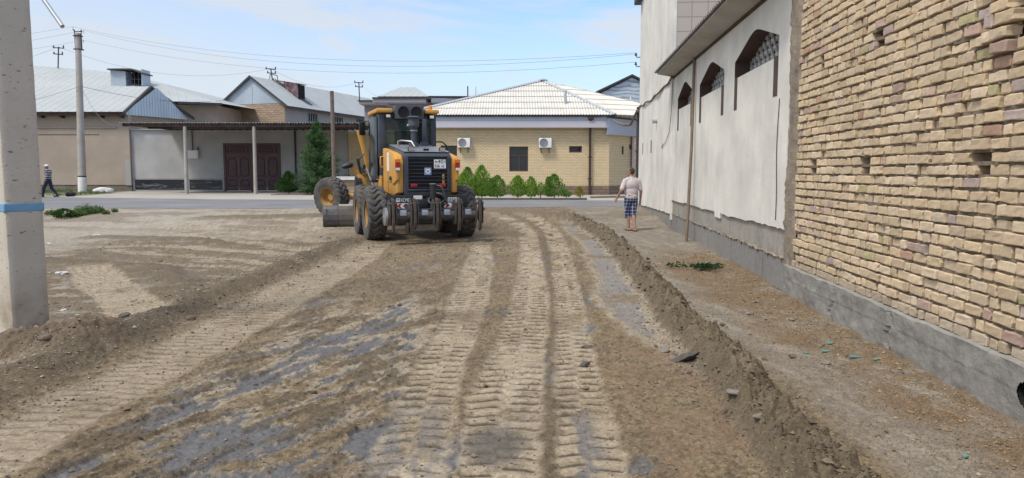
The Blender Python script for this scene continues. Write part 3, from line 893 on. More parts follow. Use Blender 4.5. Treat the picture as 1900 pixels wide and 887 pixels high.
def brick_building():
    root = empty('brick_building', Wp(5, -.5, 0), 0, 'unplastered sand brick building on a cracked grey concrete plinth, nearest on the right', 'building')
    rnd = random.Random(11)
    y0, y1, z0, ztop = 1.2, 9.22, .415, 4.75
    holes = [(6.98, 2.84), (8.42, 2.87), (7.17, 1.67), (8.52, 1.67), (5.13, 1.69), (3.6, 1.7)]
    pal = [(.60, .472, .322), (.575, .448, .298), (.61, .485, .338), (.56, .435, .288), (.59, .46, .315), (.63, .508, .365)]
    odd = [(.47, .34, .275), (.45, .36, .32), (.47, .41, .235), (.46, .30, .215), (.50, .38, .285)]
    mb, jm = MB(), MB()
    ch = .0905
    nc = int((ztop - z0) / ch)
    for k in range(nc):
        zc0 = z0 + k * ch
        y = y0 - rnd.random() * .25
        wob = rnd.uniform(-.004, .004)
        while y < y1:
            ln = .232 if rnd.random() < .66 else .122
            ln *= rnd.uniform(.93, 1.06)
            a, b = y, min(y + ln - rnd.uniform(.017, .034), y1)
            y += ln
            if b - a < .05: continue
            ym, zm = (a + b) / 2, zc0 + ch / 2
            opening = ym < 4.82 and zm > 2.48 and ym > 3.2 and zm < 4.0
            if opening: continue
            hole = any(abs(zm - hz_) < ch * .75 and a - .02 < hy < b + .02 for hy, hz_ in holes)
            if hole: continue
            hh = .073 * rnd.uniform(.88, 1.05)
            out = rnd.gauss(0, .006)
            if rnd.random() < .05: out -= .02
            if zm > 2.42 and 4.82 <= ym < 5.12: out += .045      # toothing beside the opening
            c = rnd.choice(odd) if rnd.random() < .10 else rnd.choice(pal)
            f_ = rnd.uniform(.82, 1.10)
            c = tuple(x * f_ for x in c)
            if k < 1: c = tuple(.5 * x + .5 * g for x, g in zip(c, (.30, .26, .21)))
            us_ = [0, .035, .3, .65, .965, 1] if ln > .18 else [0, .06, .5, .94, 1]
            vs_ = [0, .09, .5, .91, 1]
            nu_, nv_ = len(us_) - 1, 4
            tl = rnd.gauss(0, .004)
            vs = []
            for j in range(nv_ + 1):
                for i in range(nu_ + 1):
                    fu, fv = us_[i], vs_[j]
                    eu = min(fu, 1 - fu) == 0; ev = min(fv, 1 - fv) == 0
                    o_ = out + rnd.gauss(0, .0014) - (.005 if eu else 0) - (.004 if ev else 0) - (rnd.uniform(0, .045) if eu and ev else 0)
                    yy = a + (b - a) * fu + rnd.gauss(0, .002) + (rnd.uniform(0, .016) * (1 if fu == 0 else -1) if eu and ev else (rnd.uniform(-.004, .006) * (1 if fu == 0 else -1) if eu else 0))
                    zz = zc0 + wob + hh * fv + tl * (fu - .5) + rnd.gauss(0, .0022)
                    vs.append(Wp(yy, o_, zz))
            w_ = nu_ + 1
            fs = [(j * w_ + i + 1, j * w_ + i, (j + 1) * w_ + i, (j + 1) * w_ + i + 1) for j in range(nv_) for i in range(nu_)]
            # sides going back into the wall
            rim = [i for i in range(w_)] + [j * w_ + nu_ for j in range(1, nv_ + 1)] + [nv_ * w_ + i for i in range(nu_ - 1, -1, -1)] + [j * w_ for j in range(nv_ - 1, 0, -1)]
            nb = len(vs)
            for r_ in rim: vs.append(vs[r_] - NRM * .10)
            m_ = len(rim)
            for i in range(m_): fs.append((rim[i], rim[(i + 1) % m_], nb + (i + 1) % m_, nb + i))
            mb.add(vs, fs, None, c)
            # upright mortar joint
            if rnd.random() < .9:
                d_ = rnd.uniform(-.06, -.034)
                yy = b + .012
                jm.add([Wp(yy - .022, d_, zc0 - .004), Wp(yy + .022, d_, zc0 - .004), Wp(yy + .022, d_ - .004, zc0 + ch), Wp(yy - .022, d_ - .004, zc0 + ch)], [(1, 0, 3, 2)])
        # bed joint, raked back unevenly
        ys = np.arange(y0, y1 + .01, .06)
        row = []
        for yy in ys:
            d_ = -.029 + rnd.gauss(0, .007) + (.018 if rnd.random() < .2 else 0)
            row.append((yy, d_))
        for (ya, da), (yb, db) in zip(row[:-1], row[1:]):
            if ya < 4.80 and ya > 3.2 and zc0 > 2.45 and zc0 < 4.0: continue
            zt, zb = zc0 + .006, zc0 - .022
            jm.add([Wp(ya, da, zb), Wp(yb, db, zb), Wp(yb, db + .004, zt), Wp(ya, da + .004, zt), Wp(ya, -.10, zb), Wp(yb, -.10, zb), Wp(yb, -.10, zt), Wp(ya, -.10, zt)],
                   [(1, 0, 3, 2), (3, 7, 6, 2), (0, 1, 5, 4)])
    wl = part(mb, 'wall', M['brick_near'], root)
    # backing behind the bricks, with the window recess left open
    bk = MB()
    def pan(ya, yb, za, zb, d): bk.quad(Wp(yb, d, za), Wp(ya, d, za), Wp(ya, d, zb), Wp(yb, d, zb))
    pan(y0, y1, z0 - .05, 2.48, -.1); pan(4.82, y1, 2.48, ztop, -.1); pan(y0, 3.2, 2.48, ztop, -.1); pan(3.2, 4.82, 4.0, ztop, -.1)
    bk.quad(Wp(4.82, -.1, 2.48), Wp(4.82, -.4, 2.48), Wp(4.82, -.4, 4.0), Wp(4.82, -.1, 4.0))
    bk.quad(Wp(3.2, -.1, 2.48), Wp(3.2, -.4, 2.48), Wp(4.82, -.4, 2.48), Wp(4.82, -.1, 2.48))
    bk.quad(Wp(3.2, -.1, 4.0), Wp(4.82, -.1, 4.0), Wp(4.82, -.4, 4.0), Wp(3.2, -.4, 4.0))
    for v_, f_, in ((jm.v, jm.f),): bk.add(v_, f_)
    part(bk, 'mortar', M['mortar'], root)
    op = MB(); op.quad(Wp(4.82, -.4, 2.48), Wp(3.2, -.4, 2.48), Wp(3.2, -.4, 4.0), Wp(4.82, -.4, 4.0))
    part(op, 'window_opening', M['black'], root)
    # plinth with a drain hole
    pl = MB()
    ys = np.concatenate([np.arange(y0, 4.2, .035), np.arange(4.2, 4.66, .009), np.arange(4.66, 9.48, .035)]); zs = np.linspace(-.35, .41, 64)
    vs = []
    rr = random.Random(5)
    for zz in zs:
        for yy in ys:
            d_ = .030 + (float(vnoise(np.array([yy * 3.1]), np.array([zz * 5 + 9]), 3)[0]) - .5) * .018 + (float(vnoise(np.array([yy * 11.]), np.array([zz * 14]), 4)[0]) - .5) * .010
            d_ += .004 * (zz > .235 + .01 * math.sin(yy * 1.3))
            if zz == zs[-1]: d_ -= .02
            crack = abs(yy - (6.35 + .10 * math.sin(zz * 14) + (zz - .2) * .5)); 
            if crack < .03: d_ -= .028
            crack = abs(yy - (7.75 + .07 * math.sin(zz * 17)));
            if crack < .03: d_ -= .02
            top = zz + (.004 * math.sin(yy * 2.7) + .005 * math.sin(yy * 11.3) if zz > .3 else 0)
            vs.append(Wp(yy, d_, top))
    w_ = len(ys); fs = []
    for j in range(len(zs) - 1):
        for i in range(w_ - 1):
            yy, zz = (ys[i] + ys[i + 1]) / 2, zs[j] + .006
            if math.hypot(yy - 4.42, zz - .23) < .082: continue
            fs.append((j * w_ + i + 1, j * w_ + i, (j + 1) * w_ + i, (j + 1) * w_ + i + 1))
    k = len(zs) - 1
    nb = len(vs)
    for i in range(w_): vs.append(Wp(ys[i], -.12, .415))
    for i in range(w_ - 1): fs.append((k * w_ + i + 1, k * w_ + i, nb + i, nb + i + 1))
    pl.add(vs, fs)
    part(pl, 'plinth', M['concrete_dark'], root, smooth=50)
    dh = MB(); dh.tube([Wp(4.42, .028, .23), Wp(4.42, -.3, .23)], .087, 16, cap=False); dh.quad(*[Wp(4.42 + a, -.29, .23 + b) for a, b in ((-.12, -.12), (.12, -.12), (.12, .12), (-.12, .12))])
    part(dh, 'drain_hole', M['black'], root)
    # strip of smeared mortar where the brick meets the plastered wall
    stp = MB()
    zs = np.arange(0.0, 4.75, .05); ys = np.linspace(9.20, 9.60, 9); vs = []
    for j, zz in enumerate(zs):
        for i, yy in enumerate(ys):
            d_ = .015 + rr.gauss(0, .008) + .014 * math.sin(zz * 3 + yy * 9)
            if i in (0, 8): d_ -= .05
            e_ = rr.gauss(0, .012) if i in (0, 8) else 0
            vs.append(Wp(yy + e_, d_, zz))
    fs = [(j * 9 + i + 1, j * 9 + i, (j + 1) * 9 + i, (j + 1) * 9 + i + 1) for j in range(len(zs) - 1) for i in range(8)]
    stp.add(vs, fs)
    part(stp, 'corner_pier', M['mortar_smear'], root, smooth=60)
    body = MB(); body.prism([Wp(y0 + .02, -.42, 0), Wp(9.5, -.42, 0), Wp(9.5, -7, 0), Wp(y0 + .02, -7, 0)], (0, 0, 4.7))
    part(body, 'inner_wall', M['mortar'], root)
    return root
brick_building()

ARCH = [(11.42, 1.28), (14.75, 1.20), (17.93, 1.07)]
def arch_top(Y):
    for c, h in ARCH:
        t = abs(Y - c) / h
        if t <= 1.0001:
            return float(np.interp(t, [0, .10, .22, 1], [3.775, 3.765, 3.735, 3.47]))
    return None
SILL = 3.19

def plaster_sheet(y0, y1, zbot, ztop, out, thick, step=.03, arches=False):
    mb = MB()
    ys = list(np.arange(y0, y1, step)) + [y1]
    if arches:
        for c, h in ARCH: ys += [c - h - 1e-4, c - h + 1e-4, c + h - 1e-4, c + h + 1e-4, c]
        ys = sorted(set(ys))
    for a, b in zip(ys[:-1], ys[1:]):
        if b - a < 1e-6: continue
        m_ = (a + b) / 2
        top = arch_top(m_) if arches else None
        if b - a < 3e-4: continue
        def face(za, zb, wa, wb):
            mb.quad(Wp(b, out, zb), Wp(a, out, za), Wp(a, out, wa), Wp(b, out, wb))
        if top is None:
            face(zbot(a), zbot(b), ztop, ztop)
        else:
            face(zbot(a), zbot(b), SILL, SILL)
            ta, tb = arch_top(max(min(a, 99), a + 1e-4)) or 3.47, arch_top(b - 1e-4) or 3.47
            face(ta, tb, ztop, ztop)
            mb.quad(Wp(a, out, SILL), Wp(a, out - .34, SILL), Wp(b, out - .34, SILL), Wp(b, out, SILL))
        mb.quad(Wp(a, out - thick, zbot(a)), Wp(a, out, zbot(a)), Wp(b, out, zbot(b)), Wp(b, out - thick, zbot(b)))
    return mb

def white_wing():
    root = empty('white_building', Wp(14, -1, 0), 0, 'low white plastered building with three arched lattice windows and a sloping eave', 'building')
    zb = lambda y: .835 + .012 * math.sin(y * 1.9) + .04 * (float(vnoise(np.array([y * 2.4]), np.array([1.5]), 8)[0]) - .5) + .025 * (float(vnoise(np.array([y * 13.]), np.array([2.5]), 9)[0]) - .5) \
        - (.10 if 13.6 < y < 14.1 else 0)
    pl = plaster_sheet(9.585, 19.82, zb, 4.6, 0.0, .05, arches=True)
    pl.quad(Wp(9.585, 0, .8), Wp(9.585, -.1, .8), Wp(9.585, -.1, 4.6), Wp(9.585, 0, 4.6))
    part(pl, 'wall', M['plaster_white'], root)
    fd = MB(); fd.prism([Wp(9.56, -.035, -.2), Wp(19.83, -.035, -.2), Wp(19.83, -.34, -.2), Wp(9.56, -.34, -.2)], (0, 0, 1.25))
    part(fd, 'foundation_wall', M['block'], root)
    # ledge of rough mortar between the two courses of blocks
    ld = MB(); rr = random.Random(3); vs = []; ys = np.arange(9.56, 19.8, .06)
    for yy in ys:
        c_ = .455 + rr.gauss(0, .01); o_ = rr.uniform(-.03, .012)
        vs += [Wp(yy, -.04, c_ - .035), Wp(yy, o_ - .01, c_), Wp(yy, -.04, c_ + .03)]
    fs = []
    for i in range(len(ys) - 1):
        for j in range(2): fs.append((3 * i + j, 3 * i + j + 1, 3 * i + j + 4, 3 * i + j + 3)[::-1])
    ld.add(vs, fs); part(ld, 'mortar_bead', M['mortar_smear'], root)
    body = MB(); body.prism([Wp(9.56, -.36, 0), Wp(19.8, -.36, 0), Wp(19.8, -8, 0), Wp(9.56, -8, 0)], (0, 0, 4.55))
    part(body, 'inner_wall', M['plaster_grey'], root)
    for c, h in ARCH:
        rv = MB(); tt = [-1] + list(np.linspace(-1, 1, 33)) + [1]
        pts = [(c - h, SILL)] + [(c + h * t, arch_top(c + h * t * .9999)) for t in np.linspace(-1, 1, 33)] + [(c + h, SILL)]
        for (ya, za), (yb, zb_) in zip(pts[:-1], pts[1:]):
            rv.quad(Wp(ya, .004, za), Wp(yb, .004, zb_), Wp(yb, -.345, zb_), Wp(ya, -.345, za))
        wn = part(rv, 'window_reveal', M['brown_paint'], root)
        # pierced lattice set deep in the opening
        la = MB(); s_ = .125
        def bar(ya, za, yb, zb_, d_):
            la.prism([Wp(ya, d_, za), Wp(yb, d_, za), Wp(yb, d_, zb_), Wp(ya, d_, zb_)], NRM * -.03)
        ny, nz = int(2 * h / s_) + 1, 5
        for i in range(ny):
            y = c - h + i * s_
            for j in range(nz):
                z = SILL + j * s_
                if (i + j) % 2: bar(y, z, y + .030, z + s_ * 1.25, -.25); bar(y - .04, z + .05, y + .07, z + .078, -.247)
                else: bar(y, z + .02, y + s_ * 1.25, z + .05, -.244); bar(y + .05, z - .03, y + .078, z + .09, -.253)
        wparent(la.build('lattice', M['lattice']), root)
        bk = MB(); bk.quad(Wp(c + h, -.335, SILL), Wp(c - h, -.335, SILL), Wp(c - h, -.335, 3.78), Wp(c + h, -.335, 3.78))
        part(bk, 'window_opening', M['black'], root)
        for yy, zl in ((c - h + .10, 2.655), (c + h - .10, 2.66)):
            jb = MB(); jb.prism([Wp(yy - .10, .006, zl), Wp(yy + .10, .006, zl), Wp(yy + .10, .006, SILL + .01), Wp(yy - .10, .006, SILL + .01)], NRM * -.04)
            part(jb, 'jamb_strip', M['brown_paint'], root, fixn=True)
    sf = MB()
    sf.prism([Wp(9.3, 0.0, 4.13), Wp(9.3, .44, 4.215), Wp(9.3, .44, 4.25), Wp(9.3, 0.0, 4.25)], TNG * 10.6)
    part(sf, 'eave_soffit', M['soffit'], root, fixn=True)
    tr = MB(); tr.prism([Wp(9.3, .004, 4.085), Wp(9.3, .03, 4.085), Wp(9.3, .03, 4.135), Wp(9.3, .004, 4.135)], TNG * 10.6)
    part(tr, 'cornice_strip', M['wood_dark'], root, fixn=True)
    rf = MB(); corr_poly(rf, [Wp(9.2, .50, 4.275), Wp(20.0, .50, 4.275), Wp(20.0, -5, 5.5), Wp(9.2, -5, 5.5)], .16, .022)
    a = len(rf.v)
    rf2 = MB(); rf2.v = [tuple(Vector(p) - Vector((0, 0, .012))) for p in rf.v]; rf2.f = [f[::-1] for f in rf.f]; rf2.c = list(rf.c)
    rf.add(rf2.v, rf2.f)
    part(rf, 'roof', M['roof_rust'], root)
white_wing()

def tall_white():
    root = empty('tall_white_building', Wp(24, -1, 0), 0, 'tall white plastered building with two slit vents, rising behind the low eave', 'building')
    zb = lambda y: .46 - .012 * (y - 19.8) + .05 * (float(vnoise(np.array([y * 3.]), np.array([4.5]), 8)[0]) - .5)
    pl = plaster_sheet(19.825, 28.45, zb, 8.3, .03, .08)
    pl.quad(Wp(28.45, .03, 0), Wp(28.45, .03, 8.3), Wp(28.45, -9, 8.3), Wp(28.45, -9, 0))
    pl.quad(Wp(19.825, .03, .3), Wp(19.825, -.05, .3), Wp(19.825, -.05, 8.3), Wp(19.825, .03, 8.3))
    part(pl, 'wall', M['plaster_white'], root)
    fd = MB(); fd.prism([Wp(19.84, 0.0, -.2), Wp(28.43, 0, -.2), Wp(28.43, -.3, -.2), Wp(19.84, -.3, -.2)], (0, 0, .9))
    part(fd, 'foundation_wall', M['concrete_dark'], root)
    en = MB(); en.quad(Wp(19.835, -.05, 3), Wp(19.835, -9, 3), Wp(19.835, -9, 8.3), Wp(19.835, -.05, 8.3))
    part(en, 'tiled_end_wall', M['tile_pink'], root, fixn=True)
    body = MB(); body.prism([Wp(19.86, -.32, 0), Wp(28.40, -.32, 0), Wp(28.40, -8.9, 0), Wp(19.86, -8.9, 0)], (0, 0, 8.25))
    part(body, 'inner_wall', M['plaster_grey'], root)
    rf = MB(); rf.prism([Wp(19.5, .30, 8.02), Wp(28.8, .30, 8.02), Wp(28.8, .30, 8.30), Wp(28.8, -.02, 8.5), Wp(19.5, -.02, 8.5), Wp(19.5, .30, 8.30)][:4], (0, 0, 0.0001))
    rf = MB(); rf.prism([Wp(27.6, .26, 8.0), Wp(28.8, .26, 8.0), Wp(28.8, -9, 8.0), Wp(27.6, -9, 8.0)], (0, 0, .34))
    rf.prism([Wp(19.5, .26, 8.31), Wp(27.59, .26, 8.31), Wp(27.59, -9, 8.31), Wp(19.5, -9, 8.31)], (0, 0, .2))
    part(rf, 'roof', M['metal_dark'], root, fixn=True)
    for yy, zz, w_, h_ in ((24.4, 2.43, .30, .42), (27.0, 2.44, .24, .42)):
        v = MB(); v.prism([Wp(yy - w_ / 2, .034, zz - h_ / 2), Wp(yy + w_ / 2, .034, zz - h_ / 2), Wp(yy + w_ / 2, .034, zz + h_ / 2), Wp(yy - w_ / 2, .034, zz + h_ / 2)], NRM * -.05)
        fr = part(v, 'vent', M['plinth_mud'], root, fixn=True)
    v = MB(); v.tube([Wp(23.0, -.05, 3.2), Wp(23.0, .17, 3.19)], .085, 12)
    part(v, 'vent_pipe', M['soffit'], root, smooth=40)
    dp = MB(); p0 = Wp(28.62, .02, 0)
    dp.tube([Wp(28.62, .06, .3), Wp(28.62, .06, 4.05), Wp(28.62, .06, 4.1)], .06, 10)
    for z in (1.2, 2.4, 3.6): dp.box(*Wp(28.62, .06, z), .16, .16, .05)
    part(dp, 'drainpipe', M['metal_dark'], root, smooth=40)
    # insulators on the far corner
    for z, px in ((5.98, 0), (5.63, 0)):
        b = MB(); b.tube([Wp(28.5, .02, z), Wp(28.5, .16, z), Wp(28.5, .19, z + .06)], .018, 6); b.lathe([(.0, 0), (.05, .01), (.05, .05), (.03, .06), (.04, .1), (0, .12)], 10, Matrix.Translation(Wp(28.5, .19, z + .05)))
        part(b, 'insulator', M['metal_dark'], root)
tall_white()

def tube_thing(name, label, cat, pts, r, mat, group=None, n=8):
    c = sum((Vector(p) for p in pts), Vector()) / len(pts)
    mb = MB(); mb.tube([Vector(p) - c for p in pts], r, n)
    o = mb.build(name, mat, None, smooth=50); o.location = c
    return tag(o, label, cat, group)
tube_thing('pipe', 'thin brown steel pipe propped upright against the arched white wall', 'pipe', [(3.90, 16.2, gz(0, 16)), (4.0, 16.33, 2.2), (4.06, 16.5, 4.2)], .034, M['pipe_brown'])
pts = [Wp(y, .06 + .02 * math.sin(y * 2), 4.08 - .10 * math.sin((y - 20) / 8.4 * math.pi) + .03 * math.sin(y * 3)) for y in np.arange(19.6, 28.7, .45)]
tube_thing('cable_run', 'dark cable sagging along the tall white wall just under the eave line', 'cable', pts, .028, M['cable_brown'])
pts = [Wp(12.5, .012, z + .0) + Vector((0, .10 * math.sin(z * 2.3), 0)) for z in np.arange(1.0, 2.6, .2)]
pts = [Wp(10.02 + .03 * math.sin(z * 4), .010, z) for z in np.arange(.95, 2.66, .15)]
tube_thing('wire', 'thin loose wire hanging down the white plaster beside the nearest arch', 'wire', pts, .006, M['cable'], n=5)
pts = [Wp(19.75, .045, 4.0), Wp(19.85, .045, 3.2), Wp(20.1, .05, 2.7), Wp(20.8, .05, 2.45), Wp(21.7, .05, 2.3), Wp(21.4, .05, 2.42)]
tube_thing('wire', 'thin loose wire curling on the white plaster beside the farthest arch', 'wire', pts, .007, M['cable'], n=5)

# ---------------------------------------------------------------- buildings across the road
GZ = .29
def V(x, y, z): return Vector((x, y, z))
def zat(py, Y): return at(950, py, Y).z
def xat(px, Y, py=300): return at(px, py, Y).x

def yellow_house():
    Y0 = 41.0
    root = empty('brick_house', (0, 44, GZ), 0, 'single storey yellow brick house with a cream corrugated hip roof and brown windows', 'house')
    x0, x1 = -5.7, xat(1130, Y0); xr, yr = xat(1174, 43.2), 43.2
    ztop = 4.62; zp = zat(345, Y0)
    wl = MB()
    foot = [V(x0, Y0, 0), V(x1, Y0, 0), V(xr, yr, 0), V(xr, 51, 0), V(x0, 51, 0)]
    # front wall with real openings
    ops = []
    for (a, b, c, d) in ((945, 980, 272, 318), (1056, 1080, 271, 283), (818, 848, 270, 318)):
        p, q = at(a, d, Y0), at(b, c, Y0); ops.append((p.x, q.x, p.z, q.z))
    xs = sorted({x0, x1, *[o[0] for o in ops], *[o[1] for o in ops]})
    for a, b in zip(xs[:-1], xs[1:]):
        cuts = [(zp, ztop)]
        for o in ops:
            if o[0] - 1e-6 <= a and b <= o[1] + 1e-6: cuts = [(zp, o[2]), (o[3], ztop)]
        for lo, hi in cuts: wl.quad(V(a, Y0, lo), V(b, Y0, lo), V(b, Y0, hi), V(a, Y0, hi))
    for o in ops:
        d = .14
        wl.quad(V(o[0], Y0, o[2]), V(o[1], Y0, o[2]), V(o[1], Y0 + d, o[2]), V(o[0], Y0 + d, o[2]))
        wl.quad(V(o[0], Y0 + d, o[3]), V(o[1], Y0 + d, o[3]), V(o[1], Y0, o[3]), V(o[0], Y0, o[3]))
        wl.quad(V(o[0], Y0 + d, o[2]), V(o[0], Y0 + d, o[3]), V(o[0], Y0, o[3]), V(o[0], Y0, o[2]))
        wl.quad(V(o[1], Y0, o[2]), V(o[1], Y0, o[3]), V(o[1], Y0 + d, o[3]), V(o[1], Y0 + d, o[2]))
    for a, b in zip(foot[1:], foot[2:] + foot[:1]):
        wl.quad(a + V(0, 0, zp), b + V(0, 0, zp), b + V(0, 0, ztop), a + V(0, 0, ztop))
    part(wl, 'wall', M['brick_house'], root)
    bc = MB(); zb = zat(243.5, Y0)
    bc.box((x0 + x1) / 2, Y0 - .03, zb, x1 - x0, .06, .10)
    part(bc, 'string_course', M['brick_house'], root)
    pb = MB(); e = .05
    fp = [V(x0 - e, Y0 - e, 0), V(x1 + e * .4, Y0 - e, 0), V(xr + e, yr - e * .4, 0), V(xr + e, 51, 0), V(x0 - e, 51, 0)]
    pb.prism([p + V(0, 0, GZ - .3) for p in fp], (0, 0, zp - GZ + .3))
    part(pb, 'plinth', M['brick_plinth'], root, fixn=True)
    for k, o in enumerate(ops):
        fr = MB(); w, h = o[1] - o[0], o[3] - o[2]; yy = Y0 + .10; t = .065
        cx, cz = (o[0] + o[1]) / 2, (o[2] + o[3]) / 2
        for s_ in (-1, 1):
            fr.box(cx + s_ * (w / 2 - t / 2), yy, cz, t, .07, h - .002)
            fr.box(cx, yy + .002, cz + s_ * (h / 2 - t / 2), w - 2 * t, .066, t)
        if k != 1:
            zt = o[3] - h * .36
            fr.box(cx, yy + .004, zt, w - 2 * t, .06, t * .9); fr.box(cx + .02, yy + .006, (zt + o[2]) / 2, t * .9, .058, zt - o[2] - t)
        wf = part(fr, 'window', M['brown_frame'] if 'brown_frame' in M else M['gate_brown'], root)
        gl = MB(); gl.quad(V(o[0], yy + .02, o[2]), V(o[1], yy + .02, o[2]), V(o[1], yy + .02, o[3]), V(o[0], yy + .02, o[3]))
        g = part(gl, 'pane', M['glass'], root); g.parent = wf; g.matrix_parent_inverse = Matrix.Translation(root.location).inverted() @ Matrix.Identity(4)
        g.matrix_parent_inverse = Matrix.Identity(4)
    # eaves box, gutter
    ya = 40.55; zf0, zf1 = zat(237, ya), zat(216.5, ya)
    fc = MB(); fc.box((x0 - .3 + x1 - .1) / 2, (ya + Y0) / 2 + .06, (zf0 + zf1) / 2, x1 - x0 + .2, Y0 - ya + .1, zf1 - zf0)
    for i in range(16):
        xx = x0 - .2 + i * .74
        if xx < x1 - .3: fc.box(xx, ya - .014, zf0 + .10, .02, .008, .22)
    part(fc, 'fascia', M['fascia'], root)
    lw = MB(); lw.box((x0 + x1) / 2 - .2, ya - .018, zf0 + .19, x1 - x0 - .1, .012, .36)
    part(lw, 'soffit_board', M['mauve_trim'], root)
    gt = MB(); gt.box((x0 + x1) / 2 - .1, ya - .06, zf1 + .055, x1 - x0 + .7, .16, .12, .02)
    part(gt, 'gutter', M['metal_dark'], root)
    xp = xat(1126, 40.6)
    A, B, C_, D = V(xp, 40.50, 0), V(xat(1182, 42.9), 42.7, 0), V(xat(1182, 42.9) + .3, 44.5, 0), V(xp, 44.5, 0)
    z0_, z1_ = zat(248, 40.6), zat(219, 40.6)
    pb = MB(); pb.prism([p + V(0, 0, z0_) for p in (A, B, C_, D)], (0, 0, z1_ - z0_))
    part(pb, 'porch_fascia', M['fascia'], root, fixn=True)
    for z_, t_ in ((z0_ - .05, .10), (z1_ + .001, .09)):
        pb = MB(); pb.prism([p + V(-.04 if p is A or p is D else .04, -.05 if p is A or p is B else 0, z_ - (.0 if z_ > 4 else 0)) for p in (A, B, C_, D)], (0, 0, t_))
        part(pb, 'porch_trim', M['metal_dark'] if z_ > 4.2 else M['mauve_trim'], root, fixn=True)
    # roof
    ze = zf1 + .10
    FL, FR = V(x0 - .5, 40.35, ze), V(xat(1141, 40.35), 40.35, ze)
    RR, BR, BL = V(11.0, 42.6, ze), V(12.2, 52, ze), V(x0 - .5, 51.6, ze)
    AP = at(1007, 149.5, 46.0)
    rf = MB()
    corr_poly(rf, [FL, FR, AP], .155, .02, 1.02)
    corr_poly(rf, [FR, RR, AP], .155, .02, 1.02); corr_poly(rf, [RR, BR, AP], .155, .02, 1.02)
    corr_poly(rf, [BL, FL, AP], .3, .02); corr_poly(rf, [BR, BL, AP], .3, .02)
    part(rf, 'roof', M['slate'], root)
    rc = MB()
    for P in (FL, FR, BR):
        d = (AP - P); s_ = Vector((-d.y, d.x, 0)).normalized() * .14
        n_ = V(0, 0, .055)
        rc.prism([P - s_ + V(0, 0, .0), P + n_ * 1.6, P + s_ + V(0, 0, .0), P + n_ * .6], d)
    rc.lathe([(.0, 0), (.3, -.1), (.3, -.16)], 12, Matrix.Translation(AP + V(0, 0, .14)))
    part(rc, 'ridge_cap', M['ridge'], root, fixn=True)
    ch = MB(); p0 = at(1049, 203, 42.0); ch.tube([p0 - V(0, 0, .4), V(p0.x, 42, zat(168, 42))], .075, 10)
    part(ch, 'flue_pipe', M['ridge'], root, smooth=40)
    dp = MB(); xx = xat(1094.5, 40.85)
    dp.tube([V(xx, 40.5, zf1), V(xx, 40.84, zf0 - .25), V(xx, 40.86, GZ + .05)], .065, 10); dp.box(xx, 40.5, zf1 - .06, .3, .16, .22, .03)
    for z_ in (1.2, 2.4): dp.box(xx, 40.88, z_, .2, .12, .06)
    part(dp, 'drainpipe', M['gate_brown'], root, smooth=40)
    for px, py, h_ in ((1154, 279, .46), (1168, 273, .26)):
        t_ = (px - 1130) / 44.; p = V(x1 + (xr - x1) * t_, Y0 + (yr - Y0) * t_, 0); zz = zat(py, p.y)
        sl = MB(); d_ = V(xr - x1, yr - Y0, 0).normalized(); n_ = V(d_.y, -d_.x, 0)
        sl.prism([p - d_ * .07 + V(0, 0, zz - h_ / 2), p + d_ * .07 + V(0, 0, zz - h_ / 2), p + d_ * .07 + V(0, 0, zz + h_ / 2), p - d_ * .07 + V(0, 0, zz + h_ / 2)], n_ * .04)
        part(sl, 'slit_window', M['gate_brown'], root, fixn=True)
    dr = MB(); dr.box(xat(1173, 43.1), 43.1, 2.2, .10, .5, 3.6); part(dr, 'side_door', M['mauve_trim'], root)
M['gate_brown'] = pmat('brown joinery', (.055, .030, .024), .6, var=.2)
M['brown_frame'] = pmat('brown window frame', (.085, .042, .030), .6, var=.15)
yellow_house()

def ac_unit(px0, px1, py0, py1, label):
    Y = 40.68
    a, b = at(px0, py1, Y), at(px1, py0, Y)
    w, h = b.x - a.x, b.z - a.z
    root = empty('air_conditioner', (a.x + w / 2, 41.0, a.z), 0, label, 'air conditioner', 'outdoor units on the yellow brick wall')
    b_ = MB(); b_.box(0, -.19, h / 2, w, .30, h, .02); body = b_.build('casing', M['white'], root, smooth=40)
    f = MB(); f.lathe([(0, 0), (.05, .002), (h * .40, .004), (h * .43, .012), (h * .45, 0)], 24, Matrix.Translation((-w * .12, -.343, h / 2)) @ Matrix.Rotation(rad(90), 4, 'X'))
    f.build('fan_grille', M['fan_grey'], root, smooth=40)
    for i in range(5):
        pass
    for s_ in (-1, 1):
        br = MB(); br.box(s_ * w * .32, -.17, -.03, .04, .36, .035); br.box(s_ * w * .32, -.02, -.16, .04, .03, .26); br.build('bracket', M['steel'], root)
    pp = MB(); pp.tube([(w * .5 - .02, -.2, h * .3), (w * .5 + .05, -.15, h * .25), (w * .5 + .06, -.02, h * .1), (w * .5 + .06, -.02, -.1)], .02, 6); pp.build('hose', M['white_paint'], root)
ac_unit(1000, 1023.5, 256, 274, 'white wall air conditioner right of the large brown window of the brick house')
ac_unit(849, 872, 256, 273.5, 'white wall air conditioner on the brick house just right of the yellow grader')

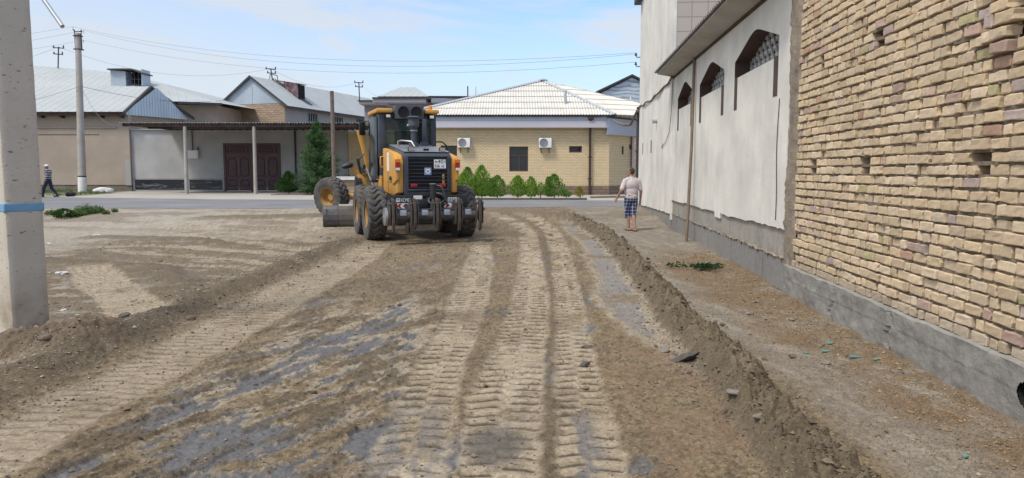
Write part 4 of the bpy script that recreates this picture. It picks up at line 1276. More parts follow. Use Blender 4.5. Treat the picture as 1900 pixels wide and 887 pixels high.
def grey_front():
    """grey rendered street wall with the gate, the canopy and marble panels"""
    Y = 48.5
    root = empty('street_wall', (xat(440, Y), Y, GZ), 0, 'grey rendered street wall with black marble panels and a dark canopy above', 'wall')
    x0, x1, z1 = xat(241, Y), xat(646, Y), zat(241, Y)
    ga, gb, gz1 = xat(415, Y), xat(521, Y), zat(266, Y)
    wl = MB()
    for a, b, lo, hi in ((x0, ga, GZ - .2, z1), (ga, gb, gz1, z1), (gb, x1, GZ - .2, z1)):
        wl.prism([V(a, Y, lo), V(b, Y, lo), V(b, Y, hi), V(a, Y, hi)], (0, .3, 0))
    part(wl, 'wall', M['plaster_grey'], root, fixn=True)
    cp = MB(); cp.box((x0 + x1) / 2, Y + .1, z1 + .03, x1 - x0 + .1, .5, .08)
    part(cp, 'coping', M['plaster_house'], root)
    for a, b in ((249, 340), (350, 411)):
        p = MB(); xa, xb = xat(a, Y), xat(b, Y); za, zb_ = zat(352, Y), zat(333.5, Y)
        p.box((xa + xb) / 2, Y - .015, (za + zb_) / 2, xb - xa, .03, zb_ - za); part(p, 'marble_panel', M['marble'], root)
    bd = MB(); xa, xb = xat(245, Y), xat(414, Y); bd.box((xa + xb) / 2, Y - .008, zat(332, Y), xb - xa, .016, .07); bd.box((xa + xb) / 2, Y - .01, zat(353.5, Y), xb - xa, .02, .12)
    part(bd, 'panel_border', M['plaster_house'], root)
    dp = MB(); dp.tube([V(xat(549, Y), Y - .08, zat(242, Y)), V(xat(549, Y), Y - .08, GZ + .1)], .06, 8); part(dp, 'drainpipe', M['metal_dark'], root, smooth=40)
    # ---- gate
    g = empty('gate', (xat(468, Y), Y, GZ), 0, 'dark maroon double gate with raised panels and fan shaped transoms', 'gate')
    fr = MB(); zt = zat(285.5, Y)
    xm = xat(467.5, Y); t = .14
    for x, w in ((ga + t / 2, t), (gb - t / 2, t), (xm, .22)): fr.box(x, Y + .02, (GZ + gz1) / 2, w, .12, gz1 - GZ)
    fr.box((ga + gb) / 2, Y + .022, gz1 - t / 2, gb - ga - .01, .118, t); 
    for a, b in ((ga + t, xm - .11), (xm + .11, gb - t)): fr.box((a + b) / 2, Y + .024, zt, b - a, .10, .12)
    part(fr, 'frame', M['gate'], g)
    for a, b in ((ga + t, xm - .11), (xm + .11, gb - t)):
        tr = MB(); cz, hh = (zt + .06 + gz1 - t) / 2, gz1 - t - zt - .06; cx = (a + b) / 2; ww = b - a
        tr.box(cx, Y + .05, cz, ww, .05, hh); tp = part(tr, 'transom', M['gate'], g)
        ml = MB(); zb_ = cz - hh * .36
        for rr_ in (.22, .42):
            ml.tube([V(cx + math.cos(q) * rr_ * ww * .62, Y + .012, zb_ + math.sin(q) * rr_ * ww * .62 * .9) for q in np.linspace(0, math.pi, 17)], .028, 6)
        ml.box(cx, Y + .012, zb_, ww * .8, .04, .04); ml.box(cx, Y + .012, cz + hh * .38, ww * .8, .04, .04); ml.box(cx, Y + .013, cz + hh * .2, .05, .04, hh * .36)
        for s_ in (-1, 1): ml.box(cx + s_ * ww * .4, Y + .012, cz, .045, .042, hh * .8)
        o = part(ml, 'moulding', M['gate_mould'], g); o.parent = tp; o.matrix_parent_inverse = Matrix.Identity(4)
        for s_ in (-1, 1):
            lf = MB(); lx = cx + s_ * ww / 4; lw = ww / 2 - .03; lh = zt - .06 - GZ
            lf.box(lx, Y + .05, GZ + lh / 2 + .02, lw, .06, lh - .05); le = part(lf, 'leaf', M['gate'], g)
            ml = MB(); hw = lw * .34
            def ring(z0, z1, bulge, bot=0):
                pts = [V(lx - hw, 0, z0 + .12), V(lx - hw * .7, 0, z0 + bot), V(lx, 0, z0 - bulge * .3 + bot), V(lx + hw * .7, 0, z0 + bot), V(lx + hw, 0, z0 + .12), V(lx + hw, 0, z1 - .16), V(lx + hw * .6, 0, z1 - .03), V(lx, 0, z1 + bulge), V(lx - hw * .6, 0, z1 - .03), V(lx - hw, 0, z1 - .16)]
                pts = [p + V(0, Y + .015, 0) for p in pts]; ml.tube(pts + pts[:1], .03, 6, cap=False)
            ring(GZ + lh * .42, GZ + lh * .90, .05); ring(GZ + lh * .14, GZ + lh * .32, -.04)
            ml.box(lx, Y + .014, GZ + .10, lw * .9, .02, .05)
            o = part(ml, 'moulding', M['gate_mould'], g); o.parent = le; o.matrix_parent_inverse = Matrix.Identity(4)
            if s_ < 0:
                hd = MB(); hd.box(cx - .04, Y - .01, GZ + lh * .40, .03, .06, .18, .01); o = part(hd, 'handle', M['metal_dark'], g); o.parent = le; o.matrix_parent_inverse = Matrix.Identity(4)
    # ---- canopy on two posts
    Yc = 42.4; zc = zat(231, Yc)
    c = empty('canopy', (xat(440, Yc), 45, GZ), 0, 'long dark timber canopy with corrugated sheet on two slim posts over the gate', 'canopy')
    xa, xb = xat(222, Yc), xat(668, Yc)
    cs = MB(); corr_poly(cs, [V(xa, Yc, zc + .10), V(xb, Yc, zc + .06), V(xb, 48.9, zc + .22), V(xa, 48.9, zc + .26)], .16, .022)
    d_ = MB(); d_.add([tuple(Vector(p) - V(0, 0, .014)) for p in cs.v], [f[::-1] for f in cs.f]); cs.add(d_.v, d_.f)
    part(cs, 'roof_sheet', M['metal_roof'], c)
    bm_ = MB()
    bm_.prism([V(xa + .2, Yc + .10, zc - .10), V(xb - .2, Yc + .10, zc - .14), V(xb - .2, Yc + .10, zc + .03), V(xa + .2, Yc + .10, zc + .07)], (0, .12, 0))
    bm_.box((xa + xb) / 2 + 1.5, Yc + .25, zc - .16, (xb - xa) * .78, .1, .12)
    part(bm_, 'front_beam', M['wood_dark'], c, fixn=True)
    nraf = 30; rf_ = MB()
    for i in range(nraf):
        x = xa + .3 + (xb - xa - .6) * i / (nraf - 1)
        part(MB().box(x, (Yc + 48.7) / 2, zc + .055 + .0 * i, .09, 48.7 - Yc - .2, .11), 'rafter', M['wood_dark'], c)
    dk = MB(); dk.box((xa + xb) / 2, 48.2, z1 + .13, xb - xa - .2, .12, .14); dk.box((xa + xb) / 2 - 2, 45.4, zc - .02, xb - xa - 4.5, .12, .12)
    part(dk, 'purlin', M['wood_dark'], c)
    for px, pb_ in ((342, 346), (470.5, 474)):
        p = MB(); p.tube([V(xat(pb_, Yc + .1, 360), Yc + .15, GZ - .1), V(xat(px, Yc + .1, 238), Yc + .18, zc - .10)], [.115, .10], 10); part(p, 'post', M['concrete'], c, smooth=50)
    # ---- meter box
    m = empty('meter_box', (xat(361, Y), Y - .02, zat(294, Y)), 0, 'white metal meter box with conduit on the grey wall', 'meter box')
    w, h = xat(370, Y) - xat(351, Y), zat(279, Y) - zat(294, Y)
    b = MB(); b.box(0, -.11, h / 2, w, .22, h, .015); b.build('box', M['white'], m)
    d = MB(); d.box(0, -.232, h / 2, w * .86, .02, h * .84, .005); d.box(w * .36, -.25, h * .5, .03, .03, .08); d.build('door', M['white_paint'], m)
    cd = MB(); cd.tube([(-w * .1, -.06, h), (-w * .1, -.06, h + .4), (-w * .1, -.06, zat(243, Y) - zat(294, Y))], .035, 8); cd.tube([(w * .42, -.1, h), (w * .42, -.1, h + .2)], .05, 8); cd.build('conduit', M['steel'], m)
grey_front()

def yard_wall():
    Y = 48.4
    root = empty('yard_wall', (-10, Y, GZ), 0, 'yellow brick yard wall with a pale coping, left of the grader cab', 'wall')
    xa, xb = xat(646.5, Y), -5.2; z1 = zat(246, Y)
    w = MB(); w.prism([V(xa + .02, Y, GZ - .2), V(xb, Y, GZ - .2), V(xb, Y, z1), V(xa + .02, Y, z1)], (0, .3, 0)); part(w, 'wall', M['brick_house'], root, fixn=True)
    c = MB(); c.box((xa + xb) / 2, Y + .15, z1 + .05, xb - xa, .46, .10); part(c, 'coping', M['white_paint'], root)
    Y = 41.0
    r = empty('garden_wall', (-9, Y, GZ), 0, 'low rough brick garden wall topped with pale slabs behind the front wheel', 'wall')
    xa, xb = xat(608, Y), xat(700, Y); z1 = zat(334, Y)
    w = MB(); w.prism([V(xa + .4, Y, GZ - .1), V(xb, Y, GZ - .1), V(xb, Y, z1), V(xa + .4, Y, z1)], (0, .4, 0)); part(w, 'wall', M['brick_tan'], r, fixn=True)
    c = MB(); c.box((xa + xb) / 2, Y + .18, z1 + .06, xb - xa, .75, .10, .02); c.box((xa + xb) / 2 - .3, Y + .1, z1 + .155, (xb - xa) * .5, .6, .06, .02); part(c, 'coping', M['white_paint'], r)
yard_wall()

def beige_house():
    Y = 48.3
    root = empty('beige_house', (-31, Y, GZ), 0, 'beige plastered house with a low metal roof and a pale blue gable', 'house')
    xr, xl = xat(242, Y), -46.0
    z1 = zat(213, Y)
    wl = MB(); wl.prism([V(xl, Y, zat(343, Y)), V(xr, Y, zat(343, Y)), V(xr, Y, z1), V(xl, Y, z1)], (0, .35, 0)); part(wl, 'wall', M['plaster_beige'], root, fixn=True)
    pl = MB(); pl.prism([V(xl, Y + .04, GZ - .2), V(xr, Y + .04, GZ - .2), V(xr, Y + .04, zat(343, Y)), V(xl, Y + .04, zat(343, Y))], (0, .3, 0)); part(pl, 'plinth', M['plinth_mud'], root, fixn=True)
    mo = MB(); mo.box((xl + xr) / 2 - .5, Y - .03, zat(236.5, Y), xr - xl - .6, .10, .06); mo.box((xl + xr) / 2 - .9, Y - .02, zat(248, Y), xr - xl - 2.2, .06, .05); part(mo, 'moulding', M['plaster_beige'], root)
    pt = MB(); pt.box(xr - .18, Y - .012, zat(320, Y), .36, .02, 1.7); part(pt, 'pale_patch', M['plaster_house'], root)
    # roof: ridge along X, gable end facing right
    ze = zat(207.5, Y - .5); Ym, Yb = 52.6, 57.6
    xg = xat(233, Y - .5); zr = zat(160.5, Ym); xgr = xat(281.5, Ym)
    xo = xg + .12
    F1, F2, R1, R2, B1, B2 = V(xl - 1, Y - .6, ze), V(xg + .05, Y - .6, ze), V(xl - 1, Ym, zr), V(xgr + .1, Ym, zr), V(xl - 1, Yb, ze + .05), V(xat(361, Yb), Yb, zat(219, Yb))
    rf = MB(); corr_poly(rf, [F1, F2, R2, R1], .55, .02, None, 10, profile='rib'); corr_poly(rf, [R1, R2, B2, B1], .55, .02, None, 10, profile='rib'); part(rf, 'roof', M['metal_roof'], root)
    eb = MB(); eb.box((xl + xg) / 2, Y - .35, ze - .14, xg - xl, .3, .16)
    for i in range(16): eb.box(xl + 1 + i * 1.3, Y - .2, ze - .3, .12, .5, .14)
    part(eb, 'eave_beam', M['wood_dark'], root)
    g = MB(); gp = [F2 + V(-.15, .4, -.05), B2 + V(-.25, -.4, -.05), R2 + V(-.2, 0, -.06)]
    n_ = 46
    for i in range(n_):                 # ribbed upright sheets filling the gable
        a, b = i / n_, (i + 1) / n_
        def bot(t): return gp[0].lerp(gp[1], t)
        def topz(t):
            tm = (gp[2].y - gp[0].y) / (gp[1].y - gp[0].y)
            return gp[0].z + (gp[2].z - gp[0].z) * (t / tm) if t < tm else gp[2].z + (gp[1].z - gp[2].z) * ((t - tm) / (1 - tm))
        m_ = (a + b) / 2; o_ = V(.014 if i % 2 else 0, 0, 0)
        p, q = bot(a) + o_, bot(b) + o_
        zlo = gp[0].z - .1
        g.quad(V(p.x, p.y, p.z - .1), V(q.x, q.y, q.z - .1), V(q.x, q.y, topz(b)), V(p.x, p.y, topz(a)))
    part(g, 'gable', M['metal_blue'], root)
    ed = MB()
    for a, b in ((F2, R2), (R2, B2)):
        d = b - a; ed.prism([a + V(.0, 0, .05), a + V(.14, 0, .05), a + V(.14, 0, -.12), a + V(0, 0, -.12)], d)
    part(ed, 'verge_trim', M['metal_dark'], root, fixn=True)
    bs = MB(); z0 = zat(240, Y)
    bs.prism([V(gp[0].x - .1, Y + .36, z0 - 1), V(gp[1].x - .2, Yb - .5, z0 - 1), V(gp[1].x - .2, Yb - .5, gp[1].z - .1), V(gp[0].x - .1, Y + .36, gp[0].z - .1)], (-.3, 0, 0)); part(bs, 'side_wall', M['brick_pale'], root, fixn=True)
beige_house()

def rear_left_house():
    root = empty('rear_house', (-36, 62, GZ), 0, 'large pale metal hip roof with a box dormer behind the beige house', 'house')
    R0, R2 = at(-120, 108, 68), at(255, 143, 66.5)
    E1, E2 = at(412, 192, 60.5), V(at(412, 192, 60.5).x + 2, 74, at(412, 192, 60.5).z)
    F0 = at(-120, 186, 59); F1 = at(330, 186, 59.0); F1.z = F0.z = E1.z
    rf = MB()
    R1 = at(182, 131, 67)
    for tri in ([F0, F1, R0], [F1, R1, R0], [F1, R2, R1]): corr_poly(rf, tri, .6, .02, None, 10, profile='rib')
    corr_poly(rf, [F1, E1, R2], .6, .02, None, 10, profile='rib')
    rf.add([E1, E2, R2], [(0, 1, 2)]); rf.add([R0, R1, R2, E2, V(F0.x, 76, F0.z)], [(0, 1, 4), (1, 2, 4), (2, 3, 4)])
    part(rf, 'roof', M['metal_roof'], root)
    ed = MB(); ed.prism([F1 + V(0, -.05, -.16), E1 + V(0, -.05, -.16), E1 + V(0, -.05, .03), F1 + V(0, -.05, .03)], (0, .1, 0)); part(ed, 'eave_trim', M['metal_dark'], root, fixn=True)
    w = MB(); a, b = at(270, 190, 60), at(402, 190, 61); w.prism([V(-60, 60, GZ), V(a.x, 60, GZ), V(b.x, 61, GZ), V(b.x, 74, GZ), V(-60, 74, GZ)], (0, 0, E1.z - GZ - .1)); part(w, 'wall', M['plaster_beige'], root, fixn=True)
    # box dormer
    d = MB(); a, b = at(206, 159, 62.5), at(264, 157, 62.5); zt = at(230, 128, 62.5).z; xs = at(233, 140, 62.5).x
    d.prism([V(a.x, 62.5, a.z - .3), V(xs, 62.5, a.z - .3), V(xs, 62.5, zt - .2), V(a.x, 62.5, zt - .1)], (0, 1.5, 0))
    d.prism([V(xs, 62.55, a.z - .3), V(b.x, 62.55, a.z - .3), V(b.x, 62.55, a.z - .12), V(xs, 62.55, a.z - .12)], (0, 1.4, 0)); d.box(b.x - .04, 63.25, (a.z + zt) / 2, .08, 1.4, zt - a.z)
    o = part(d, 'dormer', M['metal_bluegrey'], root, fixn=True)
    t = MB(); xm = (xs + b.x) / 2; pts = [V(xs - 1.4, 62.2, zt), V(xs, 62.2, zt + .02), V(xm, 62.2, zt + .0), V(b.x + .1, 62.2, zt - .32), V(b.x + .1, 62.2, zt - .42), V(xm, 62.2, zt - .12), V(xs, 62.2, zt - .1), V(xs - 1.4, 62.2, zt - .1)]
    t.prism(pts, (0, 2, 0)); q = part(t, 'dormer_roof', M['metal_dark'], root, fixn=True); q.parent = o; q.matrix_parent_inverse = Matrix.Identity(4)
    v = MB(); v.quad(V(xs, 63.6, a.z - .3), V(b.x, 63.6, a.z - .3), V(b.x, 63.6, zt), V(xs, 63.6, zt))
    vb = MB()
    for i in range(1, 4): vb.box(xs + (b.x - xs) * i / 4, 62.6, (a.z + zt) / 2 - .1, .05, .05, zt - a.z - .2)
    vb.box((xs + b.x) / 2, 62.6, a.z + (zt - a.z) * .4, b.x - xs, .052, .05)
    q = part(vb, 'dormer_bars', M['metal_dark'], root); q.parent = o; q.matrix_parent_inverse = Matrix.Identity(4)
    q = part(v, 'dormer_opening', M['black'], root); q.parent = o; q.matrix_parent_inverse = Matrix.Identity(4)
rear_left_house()

def gable_house():
    G = at(528, 190, 65.0)
    root = empty('gable_house', (G.x, G.y, GZ), 0, 'two storey house with a grey metal gable, tan brick end and barred side windows', 'house')
    d = V(math.sin(rad(18)), math.cos(rad(18)), 0); l = V(-d.y, d.x, 0)
    wd = 6.75; zE, zA = G.z - .05, at(453, 141, 66).z
    ln = 21.5; g0 = V(G.x, G.y, 0)
    def Q(s, t, z): return g0 + d * s + l * t + V(0, 0, z)
    w = MB(); w.quad(Q(0, 0, GZ), Q(ln, 0, GZ), Q(ln, 0, zE), Q(0, 0, zE)); w.quad(Q(ln, wd, GZ), Q(0, wd, GZ), Q(0, wd, zE), Q(ln, wd, zE)); part(w, 'side_wall', M['plaster_house'], root)
    e = MB(); e.quad(Q(0, wd, GZ), Q(0, 0, GZ), Q(0, 0, zE), Q(0, wd, zE)); part(e, 'end_wall', M['brick_tan'], root)
    gb = MB(); gb.prism([Q(-.02, wd + .05, zE), Q(-.02, -.05, zE), Q(-.02, wd / 2, zA - .12)], d * .1)
    gb.prism([Q(-.05, wd / 2 - .04, zE), Q(-.05, wd / 2 + .04, zE), Q(-.05, wd / 2 + .04, zA - .2), Q(-.05, wd / 2 - .04, zA - .2)], d * .03); part(gb, 'gable', M['metal_bluegrey'], root, fixn=True)
    rf = MB(); o = .45; dz = (zA - zE) / (wd / 2) * o
    corr_poly(rf, [Q(-.3, -o, zE - dz + .06), Q(ln, -o, zE - dz + .06), Q(ln, wd / 2, zA), Q(-.3, wd / 2, zA)], .7, .025, None, 10, profile='rib')
    corr_poly(rf, [Q(ln, wd + o, zE - dz + .06), Q(-.3, wd + o, zE - dz + .06), Q(-.3, wd / 2, zA), Q(ln, wd / 2, zA)], .7, .025, None, 10, profile='rib')
    part(rf, 'roof', M['metal_roof'], root)
    ed = MB()
    for t_ in (-o, wd + o):
        a, b = Q(-.32, t_, zE - dz + .06), Q(-.32, wd / 2, zA)
        ed.prism([a + V(0, 0, .04), a + V(0, 0, -.16), a + d * .07 + V(0, 0, -.16), a + d * .07 + V(0, 0, .04)], b - a)
    a = Q(-.3, -o, zE - dz + .03); ed.prism([a, a + V(0, 0, -.14), a + l * .08 + V(0, 0, -.14), a + l * .08], d * ln); part(ed, 'eave_trim', M['metal_dark'], root, fixn=True)
    # side windows, read from the photo along the wall
    for px, py0, py1, wdt in ((577, 211, 228, 1.5), (582, 212, 236, .0), (580, 211, 240, 1.5), (628, 218, 246, 1.5), (668, 222, 247, 1.4)):
        if px in (577, 582): continue
        r_ = (at(px, py0, 50) - Vector((0, 0, CAM_H))); t_ = None
        # ray and wall plane
        n_ = -l; o_ = Vector((0, 0, CAM_H)); k = (g0 - o_).dot(n_) / r_.dot(n_); hit = o_ + r_ * k
        s_ = (hit - g0).dot(d); zt = hit.z; zb = zt - 1.5
        f = MB(); f.prism([Q(s_ - wdt / 2, -.03, zb), Q(s_ + wdt / 2, -.03, zb), Q(s_ + wdt / 2, -.03, zt), Q(s_ - wdt / 2, -.03, zt)], l * .05); wf = part(f, 'window', M['black'], root, fixn=True)
        b = MB()
        for i in range(6):
            x_ = s_ - wdt / 2 + wdt * i / 5; b.tube([Q(x_, -.06, zb), Q(x_, -.06, zt)], .025, 5)
        b.tube([Q(s_ - wdt / 2, -.06, (zb + zt) / 2), Q(s_ + wdt / 2, -.06, (zb + zt) / 2)], .025, 5)
        q = part(b, 'window_bars', M['ridge'], root); q.parent = wf; q.matrix_parent_inverse = Matrix.Identity(4)
    # roof hatch with maroon side
    h = at(533, 172, 71)
    n_ = Vector((0, 0, 1)); sl = (zA - zE) / (wd / 2)
    s_ = 3.3; t0 = 1.75; zr = zE + t0 * sl
    hb = MB(); hb.prism([Q(s_, t0 - .9, zr - .6), Q(s_, t0 + .62, zr + 0.62 * sl - .05), Q(s_, t0 + .62, zr + 1.1), Q(s_, t0 - .9, zr + .75)], d * .06); hb.prism([Q(s_, t0 - 1.0, zr + .75), Q(s_, t0 + 1.2, zr + 1.1), Q(s_, t0 + 1.2, zr + 1.18), Q(s_, t0 - 1.0, zr + .83)], d * 1.25)
    o = part(hb, 'dormer', M['maroon'], root, fixn=True)
    hv = MB(); hv.prism([Q(s_ + .1, t0 - .88, zr - .75), Q(s_ + 1.15, t0 - .88, zr - .75), Q(s_ + 1.15, t0 - .88, zr + .74), Q(s_ + .1, t0 - .88, zr + .74)], l * .8); q = part(hv, 'dormer_opening', M['black'], root, fixn=True); q.parent = o; q.matrix_parent_inverse = Matrix.Identity(4)
    # ladder of loose battens lying on the roof
    ld = MB()
    for k in (-.25, .25): ld.tube([Q(4.2 + k, .1, zE + .1 * sl + .12), Q(3.2 + k, wd / 2, zA + .12), ], .04, 5)
    for i in range(12):
        f_ = i / 11; t_ = .1 + (wd / 2 - .1) * f_; s2 = 4.2 - f_; ld.tube([Q(s2 - .25, t_, zE + t_ * sl + .14), Q(s2 + .25, t_, zE + t_ * sl + .14)], .03, 5)
    ld.tube([Q(2.6, wd / 2, zA), Q(2.7, wd / 2, zA + .5), Q(3.6, wd / 2 - .1, zA + .5), Q(3.7, wd / 2 - .1, zA)], .04, 5)
    c_ = Q(3.7, wd / 4, (zE + zA) / 2)
    lo = MB(); lo.add([Vector(p) - c_ for p in ld.v], ld.f); ob = lo.build('roof_ladder', M['steel']); ob.location = c_; tag(ob, 'thin metal ladder lying up the slope of the gable house roof', 'ladder')
M['maroon'] = pmat('maroon sheet', (.085, .03, .04), .7, var=.4, scale=1.5, dirt=(.4, .38, .38), dirt_amt=.6, dscale=2)
gable_house()

def slab_house():
    root = empty('slab_house', (-9, 60, GZ), 0, 'mauve grey house with stepped flat eaves and small metal pyramid roof behind the grader', 'house')
    Y = 58.0
    def bx(px0, px1, py0, py1, y0, y1, m, name):
        a, b = at(px0, py1, y0), at(px1, py0, y0); w = MB(); w.box((a.x + b.x) / 2, (y0 + y1) / 2, (a.z + b.z) / 2, b.x - a.x, y1 - y0, b.z - a.z); return part(w, name, m, root)
    bx(679, 719, 192, 362, Y + .3, 70, M['mauve_render'], 'wall')
    bx(719, 800, 189, 362, Y, 69.9, M['mauve_render'], 'wall')
    bx(800.2, 845, 191, 362, Y + 1.5, 70, M['mauve_render'], 'wall')
    bx(666, 720, 187.5, 193, Y - .9, 70.4, M['mauve_trim'], 'lower_eave'); bx(664, 694, 185.6, 188, Y - 1.05, 70.5, M['metal_dark'], 'eave_edge')
    bx(692, 790, 183.3, 190, Y - 1.3, 70.3, M['mauve_trim'], 'upper_eave'); bx(690.5, 800, 180.3, 183.6, Y - 1.45, 70.45, M['metal_dark'], 'eave_edge')
    a, b, c, d = at(800, 190, Y - 1.2), at(868, 187, Y + 3), at(868, 178.5, Y + 3), at(800, 182, Y - 1.2)
    w = MB(); w.prism([V(a.x, a.y, a.z), V(b.x, b.y, b.z - .2), V(c.x, c.y, c.z - .18), V(d.x, d.y, d.z)], (0, 6, 0)); part(w, 'side_eave', M['mauve_trim'], root, fixn=True)
    w = MB(); w.prism([V(d.x - .2, d.y - .1, d.z), V(c.x + .2, c.y - .1, c.z - .18), V(c.x + .2, c.y - .1, c.z), V(d.x - .2, d.y - .1, d.z + .16)], (0, 6.2, 0)); part(w, 'eave_edge', M['metal_dark'], root, fixn=True)
    z0 = at(745, 180.4, Y).z; z1 = at(755, 162, Y + 5).z
    p = [V(at(703, 180, Y).x, Y - .6, z0), V(at(796, 180, Y).x, Y - .6, z0), V(at(796, 180, Y).x, 69.5, z0), V(at(703, 180, Y).x, 69.5, z0)]
    q = [V(at(743, 162, Y + 5).x, Y + 5, z1), V(at(770, 162, Y + 5).x, Y + 5, z1), V(at(770, 162, Y + 5).x, Y + 7, z1), V(at(743, 162, Y + 5).x, Y + 7, z1)]
    r = MB()
    for i in range(4):
        j = (i + 1) % 4; corr_poly(r, [p[i], p[j], q[j], q[i]], .5, .02, None, 10, profile='rib')
    r.add(q, [(0, 1, 2, 3)]); part(r, 'roof', M['metal_roof'], root)
    e = MB(); r0 = at(868, 179, Y + 3); e.tube([r0, V(r0.x, r0.y, at(868, 160, Y + 3).z)], .05, 6); part(e, 'lightning_rod', M['metal_dark'], root)
    e = MB(); r0 = at(883, 186, Y + 4); e.tube([r0 - V(0, 0, 1), V(r0.x, r0.y, at(883, 161, Y + 4).z)], .03, 6); part(e, 'aerial', M['ridge'], root)
slab_house()

def far_right_house():
    root = empty('far_house', (9.8, 61, GZ), 0, 'far house with a weathered blue grey gable beside the tall white building', 'house')
    Y = 60.
    a, ap, r = at(1106, 173, Y), at(1172, 141.5, Y), at(1236, 173, Y)
    zb = a.z
    w = MB(); w.prism([V(a.x + .4, Y, GZ), V(r.x, Y, GZ), V(r.x, Y, at(1172, 196, Y).z), V(a.x + .4, Y, at(1172, 196, Y).z)], (0, 12, 0)); part(w, 'wall', M['brick_tan'], root, fixn=True)
    g = MB(); zg = at(1172, 196, Y).z; g.prism([V(a.x + .4, Y - .02, zg), V(r.x, Y - .02, zg), V(r.x, Y - .02, zb), V(ap.x, Y - .02, ap.z - .1), V(a.x + .4, Y - .02, zb)], (0, .12, 0)); part(g, 'gable', M['metal_wavy'], root, fixn=True)
    rf = MB(); 
    for s_, e_ in ((a, ap), (ap, r)): rf.prism([s_ + V(0, -.3, 0), e_ + V(0, -.3, 0), e_ + V(0, -.3, .14), s_ + V(0, -.3, .14)], (0, 12, 0))
    part(rf, 'roof', M['metal_dark'], root, fixn=True)
    e = MB(); r0 = at(1170, 200, 52); e.tube([r0, at(1170, 180, 52)], .05, 6)
    o = e.build('flue_pipe', M['white_paint']); tag(o, 'short white flue pipe against the far gable next to the tall white wall', 'flue pipe')
def wavy():
    m, t, b = newmat('weathered gable sheet'); v = objco(t, (1, 1, 1.6))
    wv = t.nodes.new('ShaderNodeTexWave'); wv.inputs['Scale'].default_value = .55; wv.inputs['Distortion'].default_value = 9; wv.inputs['Detail'].default_value = 3; wv.bands_direction = 'Z'
    t.links.new(v, wv.inputs['Vector'])
    t.links.new(mixc(t, ramp(t, wv.outputs['Fac'], .1, .6), (.22, .27, .33), (.42, .48, .54)), b.inputs['Base Color']); b.inputs['Roughness'].default_value = .8
    return m
M['metal_wavy'] = wavy()
far_right_house()

# ---------------------------------------------------------------- the motor grader
def tyre_mesh(R=.655, w=.44, lugs=23):
    n, mb = lugs * 13, MB()
    prof = [(.305, -.17), (.33, -.205), (.42, -.226), (.52, -.226), (.575, -.217)]
    tread = [(R - .032 + .032 * (1 - (abs(t)) ** 3 * .9), t * .205) for t in np.linspace(-1, 1, 25)]
    rows = [(r, x, 0) for r, x in prof] + [(r, x, 1) for r, x in tread] + [(r, -x, 0) for r, x in prof[::-1]]
    vs, fs = [], []
    for r, x, k in rows:
        for j in range(n):
            g = 2 * math.pi * j / n
            rr = r
            if k:
                q = x / .205
                wave = .34 * math.sin(q * math.pi * 1.45 + .4) + .10 * q
                f = (j / n * lugs + wave) % 1
                d = min(1, max(0, (abs(f - .5) - .30) / .07))
                rr = r - .040 * d * (1 - .15 * abs(q))
                if abs(q) > .9: rr -= .006
            elif abs(x) > .21 and r > .56:
                f = (j / n * lugs + (.34 * math.sin(math.copysign(math.pi * 1.45, x) + .4) + math.copysign(.1, x))) % 1
                d = min(1, max(0, (abs(f - .5) - .30) / .07)); rr = r; x2 = x * (1 - .05 * d)
                vs.append((x2, rr * math.cos(g), rr * math.sin(g))); continue
            vs.append((x, rr * math.cos(g), rr * math.sin(g)))
    k = len(rows)
    for i in range(k - 1):
        for j in range(n):
            fs.append((i * n + j, i * n + (j + 1) % n, (i + 1) * n + (j + 1) % n, (i + 1) * n + j))
    mb.add(vs, [f[::-1] for f in fs])
    return mb
AX = Matrix.Rotation(rad(90), 4, 'Y')           # local Z -> X

